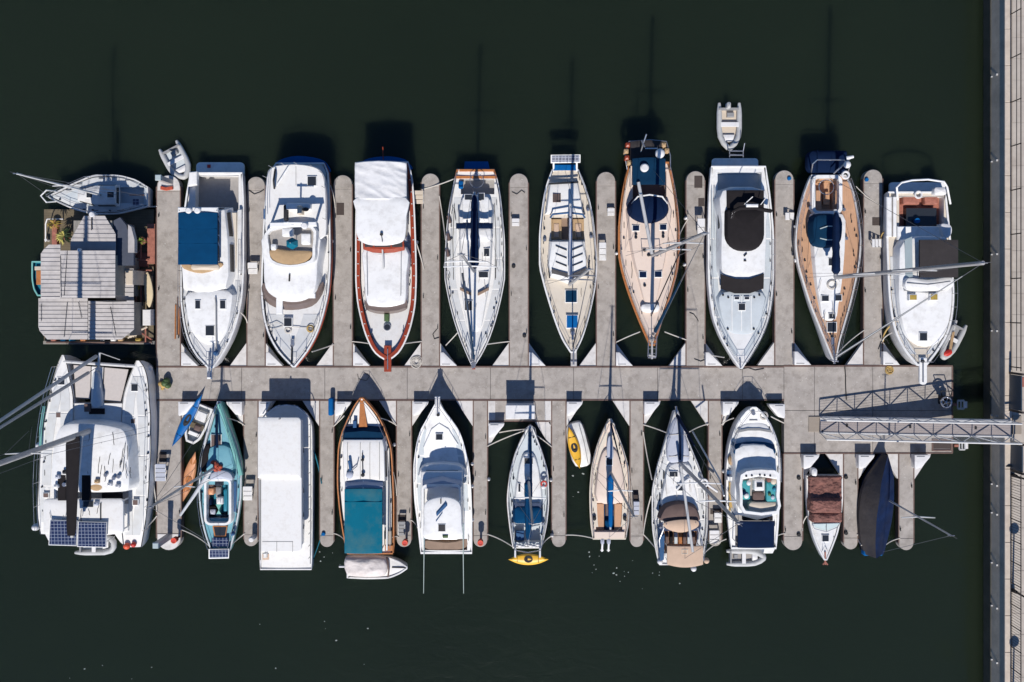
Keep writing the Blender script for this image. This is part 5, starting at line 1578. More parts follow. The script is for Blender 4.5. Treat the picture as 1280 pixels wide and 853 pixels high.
# ---- U3 trawler
def u3():
    b = Boat('trawler_yacht', 'white trawler with wrinkled white canvas top and red-brown wooden cap rail', 'yacht', base=(483, 330))
    b.hull([(203, 452, 510, 1.3), (225, 447, 515, 1.3), (300, 445, 519, 1.4), (345, 445, 520, 1.5), (375, 447, 519, 1.6), (400, 452, 515, 1.75), (425, 460, 507, 1.9), (443, 471, 496, 2.0), (450, 482, 486, 2.05)], 'white', 0.9, 0.95)
    b.deck('paint', 0.28, -0.2)
    b.rail('cap_rail', 'mahog', 0.2, 0.05, dz=0.05, off=-0.05)
    b.rail('rub_rail', 'white', 0.09, 0.05, dz=-0.02, off=0.05)
    p = b.part('swim_platform', 'blue2'); p.prism(sm([(455, 203), (462, 198), (485, 195.5), (505, 199), (512, 205), (514, 212), (485, 208)], 3), 0.3, 0.42, 0.02)  # stern shade put into the platform's blue colour
    p = b.part('ensign_staff', 'mahog'); p.tube([(479, 200, 1.4), (478.5, 184, 2.6)], 0.03, 6)
    b.house('aft_cabin', [(452, 215), (504, 215), (506, 300), (451, 300)], 1.2, 2.5, 'white', 0.06, 0.05, 0.1)
    p = b.part('canvas_top', 'canvasw'); p.canvas(443.5, 203, 508, 250, 2.98, 0.16, 0.03, 0.05, 5, 40, 40, 0.25, (1.5, 0), wf=1.3, wax=-0.3)
    p = b.part('hard_top', 'white'); p.dome(sm([(446, 247), (507, 247), (508, 270), (507, 292), (503, 302), (490, 306), (476, 307), (460, 306), (449, 300), (445, 288), (445, 265)], 3), 2.95, 3.08, 0.07, 0, 0.05)
    b.posts([(448, 206), (505, 206), (448, 300), (505, 298), (448, 250), (505, 250)], 2.2, 3.0, 0.035, 'white')
    p = b.part('roof_light', 'rubber'); p.cyl(476.5, 293, 0.09, 3.12, 3.3, 8); p.tube([(476.5, 292, 3.2), (478, 303, 3.2)], 0.02, 5)
    w = b.part('wheelhouse_window', 'mahog'); w.frust([(453, 298), (505, 296), (506, 313), (493, 316), (478, 317), (466, 316), (454, 312)], 2.4, [(454, 298), (504, 296), (505, 308), (492, 311), (478, 312), (466, 311), (455, 307)], 2.75)
    for (xa, xb) in ((456, 466), (468, 488), (490, 503)):
        q = w.sub('pane', 'glass'); q.box(xa, 301, xb, 309, 2.70, 2.78, 0.01)
    b.house('forward_cabin', sm([(456, 309), (507, 309), (508, 345), (507, 375), (500, 381), (484, 384), (467, 383), (458, 378), (455, 345)], 3), 1.4, 2.35, 'white', 0.06, 0.04, 0.12, win=None, rings=5)
    w = b.part('front_window', 'teakdark'); w.frust(sm([(457, 378), (470, 384), (485, 385), (500, 382), (508, 377), (509, 386), (498, 391), (480, 393), (466, 391), (458, 387)], 3), 1.7, sm([(457, 376), (470, 382), (485, 383), (500, 380), (508, 375), (508, 383), (497, 388), (480, 389.5), (466, 388), (458, 384)], 3), 2.15)
    q = b.part('roof_rail', 'grey'); q.tube([(458.5, 316, 2.46), (459.5, 370, 2.46)], 0.02, 5); q.tube([(501.5, 316, 2.46), (501, 370, 2.46)], 0.02, 5)
    p = b.part('mast_boom', 'alu'); p.tube([(478, 312, 2.7), (479.5, 336, 2.5)], 0.05, 6); p.tube([(472, 318, 2.5), (484, 318, 2.5)], 0.02, 5)
    p = b.part('windlass', 'leafd'); p.box(480, 392, 486, 402, 1.6, 1.95, 0.05)
    p = b.part('deck_hatch', 'dark'); p.cyl(484, 409, 0.2, 1.62, 1.76, 16, 0.03); q = p.sub('ring', 'steel'); q.torus(484, 409, 1.74, 0.2, 0.035, 16, 6)
    p = b.part('bowsprit', 'mahog'); p.box(480, 432, 489, 465, 1.95, 2.08, 0.02)
    q = p.sub('anchor', 'steel'); q.tube([(484.5, 436, 2.12), (484.5, 462, 2.12)], 0.04, 6)
    p = b.part('deck_line', 'rig'); p.tube([(461, 415, 1.7), (473, 431, 1.75)], 0.02, 5); p.tube([(507, 415, 1.7), (497, 431, 1.75)], 0.02, 5)
    p = b.part('rail_post', 'white')
    for k in range(14):
        y = 225 + k * 15
        a, c, z = b.at(y)
        for x in (a + 2.5, c - 2.5): p.box(x - 0.8, y - 0.4, x + 0.8, y + 0.4, z, z + 0.14)
    b.fittings(320, 430, 8, 2, (6, 9))
    b.done()
u3()

# ---- U4 white sloop
def u4():
    b = Boat('sailboat', 'white sloop with orange stern trim, navy boom cover and wide white spreaders', 'sailboat', base=(594, 340))
    K = [(212, 571, 618, 1.1), (235, 566, 624, 1.08), (270, 560, 628, 1.08), (310, 557, 631, 1.1), (345, 556, 631, 1.15), (365, 559, 628, 1.2), (395, 566, 621, 1.28), (420, 574, 613, 1.36), (440, 582, 604, 1.45), (458, 590, 593, 1.55)]
    b.hull(K, 'white', 0.8, 0.92)
    b.deck('paint', 0.1, -0.04, 0.06, holes=[(224, 243, 576, 618)])
    b.well(224, 243, 576, 618, 0.45, 'floor', 'white')
    b.rail('toe_rail', 'white2', 0.07, 0.05)
    b.rail('stern_trim', 'wood', 0.16, 0.05, y0=211, y1=232, dz=0.03, stern=False)
    p = b.part('swim_platform', 'blue2'); p.prism([(581, 202), (610, 202), (612, 211), (580, 211)], 0.3, 0.44, 0.03)  # shadow on the white stern painted as blue
    p = b.part('stern_seat', 'wood'); p.box(574, 211.5, 617, 214.5, 1.08, 1.2, 0.02)
    b.house('cabin_trunk', sm([(577, 250), (613, 250), (614, 300), (612, 345), (606, 385), (600, 412), (586, 412), (580, 385), (576, 345), (575, 300)], 3), 1.02, 1.5, 'paint', 0.08, 0.1, 0.12, win='dark', wl=.3, wh=.7, winmin=1.4)
    p = b.part('dodger', 'canvasw'); p.dome(rrect(575, 283, 614, 300, 5), 1.4, 1.85, 0.1, 0.05, 0.1)
    for x0, x1 in ((578, 589), (599, 611)):
        q = b.part('cockpit_coaming', 'white'); q.dome(rrect(x0, 246, x1, 278, 3), 1.2, 1.62, 0.05)
    for (x0, y0, x1, y1) in ((605, 311, 611.5, 320.5), (581, 243.5, 590, 250), (598, 242, 605, 251), (598.5, 340, 610, 347)):
        b.hatch(x0, y0, x1, y1, 1.56)
    b.hatch(581, 376.5, 590, 388, 1.58, 'glass')
    for s_ in (-1, 1):
        p = b.part('dorade_bar', 'brownseat'); c = 593
        p.prism([(c + s_ * 4, 366), (c + s_ * 18, 359), (c + s_ * 18, 363), (c + s_ * 4, 370)], 1.5, 1.75, 0.03)
    for (x, y) in ((579, 262), (612, 262), (577, 296), (614, 296)): b.winch(x, y, 1.2)
    for x0, y0 in ((560, 270), (559, 292), (558, 312)):
        p = b.part('fender', 'brown'); p.tube([(x0, y0, 1.2), (x0 + 3, y0 + 9, 1.2)], 0.1, 8)
    p = b.part('wheel', 'steel'); p.torus(596, 226, 1.6, 0.42, 0.022, 22, 5)
    p = b.part('cushion', 'blue2'); p.dome(rrect(573, 226, 579, 236, 2), 1.1, 1.25, 0.03)
    p = b.part('spreader_shadow', 'navy'); p.canvas(570, 279, 616, 286, 2.35, 0.08, 0.03, 0.02, 4, 12, 4, 0.08)  # navy strip stands in for the spreaders' shadow
    b.posts([(572, 281), (614, 281), (572, 285), (614, 285)], 1.2, 2.35, 0.02)  # posts carrying the added shadow strip
    b.mast(593, 340, 1.5, 12.5, -0.3, 0.1, [(4.9, 1.45), (8.4, 1.1)], 'mastgrey', rigy=(455, 213), chain=1.5, spm='white')
    b.boom(593, 338, 2.6, 240, cover='navy', w=0.25, r=0.08)
    b.furl(452, 0.08, 'tealnavy', 0.04, 0.8)
    p = b.part('staysail', 'dark'); p.tube([(590, 428, 1.7), (578, 342, 5.0)], 0.06, 6)
    b.guard(218, 452, 0.62, 0.08, 24)
    b.panels(246, 440, 0.2, 0.45, 40)
    p = b.part('bow_pulpit', 'steel')
    for s_ in (-1, 1): p.tube([(592 + s_ * 10, 428, 1.45), (592 + s_ * 9, 430, 2.05), (592 + s_ * 2, 458, 2.15)], 0.025, 5)
    p = b.part('anchor', 'steel'); p.box(589, 446, 594, 460, 1.5, 1.62, 0.02); p.tube([(591.5, 440, 1.6), (591.5, 461, 1.62)], 0.06, 6)
    p = b.part('bow_roller', 'mahog'); p.box(590, 458, 594, 462, 1.42, 1.58)
    b.fittings(250, 440, 34, 5, (2, 7)); b.lines(16, 250, 400, 566, 622, 1.18, 3, 'rubber'); b.lines(8, 300, 390, 580, 608, 1.62, 4)
    for s_ in (-1, 1):
        p = b.part('genoa_track', 'rubber'); p.tube([(593 + s_ * 25, 255, 1.12), (593 + s_ * 27, 300, 1.12), (593 + s_ * 26, 350, 1.16)], 0.02, 5)
    b.done()
u4()

# ---- U5 cream pilothouse sailboat
def u5():
    b = Boat('sailboat', 'cream sailboat with solar panel on the stern and white pilothouse', 'sailboat', base=(711, 330))
    K = [(212, 690, 723, 1.15), (235, 682, 732, 1.12), (265, 677, 740, 1.1), (300, 674, 744, 1.12), (330, 674, 746, 1.16), (350, 678, 745, 1.2), (375, 685, 741, 1.28), (400, 693, 735, 1.36), (425, 703, 727, 1.46), (441, 713, 719, 1.55)]
    b.hull(K, 'white', 0.82, 0.92)
    b.deck('cream', 0.12, -0.05, 0.06, holes=[(272, 300, 689, 730)])
    b.well(272, 300, 689, 730, 0.4, 'brownseat', 'white')
    b.rail('toe_rail', 'white', 0.1, 0.07)
    for x0, x1 in ((689, 702), (716, 730)):
        p = b.part('cockpit_seat', 'sand'); p.box(x0, 274, x1, 299, 0.75, 1.0, 0.02)
        q = p.sub('cushion', 'tan'); q.dome(rrect(x0 + 3, 279, x1 - 3, 297, 1), 1.0, 1.05, 0.01)
    b.house('aft_cabin', [(688, 228), (722, 228), (729, 266), (683, 266)], 1.1, 1.5, 'paint', 0.06, 0.08, 0.1, win=None)
    p = b.part('traveller', 'rubber'); p.tube([(686, 230, 1.62), (723, 228, 1.62)], 0.06, 6)
    p = b.part('hatch_grating', 'brown'); p.box(691, 242, 701, 253, 1.5, 1.6, 0.01)
    for k in range(4):
        q = p.sub('slat', 'rubber'); q.box(692 + k * 2.4, 242.5, 693 + k * 2.4, 252.5, 1.6, 1.62)
    p = b.part('cockpit_arch', 'cushb'); p.tube([(688, 272, 1.3), (691, 268, 1.9), (711, 266, 2.0), (728, 268, 1.9), (731, 272, 1.3)], 0.06, 6)
    b.house('pilothouse', [(688, 302), (731, 302), (733, 330), (733, 343), (712, 354), (689, 345), (686, 330)], 1.1, 1.75, 'white', 0.05, 0.08, 0.08, win=None)
    for (q4) in (([(689.5, 336, 1.86), (710, 342, 1.9), (710, 349.5, 1.72), (689.5, 345, 1.7)]), ([(715, 342.5, 1.9), (734, 334, 1.86), (734, 344, 1.7), (715, 350.5, 1.72)])):
        p = b.part('front_window', 'glass'); p.plate(q4, 0.05)
    for y in (307, 317, 327):
        for s_ in (-1, 1):
            p = b.part('roof_groove', 'dark'); c = 711.5
            p.plate([(c + s_ * 3, y + 5, 1.85), (c + s_ * 17, y - 0.5, 1.82), (c + s_ * 17, y + 1, 1.82), (c + s_ * 3, y + 6.7, 1.85)], 0.03)
    b.hatch(707, 363, 721, 378, 1.27, 'tealnavy'); b.hatch(708.5, 394.5, 722, 410, 1.4, 'blue2', h=0.1)
    b.mast(712, 356, 1.3, 12.5, -0.4, 0.1, [(5.2, 0.9), (8.6, 0.7)], 'mastgrey', rigy=(440, 214), chain=1.5, spm='steel')
    b.boom(713, 354, 2.5, 255, cover='tarpgrey', w=0.11, r=0.08)
    b.furl(436, 0.04, 'rubber', 0.03, 0.5)
    p = b.part('solar_panel', 'solar'); p.plate([(689.5, 195, 2.0), (724.5, 194.5, 2.0), (724.5, 202.5, 1.85), (689.5, 203, 1.85)], 0.04)
    q = p.sub('frame', 'white'); q.plate([(688.5, 193.8, 1.98), (725.5, 193.4, 1.98), (725.5, 203.6, 1.82), (688.5, 204.2, 1.82)], 0.05)
    p = b.part('stern_cover', 'blue2'); p.canvas(692, 206, 720, 213, 1.5, 0.03, 0.03, 0.01, 2)
    for x in (692, 721):
        p = b.part('davit', 'white'); p.tube([(x, 214, 1.2), (x, 208, 1.7), (x, 199, 1.85)], 0.06, 6)
    b.guard(216, 436, 0.6, 0.08, 26)
    p = b.part('anchor_platform', 'mastgrey'); p.box(713.5, 438, 721, 458, 1.45, 1.55, 0.02)
    q = p.sub('anchor', 'steel'); q.tube([(717, 436, 1.62), (717, 456, 1.62)], 0.06, 6); q.tube([(713, 452, 1.6), (721, 452, 1.6)], 0.05, 6)
    p = b.part('windlass', 'steel'); p.cyl(716, 417, 0.14, 1.45, 1.7, 10); p.box(714.5, 420, 717.5, 425, 1.45, 1.65, .02)
    b.fittings(220, 430, 26, 8, (2, 6)); b.lines(14, 225, 380, 680, 740, 1.22, 7, 'rubber')
    for (x, y) in ((684, 262), (735, 262), (681, 300), (739, 296)): b.winch(x, y, 1.15)
    p = b.part('side_rail', 'rubber')
    for s_ in (-1, 1): p.tube([(711 + s_ * 26, 325, 1.4), (711 + s_ * 24, 348, 1.4)], 0.04, 6)
    b.done()
u5()

# ---- U6 orange-railed sailboat with oval dodger
def u6():
    b = Boat('sailboat', 'peach-decked sailboat with orange wooden rail, oval navy dodger and radar dome', 'sailboat', base=(812, 320))
    K = [(203, 787, 836, 1.25), (225, 781, 841, 1.2), (255, 776, 846, 1.16), (290, 773, 849, 1.16), (315, 773, 849, 1.18), (335, 776, 847, 1.22), (360, 783, 841, 1.3), (385, 792, 833, 1.4), (405, 800, 826, 1.48), (432, 812, 818, 1.62)]
    b.hull(K, 'peach', 0.82, 0.92)
    b.deck('peach', 0.12, -0.05, 0.08, holes=[(214, 250, 791, 833)])
    b.well(214, 250, 791, 833, 0.5, 'brown', 'peach')
    b.rail('cap_rail', 'wood', 0.12, 0.06, off=0.03)
    b.house('cabin_trunk', sm([(789, 252), (836, 252), (836, 290), (832, 320), (826, 350), (818, 385), (808, 385), (799, 350), (792, 320), (788, 290)], 3), 1.12, 1.55, 'peach', 0.08, 0.1, 0.12, win='dark', wl=.3, wh=.75)
    p = b.part('dodger', 'navy'); p.dome(oval(812, 260, 23.5, 16, 28), 1.5, 2.15, 0.12, 0.15, 0.1, 5)
    q2 = b.part('dodger_frame', 'white'); q2.tube([(790, 255, 2.0), (797, 246, 2.1), (812, 243.5, 2.15), (828, 246, 2.1), (834, 255, 2.0)], 0.05, 6)
    p = b.part('bimini', 'tealnavy'); p.canvas(790.5, 198.5, 832, 231, 2.7, 0.14, 0.03, 0.012, 4, 12, 12, 0.12, (1, 0))
    b.posts([(792, 201), (831, 201), (792, 229), (831, 229)], 1.2, 2.7, 0.025)
    p = b.part('radar_dome', 'plast'); p.cyl(806, 209.5, 0.25, 2.9, 3.1, 18, 0.07)
    p = b.part('satellite_dome', 'plast'); p.ell(825, 192, 3.0, 0.29, 0.29, 0.26, 16, 9); q = p.sub('dome_post', 'steel'); q.tube([(825, 192, 2.8), (827, 205, 1.2)], 0.04, 6)
    p = b.part('stern_cover', 'shade'); p.canvas(788, 177, 828, 200, 1.9, 0.1, 0.04, 0.02, 8, 12, 8, 0.25, (1.5, 0))
    q = p.sub('white_bar', 'white'); q.box(806.5, 185, 822, 186.4, 2.0, 2.06)
    b.posts([(792, 199), (824, 199), (792, 180), (824, 180)], 1.0, 1.85, 0.03, 'mahog', 'stern_post')
    for (x, y, r) in ((785, 181, .12), (783, 189, .13), (784, 197, .12), (787, 203, .1), (830, 181, .14), (834, 188, .16)):
        p = b.part('jerry_can', 'sand' if r != .12 else 'mahog'); p.dome(rrect(x - 3, y - 3, x + 3, y + 3, 1.2), 1.5, 1.9, 0.03)
    p = b.part('stern_rail', 'steel'); p.tube([(784, 212, 1.3), (781, 195, 1.75), (786, 177, 1.8), (812, 175, 1.8), (833, 177, 1.8), (838, 195, 1.75), (838, 212, 1.3)], 0.03, 5)
    p = b.part('wind_vane', 'steel'); p.tube([(801, 190, 2.2), (804, 180, 2.7), (808, 168, 3.2)], 0.045, 6); p.tube([(802, 176, 2.8), (806, 184, 2.9)], 0.05, 6)
    for r_ in ((791, 282, 799, 288.5), (825, 281, 833, 287.5), (799.5, 340, 808, 347), (818.5, 339.5, 827, 346.5)): b.hatch(*r_, 1.58, 'navy')
    for (x, y) in ((795, 293), (829, 292), (806, 357), (795, 297), (829, 296)): b.winch(x, y, 1.55, 0.09, 0.18, 'dark')
    p = b.part('deck_chest', 'white'); p.dome(sm([(803, 381), (823, 381), (822, 390), (804, 390)], 3), 1.4, 1.7, 0.05)
    b.mast(815, 320, 1.5, 13.3, -0.2, 0.12, [(5.0, 1.25), (8.8, 1.0)], 'mastgrey', rigy=(428, 206), chain=1.6)
    b.boom(815, 318, 2.9, 228, cover=None, r=0.1, x1=798)
    b.furl(424, 0.12, 'tealnavy', 0.1, 0.62)
    p = b.part('inner_stay', 'rubber'); p.tubew([b.W(814, 395, 1.5), tuple(b.mtop - Vector((0, 0, 4)))], 0.035, 6)
    p = b.part('mast_pulpit', 'steel'); p.tube([(803, 322, 1.5), (803, 310, 2.2), (826, 310, 2.2), (826, 322, 1.5)], 0.03, 5)
    p = b.part('bowsprit', 'steel')
    for s_ in (-1, 1): p.tube([(816 + s_ * 5, 420, 1.6), (815 + s_ * 5, 446, 1.7)], 0.04, 6)
    p.tube([(810, 447, 1.7), (820, 447, 1.7)], 0.05, 6)
    for y in (424, 430, 436, 442): p.tube([(811, y, 1.66), (820, y, 1.66)], 0.025, 5)
    q = p.sub('anchor', 'mastgrey'); q.tube([(815, 424, 1.75), (815, 449, 1.72)], 0.06, 6); q.tube([(811, 444, 1.7), (819.5, 446, 1.7)], 0.06, 6)
    b.guard(212, 425, 0.62, 0.09, 26)
    b.fittings(260, 420, 20, 6, (3, 8)); b.lines(10, 290, 400, 785, 838, 1.25, 9, 'rubber')
    for k in range(5):
        p = b.part('deck_gear', 'rubber'); p.ell(806 + k * 5, 313 + (k % 2) * 6, 1.65, 0.12, 0.1, 0.12, 8, 5)
    b.done()
u6()

# ---- U7 white yacht with black cover
def u7():
    b = Boat('motor_yacht', 'long white motor yacht with black canvas cover and black windscreen cover', 'yacht', base=(926, 330))
    K = [(208, 889, 957, 1.35), (250, 886, 963, 1.4), (300, 885, 967, 1.5), (340, 885, 967, 1.62), (370, 887, 965, 1.72), (395, 891, 961, 1.82), (420, 900, 952, 1.95), (440, 911, 941, 2.05), (461, 925, 927.5, 2.2)]
    b.hull(K, 'white', 0.87, 0.93)
    b.deck('white', 0.1, -0.05, 0.08, holes=[(216, 240, 897, 952)])
    b.well(216, 240, 897, 952, 0.55, 'palegrey', 'white')
    b.rail('gunwale', 'white', 0.1, 0.05)
    p = b.part('swim_platform', 'white'); p.prism(rrect(890, 198, 948, 210, (4, 4, 0, 0)), 0.3, 0.45, 0.03)
    p = b.part('passerelle', 'steel')
    for x in (912, 929): p.tube([(x, 197, 0.7), (x, 188, 1.1)], 0.035, 6)
    p.tube([(912, 189, 1.1), (929, 189, 1.1)], 0.04, 6); p.tube([(911.5, 194, 0.9), (929.5, 194, 0.9)], 0.05, 6); p.tube([(929, 189, 1.1), (931, 179, 1.4)], 0.03, 5)
    b.house('superstructure', sm([(903, 238), (957, 238), (959, 280), (958, 320), (956, 345), (944, 351), (928, 353), (912, 351), (903, 344), (901, 320), (902, 280)], 3), 1.4, 2.35, 'white', 0.1, 0.12, 0.18, win=None, rings=5)
    p = b.part('windscreen_cover', 'black'); p.plate([(901.5, 343, 2.42), (920, 349, 2.5), (937, 349, 2.5), (955, 342, 2.42), (954.5, 361, 2.06), (937, 367, 2.1), (919, 367, 2.1), (901.5, 361, 2.06)], 0.16)
    p = b.part('cockpit_cover', 'black'); p.dome(rrect(909, 262, 956, 313, (3, 3, 20, 20), 6), 2.3, 2.75, 0.14, 0.08, 0.12, 5, 0.006, 3)
    p = b.part('aft_cover', 'black'); p.canvas(909, 238, 955, 263, 2.55, 0.06, 0.03, 0.012, 4)
    a = b.part('radar_arch', 'black'); a.tube([(913, 280, 2.45), (917, 264, 3.0), (925, 260.5, 3.2), (945, 260, 3.2), (957, 263, 3.1), (963.5, 264, 2.9)], 0.12, 8)
    q = a.sub('radar_scanner', 'white'); q.box(933, 255, 948, 259, 3.2, 3.4, 0.04)
    q = a.sub('antenna', 'white'); q.tube([(930, 256, 3.1), (941, 246, 3.6)], 0.025, 5); q.tube([(951, 256, 3.1), (957, 248, 3.4)], 0.025, 5)
    q = a.sub('arch_trim', 'steel'); q.tube([(912.5, 281, 2.5), (916, 266, 3.0), (922, 263, 3.15)], 0.04, 6)
    p = b.part('side_window', 'dark'); p.plate([(897, 263, 1.9), (901.5, 258, 2.1), (901, 295, 2.1), (897.5, 292, 1.75)], 0.03)
    p = b.part('side_rail_panel', 'palegrey')
    for x0 in (889.5, 893): p.box(x0, 235, x0 + 1.2, 345, 1.5, 1.56)
    p = b.part('foredeck_pad', 'palegrey'); p.dome(sm([(903, 366), (953, 366), (953, 390), (947, 410), (936, 418), (919, 418), (908, 410), (901, 390)], 3), 1.7, 1.98, 0.05, 0.12, 0.06)
    for x in (915, 927, 939):
        q = p.sub('pad_seam', 'white'); q.box(x - 0.5, 370, x + 0.5, 414, 2.0, 2.045)
    for r_ in ((918.5, 371.5, 924, 374.5), (931, 371.5, 936.5, 374.5), (923.5, 380, 931.5, 388)): b.hatch(*r_, 2.06, h=0.03)
    for x, y in ((904, 369), (910.5, 372), (943, 372), (949.5, 369), (910, 411.5), (942.5, 411.5)): b.winch(x, y, 2.0, 0.06, 0.1, 'rubber')
    p = b.part('horn', 'rubber'); p.tube([(930, 320.5, 2.52), (933.5, 317, 2.52)], 0.04, 6); p.box(930, 325, 933, 327, 2.45, 2.52)
    b.guard(300, 452, 0.65, 0.12, 17, wires=2)
    b.panels(250, 446, 0.18, 0.4, 48, m='palegrey')
    p = b.part('windlass', 'steel'); p.box(924.5, 449, 926.5, 461, 2.1, 2.25, 0.02)
    b.fittings(300, 440, 14, 12)
    b.done()
u7()
inflatable((911.5, 158), 180, 58, 31, 'pale grey inflatable tender behind the black-cover yacht, outboard outward', seed=2, floor='beige')

# ---- U8 teak-decked sailboat
def u8():
    b = Boat('sailboat', 'teak-decked white sailboat with blue dodger and navy boom cover', 'sailboat', base=(1036, 330))
    K = [(219, 1014, 1057, 1.25), (235, 1007, 1065, 1.22), (255, 1001, 1070, 1.2), (280, 996, 1074, 1.18), (305, 994, 1076, 1.2), (330, 997, 1074, 1.24), (355, 1004, 1069, 1.3), (380, 1012, 1063, 1.38), (405, 1022, 1056, 1.46), (430, 1032, 1049, 1.56), (452, 1041, 1045, 1.68)]
    b.hull(K, 'white', 0.8, 0.92)
    b.deck('teak', 0.1, -0.04, 0.06, holes=[(222, 262, 1019, 1048)])
    b.well(222, 262, 1019, 1048, 0.5, 'teak', 'white')
    b.rail('toe_rail', 'white2', 0.1, 0.06)
    p = b.part('cockpit_coaming', 'white'); p.ring(rrect(1015, 219, 1053, 268, 8), 0.2, 1.15, 1.5, 0.03)
    p = b.part('cockpit_sole', 'teakx'); p.box(1029, 240, 1037, 256, 0.7, 0.95, 0.01)
    for x0, x1 in ((1020, 1027), (1041, 1048)):
        p = b.part('cockpit_bench', 'teak'); p.box(x0, 238, x1, 262, 0.7, 1.1, 0.02)
    p = b.part('helm_seat', 'teakx'); p.dome(sm([(1020, 222), (1034, 219), (1047, 222), (1044, 228), (1034, 226), (1023, 228)], 3), 0.75, 1.25, 0.03)
    p = b.part('wheel', 'steel'); p.torus(1033, 234, 1.55, 0.45, 0.025, 24, 5)
    b.house('cabin_trunk', sm([(1017, 268), (1054, 268), (1057, 300), (1054, 345), (1049, 380), (1045, 399), (1030, 399), (1025, 380), (1020, 345), (1017, 300)], 3), 1.15, 1.6, 'white', 0.07, 0.08, 0.1, win='dark', wl=.35, wh=.75, winmin=1.0)
    p = b.part('dodger', 'tealnavy'); p.dome(sm([(1018, 272), (1034, 268), (1052, 272), (1053, 295), (1048, 305), (1034, 308), (1022, 305), (1017, 295)], 3), 1.5, 2.1, 0.1, 0.12, 0.12, 5, 0.008)
    q = b.part('dodger_window', 'plastic_clear'); q.tube([(1025, 286, 2.2), (1034, 283, 2.26), (1047, 283, 2.2)], 0.035, 6); q.tube([(1025, 298, 2.14), (1034, 300, 2.18), (1046, 300, 2.12)], 0.035, 6)
    b.hatch(1036, 323, 1045, 332, 1.64)
    for r_ in ((1027.5, 370, 1036, 376.5), (1044.5, 369, 1052, 376), (1036.5, 392.5, 1044, 398.5)): b.hatch(*r_, 1.62, h=0.07)
    b.hatch(1034.5, 403.5, 1045.5, 415, 1.46, h=0.1)
    b.mast(1044, 347, 1.6, 15.2, -0.1, 0.13, [(5.5, 1.3), (9.5, 1.1)], 'mastgrey', rigy=(450, 221), chain=1.6, spm='alu')
    b.boom(1044, 345, 3.0, 262, cover='navy', w=0.22, r=0.09)
    b.furl(448, 0.05, 'alu', 0.02, 0.9)
    b.guard(225, 445, 0.65, 0.08, 26, wires=3)
    p = b.part('stern_arch', 'steel'); p.tube([(1014, 216, 1.3), (1016, 205, 2.2), (1022, 200, 2.3), (1055, 200, 2.3), (1062, 207, 2.2), (1060, 217, 1.3)], 0.04, 6)
    p.tube([(1042, 217, 2.0), (1063, 198, 2.3)], 0.05, 6)
    q = p.sub('radar_dome', 'plast'); q.ell(1059, 206, 2.5, 0.22, 0.22, 0.16, 16, 7)
    q = p.sub('outboard_motor', 'plast'); q.tube([(1058, 198, 2.4), (1067, 196, 2.5)], 0.12, 8, 0.08)
    p = b.part('life_buoy', 'plast'); p.torus(1057, 219, 1.75, 0.2, 0.07, 18, 6)
    for (x, y) in ((1013, 260), (1055, 262), (1016, 300), (1058, 298)): b.winch(x, y, 1.3, 0.12, 0.25)
    p = b.part('fender', 'plast'); p.tube([(993, 284, 1.0), (996, 283, 1.0)], 0.1, 8)
    p = b.part('fender', 'plast'); p.tube([(993, 326, 1.0), (998, 325, 1.0)], 0.12, 8)
    b.fittings(270, 430, 30, 14, (3, 12)); b.lines(6, 330, 395, 1025, 1050, 1.72, 5)
    b.coil(1040, 356, 1.68, 0.3)
    p = b.part('anchor', 'steel'); p.tube([(1042, 432, 1.65), (1043, 455, 1.7)], 0.07, 6); p.box(1039.5, 422, 1043.5, 431, 1.52, 1.72, .03); p.tube([(1038, 450, 1.7), (1048, 452, 1.7)], 0.05, 6)
    b.done()
    t = Thing('covered_dinghy', 'dinghy under a navy cover hung on the stern of the teak-decked sailboat', 'dinghy', base=(1036, 202), zb=0.9)
    p = t.part('cover', 'navy'); p.dome(rrect(1010, 188, 1060, 216, (9, 3, 3, 9)), 1.0, 1.45, 0.12, 0.02, 0.14, 5, 0.02, 4)
    q = t.part('hull', 'rib'); q.prism(rrect(1012, 190, 1058, 214, 6), 0.85, 1.02)
    q = t.part('lashing', 'navy'); q.tube([(1046, 187.5, 1.52), (1046, 202, 1.62), (1046, 217, 1.5)], 0.025, 5); q.tube([(1022, 187.5, 1.5), (1022, 202, 1.6), (1022, 217, 1.5)], 0.025, 5)
    t.done()
u8()

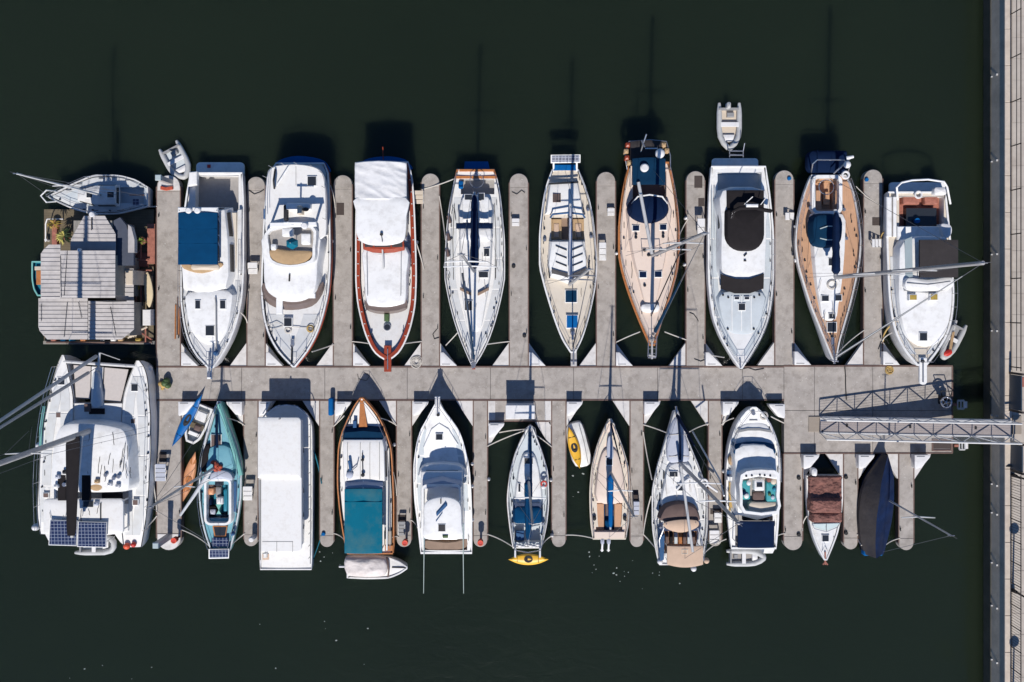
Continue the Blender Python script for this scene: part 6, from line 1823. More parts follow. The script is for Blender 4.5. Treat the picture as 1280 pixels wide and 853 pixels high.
# ---- U9 yacht with anchor platform
def u9():
    b = Boat('motor_yacht', 'cream-white motor yacht with long anchor platform, nearest the quay', 'yacht', base=(1150, 345))
    K = [(240, 1110, 1182, 1.2), (290, 1108, 1187, 1.25), (330, 1109, 1190, 1.35), (370, 1111, 1192, 1.5), (395, 1114, 1190, 1.6), (415, 1119, 1185, 1.72), (437, 1130, 1173, 1.85), (457, 1146, 1158, 2.0)]
    b.hull(K, 'white2', 0.88, 0.94)
    b.deck('cream', 0.1, -0.05, 0.05, holes=[(246, 300, 1124, 1180)])
    b.well(246, 300, 1124, 1180, 0.6, 'rust', 'white2')
    b.rail('gunwale', 'white', 0.12, 0.06)
    p = b.part('swim_platform', 'white'); p.prism(rrect(1112, 228, 1182, 242, (4, 4, 0, 0)), 0.3, 0.45, .03)
    p = b.part('stern_arch', 'white'); p.tube([(1122, 250, 1.3), (1121, 234, 2.0), (1127, 228.5, 2.1), (1140, 225.5, 2.15), (1160, 224.5, 2.15), (1180, 227.5, 2.1), (1184, 234, 2.0), (1188, 255, 1.4)], 0.06, 7)
    p = b.part('engine_hatch', 'dark'); p.box(1133, 260, 1171, 284, 0.75, 1.05, 0.03)
    p = b.part('cockpit_seat', 'rust'); p.dome(rrect(1129, 246, 1150, 256, 2), 0.65, 1.05, 0.03)
    p = b.part('cockpit_seat', 'rust'); p.dome(rrect(1156, 246, 1173, 256, 2), 0.65, 1.05, 0.03)
    p = b.part('bucket', 'blue2'); p.cyl(1147, 276, 0.13, 1.05, 1.3, 12, 0, 0.16)
    p = b.part('bait_tank', 'plast'); p.dome(rrect(1168, 234, 1184, 244, 3), 1.2, 1.6, 0.05)
    p = b.part('life_ring', 'plast'); p.torus(1148, 243.5, 1.35, 0.2, 0.06, 16, 6)
    p = b.part('cockpit_bulkhead', 'white'); p.box(1122, 283, 1180, 300, 1.0, 1.5, 0.04)
    p = b.part('deck_gear', 'plast'); p.dome(sm([(1177, 280), (1189, 282), (1190, 292), (1184, 298), (1178, 292)], 3), 1.2, 1.75, .05); p.ell(1178, 300, 1.9, 0.25, 0.2, 0.15)
    b.house('cabin', sm([(1131, 300), (1187, 300), (1190, 340), (1191, 380), (1184, 415), (1172, 430), (1158, 434), (1144, 430), (1131, 415), (1124, 380), (1124, 340)], 3), 1.3, 1.95, 'white', 0.08, 0.1, 0.16, win=None, rings=5)
    p = b.part('roof_band', 'white'); p.dome(sm([(1135, 348), (1160, 350), (1189, 347), (1190, 360), (1160, 364), (1134, 362)], 3), 1.9, 2.25, 0.05, 0.05, 0.06)
    b.panels(320, 444, 0.2, 0.35, 40, m='nonskid')
    q = p.sub('groove', 'grey'); q.tube([(1130, 363, 2.06), (1160, 366, 2.08), (1182, 362, 2.06)], 0.04, 5); q.tube([(1134, 354, 2.3), (1160, 356, 2.33), (1188, 352, 2.28)], 0.025, 5)
    p = b.part('sun_shade', 'shade'); p.canvas(1150, 300, 1198, 347, 2.6, 0.06, 0.03, 0.01, 5)
    b.posts([(1153, 303), (1195, 303), (1153, 345), (1195, 345)], 1.9, 2.6, 0.03)
    p = b.part('windscreen', 'plastic_clear'); p.plate([(1131, 300, 2.0), (1140, 296, 2.3), (1141, 346, 2.3), (1132, 348, 2.0)], 0.03)
    p = b.part('side_box', 'white'); p.box(1108.5, 246, 1115, 296, 1.25, 1.55, 0.04); p.box(1116.5, 246, 1121, 296, 1.25, 1.45, 0.03)
    q = b.part('side_stripe', 'brownseat'); q.box(1125, 306, 1128.5, 345, 1.4, 1.5)
    b.hatch(1137.5, 369, 1146, 375, 2.06, 'leafo', h=0.2); b.hatch(1163.5, 368, 1172, 375, 2.06, 'leafo', h=0.2); b.hatch(1150, 416.5, 1159, 426, 2.0)
    p = b.part('anchor_platform', 'white'); p.prism(rrect(1149.5, 447, 1159, 481, (1, 1, 4, 4)), 1.95, 2.08, 0.02)
    q = p.sub('anchor', 'steel'); q.tube([(1154, 452, 2.12), (1154, 478, 2.12)], 0.04, 6); q2 = p.sub('windlass', 'rubber'); q2.cyl(1154, 452, 0.1, 2.05, 2.2, 10)
    b.guard(350, 452, 0.65, 0.1, 16, wires=2)
    b.fittings(300, 440, 12, 3)
    b.done()
    inflatable((1190, 426), 207, 50, 20, 'grey tender with red and yellow gear hung on the side of the anchor-platform yacht', seed=3, floor='grey', engine=False, z=0.3, gear=False)
    single('gear_bag', 'red gear bag lying in the side-hung grey tender', 'bag', 'red', lambda p: p.dome(sm([(1181, 440), (1189, 437), (1191, 442), (1185, 446), (1180, 445)], 3), 0.45, 0.8, 0.05), base=(1185, 442), zb=.4)
    single('oar_bundle', 'yellow and brown oars lying in the side-hung grey tender', 'oars', 'sand', lambda p: [p.tube([(1187 + k, 437, .72), (1191 + k, 415, .72)], 0.05, 6) for k in (0, 1.6)], base=(1189, 426), zb=.4)
u9()

# ================================================================ lower row of boats
# ---- catamaran
def cata():
    b = Boat('catamaran', 'large white sailing catamaran with black boom bag and twin solar panels', 'catamaran', base=(118, 580))
    # two hulls, bows up
    def hull(K, name_label):
        b.setkeys(K)
        p = b.hull(K, 'white', 0.78, 0.95); p.label = name_label
        b.deck('paint', 0.06, -0.02, 0.04)
        b.panels(K[0][0] - 14, 470, 0.22, 0.55, 48, dz=0.02)
    hull([(668, 50, 90, 1.25), (640, 46, 92, 1.4), (600, 48, 92, 1.5), (560, 50, 92, 1.55), (530, 54, 92, 1.6), (500, 60, 92, 1.65), (475, 66, 88, 1.7), (455, 72, 84, 1.75), (444, 77, 81, 1.8)], 'left hull')
    hull([(684, 154, 177, 1.2), (640, 150, 184, 1.4), (600, 150, 187, 1.5), (560, 150, 189, 1.55), (530, 151, 189, 1.6), (500, 153, 187, 1.65), (475, 160, 185, 1.7), (460, 166, 181, 1.75), (451, 170, 175, 1.8)], 'right hull')
    p = b.part('bridge_deck', 'paint'); p.prism([(88, 504), (156, 504), (160, 520), (160, 664), (145, 668), (60, 676), (54, 664), (60, 520)], 0.9, 1.52, 0.03)
    p = b.part('front_beam', 'alu'); p.tube([(80, 452, 1.7), (170, 458, 1.7)], 0.1, 8)
    for pts in ([(91, 456), (114, 458), (113, 499), (94, 498)], [(130, 459), (161, 462), (151, 503), (128, 501)]):
        q = b.part('trampoline', 'net'); q.prism(pts, 1.46, 1.5)
        r = q.sub('lacing', 'rubber'); r.tube([(x, y, 1.53) for x, y in pts + pts[:1]], 0.025, 5)
    p = b.part('centre_spine', 'white'); p.prism([(114, 458), (129, 459), (127, 506), (113, 506)], 1.3, 1.52, 0.03)
    p = b.part('stowed_sail', 'palegrey'); p.dome(sm([(116, 466), (123, 467), (126, 490), (126, 508), (114, 508), (114, 488)], 3), 1.5, 1.8, 0.08, wr=0.02)
    p = b.part('spine_hatch', 'black'); p.box(111, 511, 130, 518, 1.5, 1.62, 0.02); q = p.sub('cover', 'brown'); q.box(105, 505, 113, 515, 1.52, 1.64, 0.02)
    b.house('coachroof', sm([(80, 531), (100, 529), (120, 530), (140, 533), (155, 539), (160, 560), (161, 590), (160, 612), (140, 616), (90, 616), (66, 612), (63, 590), (66, 560), (71, 540)], 3), 1.45, 2.6, 'white', 0.08, 0.12, 0.16, win='dark', wl=.3, wh=.7, winmin=0.6, rings=5)
    p = b.part('roof_rail', 'rubber'); p.tube([(152, 545, 2.55), (156, 565, 2.55)], 0.04, 6); p.tube([(156, 573, 2.55), (156, 600, 2.55)], 0.04, 6)
    p = b.part('aft_cockpit', 'floor'); p.box(70, 612, 160, 630, 1.5, 1.56)
    b.lines(10, 545, 600, 120, 160, 2.66, 18, 'rubber'); b.lines(8, 628, 660, 60, 150, 2.66, 19, 'grey')
    for x0, y0, m_ in ((68, 594, 'tarpgrey'), (84, 612, 'navy'), (117, 600, 'sand'), (133, 604, 'plast'), (143, 606, 'plast'), (66, 606, 'plast'), (77, 588, 'rubber'), (116, 628, 'tarpgrey')):
        p = b.part('deck_gear', m_); p.dome(rrect(x0, y0, x0 + 6, y0 + 5, 1.5), 2.55, 2.85, 0.04)
    p = b.part('davit_bar', 'steel'); p.tube([(128, 668, 2.7), (150, 662, 2.2)], 0.03, 5)
    p = b.part('cockpit_hatch', 'black'); p.box(127, 617, 152, 627, 1.54, 1.7, 0.02)
    p = b.part('table', 'sand'); p.dome(oval(120, 609, 9, 5.5, 16), 2.5, 2.62, 0.02)
    for x0, x1 in ((72, 82), (102, 113)):
        q = b.part('cockpit_cover', 'black'); q.box(x0, 594, x1, 626, 2.56, 2.66, 0.02)
    p = b.part('hard_top', 'paint'); p.dome(rrect(54, 624, 154, 668, 5), 2.45, 2.6, 0.05, 0, 0.06)
    b.posts([(58, 628), (150, 628), (58, 664), (150, 664)], 1.4, 2.5, 0.05, 'white', 'hard_top_post')
    p = b.part('hard_top_slot', 'dark'); p.box(104, 627, 116, 634, 2.62, 2.68); p.box(125, 629, 126.5, 650, 2.63, 2.67)
    for (x0, y0, x1, y1) in ((62, 651, 96, 681), (97.5, 653, 133, 683)):
        p = b.part('solar_panel', 'solar'); p.plate([(x0 + 0.8, y0, 2.85), (x1, y0 + 1, 2.85), (x1 - 1, y1 + 1, 2.75), (x0 - 0.5, y1, 2.75)], 0.04)
        q = p.sub('frame', 'white'); q.plate([(x0, y0 - 0.8, 2.83), (x1 + 0.6, y0 + .2, 2.83), (x1 - .4, y1 + 1.8, 2.73), (x0 - 1.3, y1 + 0.8, 2.73)], 0.05)
    b.posts([(66, 655), (130, 657), (66, 678), (128, 680)], 1.3, 2.75, 0.03, name='panel_post')
    for r_ in ((72.5, 472.5, 80.5, 481), (164, 480.5, 172, 489)): b.hatch(*r_, 1.7, 'dark')
    for r_ in ((70, 516, 75.5, 522), (163.5, 524, 168.5, 529.5), (167, 565, 171, 569), (166.5, 575, 170.5, 579), (166, 625.5, 172, 631.5), (54, 617, 60, 622)): b.hatch(*r_, 1.6, 'brown')
    b.keys = [(668, 50, 187, 1.25), (600, 48, 187, 1.5), (530, 54, 189, 1.6), (480, 64, 186, 1.7), (455, 72, 180, 1.75)]; b.setkeys(b.keys)
    b.guard(660, 458, 0.65, 0.06, 26, bow=False)
    b.mast(112, 539, 2.55, 16.5, 0.5, 0.17, [(6, 1.2), (10.5, 1.2)], 'mastgrey', rigy=(None, None), chain=3.6)
    b.boom(102, 545, 3.9, 672, cover=None, r=0.1, x1=90)
    p = b.part('boom_bag', 'black')
    R_ = []
    for k in range(13):
        f = k / 12; y = 546 + 124 * f; cx = 91.5 - 2.5 * f; hw = 9.5 - 3.6 * f
        if k in (0, 12): hw *= 0.8
        z = 4.0; h = 0.38 - 0.15 * f
        R_.append([b.W(cx - hw, y, z - 0.1), b.W(cx - hw * .95, y, z + h * .6), b.W(cx - hw * .4, y, z + h), b.W(cx + hw * .3, y, z + h * .96), b.W(cx + hw * .95, y, z + h * .6), b.W(cx + hw, y, z - 0.1)])
    p.stack(R_)
    g = b.part('forestay', 'rig'); A = Vector(b.W(122, 459, 1.75)); g.tubew([A, b.mtop], 0.02, 5)
    p = b.part('furled_sail', 'mastgrey'); p.tubew([A + (b.mtop - A) * f for f in (0.06, 0.3, 0.6, 0.9)], 0.1, 7, 0.06)
    A2 = Vector(b.W(124, 443, 1.9)); q = b.part('furled_sail', 'alu', 'pale rolled gennaker with blue edge'); q.tubew([A2 + (b.mtop - A2) * f for f in (0.02, 0.3, 0.6, 0.8)], 0.11, 7, 0.07)
    p = b.part('bowsprit', 'alu'); p.tube([(123, 462, 1.7), (124.5, 441, 1.9)], 0.07, 7); p.tube([(124.5, 441, 1.9), (150, 450, 1.75)], 0.025, 5)
    p = b.part('paddle', 'seagreen'); p.tube([(50, 560, 1.75), (51, 535, 1.8), (55, 508, 1.85)], 0.08, 6)
    b.fittings(640, 470, 26, 4, (2, 8)); b.lines(18, 540, 640, 95, 165, 2.62, 8, 'rubber')
    for x, y in ((80, 606), (85, 598), (132, 594), (142, 598), (148, 596)): b.winch(x, y, 2.6, 0.13, 0.22)
    p = b.part('orange_float', 'orange'); p.ell(158.5, 683, 1.35, 0.2, 0.2, 0.2)
    p = b.part('orange_float', 'red'); p.ell(167, 681, 1.35, 0.16, 0.16, 0.16)
    p = b.part('stern_step', 'white'); p.prism([(143, 668), (154, 665), (157, 684), (150, 678)], 0.6, 0.9, 0.03)
    for x, y in ((45, 659), (50, 557), (186, 461)):
        p = b.part('fender', 'plast'); p.ell(x, y, 1.0, 0.22, 0.22, 0.3)
    b.done()
    inflatable((119, 681), 90, 50, 26, 'white dinghy hung across the catamaran stern under the solar panels', seed=6, floor='palegrey', engine=False, z=0.6, blunt=True)
cata()

def kayak(o, rot, L, Wd, m, label, cat='kayak', z=0.0, cockpit=True, seats=(), name='kayak', hgt=0.3, rimm='rubber'):
    t = Boat(name, label, cat, o=o, rot=rot, zb=z)
    h = L / 2; w = Wd / 2
    n = 18
    def out(f, s): return (s * w * (max(0.0, 1 - abs(f) ** 2.2)) ** 0.9, f * h)
    rows = []
    p = t.part('hull', m)
    R = []
    for i in range(n + 1):
        f = -1 + 2 * i / n
        ww = max(0.15, w * (1 - abs(f) ** 2.1))
        up = 0.12 * abs(f) ** 3
        sec = [(-ww, hgt * .55), (-ww * 0.7, hgt * .95), (0, hgt * 1.1), (ww * 0.7, hgt * .95), (ww, hgt * .55), (ww * 0.7, 0.05), (0, 0.0), (-ww * 0.7, 0.05)]
        R.append([t.W(x, f * h, z + zz + up) for x, zz in sec])
    p.stack(R)
    if cockpit:
        c = t.part('cockpit_opening', 'rubber'); c.dome(oval(0, 0, w * 0.62, L * 0.11, 16), z + hgt * 0.9, z + hgt * 1.13, -0.02, 0, 0.01)
        r = t.part('seat', rimm); r.dome(oval(0, L * 0.05, w * 0.45, L * 0.035, 12), z + hgt * 1.1, z + hgt * 1.2, 0.02)
        s = t.part('hatch_strap', 'rubber'); s.tube([(-w * .6, -L * .25, z + hgt * 1.1), (w * .6, -L * .25, z + hgt * 1.1)], 0.02, 5); s.tube([(-w * .5, L * .28, z + hgt * 1.1), (w * .5, L * .28, z + hgt * 1.1)], 0.02, 5)
    for (y, l) in seats:
        c = t.part('seat_well', 'wood'); c.dome(oval(0, y, w * 0.55, l, 14), z + hgt * 0.95, z + hgt * 1.14, 0.0, 0, 0.01)
    t.done()

t = Boat('dinghy', 'white open dinghy with grey seats beside the aqua sailboat bow', 'dinghy', o=(247, 530), rot=22, zb=0)
t.hull([(-24, -11, 11, .5), (0, -13, 12, .5), (16, -10, 10, .52), (25, -5, 5, .55)], 'white', 0.85, 0.95)
t.deck('palegrey', 0.1, -0.25, 0.0); t.rail('gunwale', 'white', 0.12, 0.06)
p = t.part('console', 'white'); p.box(-6, -16, 7, -4, 0.2, 0.6, 0.04)
p = t.part('seat', 'hbdeck'); p.box(-9, 0, 9, 7, 0.3, 0.5, 0.03)
p = t.part('bow_seat', 'white'); p.box(-7, 11, 7, 16, 0.3, 0.48, 0.03)
p = t.part('towel', 'brown'); p.dome(rrect(-3, 1, 6, 9, 2), 0.5, 0.58, 0.02, wr=.02)
t.done()
kayak((234, 525.5), 30, 76, 12, 'kblue', 'long blue kayak resting over the white dinghy by the catamaran pier', z=0.55)
kayak((236.5, 596), 14, 64, 14, 'korange', 'pale orange canoe floating between the catamaran pier and the aqua sailboat', 'canoe', 0.0, False, ((-20, 5), (4, 5), (16, 4)), 'canoe')

# ---- L1 aqua sailboat
def l1():
    b = Boat('sailboat', 'aqua-blue decked sailboat with cluttered cockpit and small stern solar panel', 'sailboat', base=(276, 600))
    K = [(688, 264, 288, 1.1), (665, 256, 294, 1.08), (640, 251, 299, 1.06), (610, 249, 302, 1.06), (585, 251, 302, 1.08), (560, 255, 297, 1.12), (535, 262, 288, 1.2), (515, 268, 280, 1.28), (502, 272, 275, 1.36)]
    b.hull(K, 'seagreen', 0.82, 0.92)
    b.deck('aqua', 0.12, -0.05, 0.06, holes=[(606, 648, 259, 285)])
    b.well(606, 648, 259, 285, 0.5, 'aquadark', 'white')
    b.rail('toe_rail', 'palegrey', 0.09, 0.07)
    p = b.part('cockpit_coaming', 'white'); p.ring(rrect(255, 599, 289, 657, (6, 6, 8, 8)), 0.14, 1.0, 1.45, 0.06)
    p = b.part('coaming_cover', 'tarpgrey'); p.dome(sm([(264, 592), (276, 588), (288, 592), (290, 601), (276, 599), (263, 600)], 3), 1.2, 1.6, 0.05)
    for k, (x0, y0, x1, y1, z, m) in enumerate(((261, 602, 267, 612, 1.0, 'brown'), (260, 611, 267, 619, 1.15, 'korange'), (268, 599, 278, 608, 1.3, 'dark'), (270, 622, 278.5, 631, 1.1, 'plast'), (260, 633, 270, 646, 0.95, 'black'), (262, 637, 269, 644, 1.05, 'tarpgrey'), (272.5, 631, 274.5, 644, 1.0, 'seagreen'), (275, 643, 284, 647, .95, 'dark'), (279, 612, 284, 640, .9, 'aquadark'), (269, 609, 276, 622, .9, 'grey'), (261, 624, 264, 632, 1.0, 'navy'))):
        q = b.part('cockpit_gear', m); q.dome(rrect(x0, y0, x1, y1, 1.2), 0.6, z, 0.03)
    p = b.part('companion_hatch', 'dark'); p.prism([(267, 659), (283, 659), (281, 670), (269, 670)], 1.06, 1.25, 0.02)
    q = p.sub('frame', 'wood'); q.ring([(265.5, 658), (284, 658), (282, 671.5), (268, 671.5)], 0.07, 1.06, 1.22)
    p = b.part('solar_panel', 'solar'); p.box(265, 672.5, 285, 683.5, 1.25, 1.3)
    p = b.part('solar_panel', 'solar', 'stern solar panel with white frame'); p.plate([(262, 688, 1.45), (285.5, 687.5, 1.45), (285, 697, 1.35), (262, 697.5, 1.35)], 0.04)
    q = p.sub('frame', 'white'); q.plate([(260.8, 686.8, 1.43), (286.5, 686.4, 1.43), (286, 698.3, 1.32), (260.8, 698.8, 1.32)], 0.05)
    b.hatch(264, 544, 276, 559, 1.22, 'brown')
    b.house('foredeck_trunk', sm([(262, 560), (288, 560), (290, 590), (258, 590)], 3), 1.05, 1.38, 'aqua', 0.05, 0.08, 0.1, win=None)
    p = b.part('sail_heap', 'clothr'); rn = random.Random(2)
    for k in range(9): p.ell(271 + rn.uniform(-5, 5), 583 + rn.uniform(-5, 5), 1.5, rn.uniform(.1, .2), rn.uniform(.1, .2), 0.15, 8, 5)
    p = b.part('tarp', 'black'); p.dome(sm([(256, 558), (262, 556), (263, 575), (257, 590), (251, 588), (252, 570)], 3), 1.05, 1.35, 0.05, wr=0.03)
    b.mast(268, 585, 1.4, 8.6, 0.2, 0.09, [(4.4, 0.6)], 'mastgrey', rigy=(504, 686), chain=1.15)
    p = b.part('furled_mainsail', 'canvasw'); p.tubew([b.W(262, 590, 2.2), b.W(243, 619, 2.6), b.W(225, 645, 3.0)], 0.13, 8, 0.07)
    p = b.part('spare_pole', 'seagreen', 'long pale sea-green rolled board on the side deck'); p.tube([(274, 505, 1.5), (283, 532, 1.5), (293, 563, 1.45), (301.5, 594, 1.4)], 0.15, 8)
    p = b.part('furled_jib', 'canvasw'); A = Vector(b.W(271, 506, 1.4)); p.tube([(270, 508, 1.45), (262, 530, 1.45), (255, 556, 1.45)], 0.07, 6)
    p = b.part('staysail', 'navy'); p.tube([(271, 518, 1.5), (271.5, 560, 1.7)], 0.07, 6)
    b.guard(684, 510, 0.55, 0.06, 26, wires=1)
    p = b.part('buoy', 'cushb'); p.ell(291, 667, 1.4, 0.14, 0.14, 0.2)
    p = b.part('side_cushion', 'cushb')
    p.box(291, 602, 295.5, 640, 1.05, 1.12)
    b.fittings(670, 520, 18, 6, (2, 6))
    b.done()
l1()

# ---- L2 flat-roofed houseboat
def l2():
    b = Boat('houseboat', 'flat-roofed white houseboat with narrow side deck', 'houseboat', base=(357, 620))
    K = [(712, 325.5, 389.5, 0.9), (690, 325, 390, 0.9), (600, 324, 391, 0.95), (550, 324, 391, 1.0), (530, 327, 389, 1.05), (515, 336, 380, 1.1), (507, 348, 368, 1.15)]
    b.hull(K, 'white', 0.94, 0.97)
    b.deck('paint', 0.05, -0.03, 0.02)
    b.rail('gunwale', 'white', 0.06, 0.05)
    p = b.part('cabin_wall', 'white', smooth=False); p.box(330, 528, 372, 688, 0.9, 2.35)
    for k in range(7):
        q = p.sub('window', 'glass'); q.box(371.8, 536 + k * 21, 372.9, 550 + k * 21, 1.3, 2.0)
    for k in range(3):
        q = p.sub('window', 'glass'); q.box(334 + k * 13, 527.2, 344 + k * 13, 528.2, 1.3, 2.0)
    p = b.part('upper_roof', 'paint'); p.dome(rrect(322, 522, 376, 598, (1, 5, 1, 1)), 2.5, 2.64, 0.03, 0, 0.03, 6, 0.004, 3)
    p = b.part('lower_roof', 'paint'); p.prism(rrect(326.5, 597, 377, 690, (1, 1, 6, 1)), 2.34, 2.48, 0.03)
    q = p.sub('seam', 'grey')
    q.box(328, 677, 366, 677.7, 2.48, 2.492); q.box(345.6, 677, 346.2, 690, 2.48, 2.492); q.box(365.4, 677, 366, 690, 2.48, 2.492)
    p = b.part('side_rail', 'grey')
    for (x, ya, yb) in ((325, 600, 700),): p.tube([(x, ya, 1.5), (x, yb, 1.5)], 0.06, 6)
    p.tube([(388, 525, 1.55), (388.5, 600, 1.5), (388, 705, 1.5)], 0.03, 5)
    for k in range(12):
        y = 530 + k * 15
        X, Y, _ = b.W(388.3, y, 1.0); p.tubew([(X, Y, 0.9), (X, Y, 1.52)], 0.02, 5)
    p = b.part('stern_box', 'white'); p.box(329, 692, 333, 698, 0.88, 1.2, 0.02)
    p = b.part('stern_mat', 'tan'); p.box(328, 693, 336, 700, 0.88, 0.93)
    for y in (560, 610, 640, 655):
        p = b.part('deck_fender', 'rubber'); p.tube([(378, y, 1.0), (378.6, y + 6, 1.0)], 0.08, 6)
    p = b.part('vent', 'grey'); p.cyl(349, 524, 0.05, 2.6, 2.8, 8)
    p = b.part('bow_rail', 'steel'); p.tube([(326, 526, 1.5), (332, 517, 1.6), (345, 508, 1.65), (358, 506, 1.65), (372, 508, 1.65), (384, 518, 1.6), (389, 527, 1.5)], 0.03, 5)
    b.done()
l2()

# ---- L3 teal covered
def l3():
    b = Boat('motor_yacht', 'wooden-trimmed white cruiser with large teal canvas cover', 'yacht', base=(457, 610))
    K = [(692, 434, 491, 1.1), (660, 428, 492, 1.12), (630, 424, 492, 1.18), (600, 422, 491, 1.28), (565, 423, 489, 1.42), (540, 428, 482, 1.55), (520, 437, 472, 1.68), (508, 443, 463, 1.75), (498, 450, 454, 1.82)]
    b.hull(K, 'white', 0.87, 0.93)
    b.deck('paint', 0.14, -0.08, 0.06, holes=[(618, 688, 433, 478)])
    b.well(618, 688, 433, 478, 0.5, 'hbdeck', 'white')
    b.rail('cap_rail', 'wood', 0.075, 0.05, off=0.04)
    b.rail('rub_rail', 'wood', 0.05, 0.05, dz=-0.3, off=0.05)
    p = b.part('king_plank', 'wood'); p.prism([(450, 499), (454, 499), (459, 534), (448.5, 534)], 1.6, 1.78, 0.01)
    b.house('cabin', [(429, 550), (478, 550), (480, 560), (481, 602), (430, 602), (428, 560)], 1.3, 2.15, 'paint', 0.06, 0.1, 0.08)
    w = b.part('front_window', 'tealnavy'); w.frust([(430, 534), (454, 531), (478, 534), (480, 552), (428, 552)], 1.55, [(431, 541), (454, 539), (478, 541), (479, 551), (429, 551)], 2.0)  # windows with the front's shade put into their dark teal
    p = b.part('windscreen', 'tarpgrey'); p.frust([(431, 602), (455, 599), (479, 602), (479, 615), (431, 615)], 2.05, [(432, 608), (455, 606), (478, 608), (478, 614), (432, 614)], 2.4)
    q = p.sub('pillar', 'white'); q.tube([(454, 601, 2.15), (454, 612, 2.45)], 0.04, 5)
    p = b.part('teal_cover', 'teal'); p.canvas(430.5, 612, 477.5, 692, 2.55, 0.12, 0.03, 0.01, 7, 12, 18, 0.15, (1, 0))
    q = p.sub('batten', 'teal'); q.tube([(431, 628, 2.58), (454, 628, 2.72), (477, 628, 2.58)], 0.03, 5)
    b.posts([(433, 616), (476, 616), (434, 689), (476, 689), (433, 650), (476, 650)], 1.1, 2.5, 0.03)
    for y in (566, 588, 593):
        pass
    p = b.part('roof_groove', 'grey')
    for x in (434, 450, 462, 474): p.box(x, 554, x + 0.5, 600, 2.16, 2.225)
    p = b.part('antenna', 'rubber'); p.tube([(453, 566, 2.3), (453.5, 594, 2.3)], 0.03, 5); p.ell(453.5, 594, 2.35, .12, .12, .1); p.ell(453.2, 575, 2.35, .1, .1, .1)
    p = b.part('search_light', 'cushb'); p.tube([(436.5, 576, 2.4), (438.5, 588, 2.35)], 0.09, 8); q = p.sub('dish', 'tarpgrey'); q.ell(437, 594, 2.3, 0.22, 0.22, 0.1)
    p = b.part('lamp_arm', 'steel'); p.tube([(439, 589, 2.3), (446, 583, 2.35), (448, 575, 2.35)], 0.03, 5)
    p = b.part('samson_post', 'cushb'); p.box(441, 526, 445.5, 535, 1.6, 1.95, 0.03)
    p = b.part('side_rail', 'white'); p.tube([(482, 552, 1.6), (484, 600, 1.55), (483.5, 688, 1.5)], 0.06, 6)
    q = b.part('side_line', 'grey'); q.tube([(486.5, 560, 1.45), (487.5, 686, 1.3)], 0.025, 5)
    p = b.part('stern_board', 'wood'); p.box(481, 682, 491, 689, 1.05, 1.3, 0.02)
    p = b.part('stern_seat', 'beige'); p.box(480, 664, 489, 681, 1.05, 1.25, 0.02); q = p.sub('cushion', 'dark'); q.box(481, 665, 485, 674, 1.25, 1.3)
    b.guard(545, 503, 0.5, 0.1, 16, wires=1)
    b.fittings(680, 520, 14, 7, (2, 5))
    b.done()
    t = Boat('motorboat', 'small white boat under a wrinkled pale tarp, crosswise behind the teal-covered cruiser', 'boat', o=(470, 709.5), rot=90, zb=0)
    t.hull([(36, -11, 13, .7), (10, -13.5, 14, .7), (-12, -13, 13.5, .75), (-28, -8, 8.5, .82), (-39, -1, 1.5, .9)], 'white', 0.85, 0.93)
    t.deck('paint', 0.08, -0.03, 0.06); t.rail('gunwale', 'white2', 0.09, 0.06)
    p = t.part('tarp', 'tarpink'); p.dome(sm([(-11, 39), (9, 37), (12.5, 20), (12.5, 0), (10, -11), (0, -14), (-10, -11), (-13, 0), (-13, 20)], 3), 0.6, 1.1, 0.2, 0.02, 0.12, 14, 0.08, 9)
    p = t.part('strap', 'brown'); p.tube([(-13, -14, .8), (-6, -15, 1.0), (4, -16, 1.0), (12, -15, .8)], 0.05, 6)
    p = t.part('bow_seam', 'rubber'); p.tube([(0, -20, .84), (0.5, -38, .95)], 0.035, 6)
    p = t.part('outboard_bracket', 'plast'); p.tube([(-1, 38, .7), (-1, 46, .6)], 0.06, 6)
    t.done()
l3()

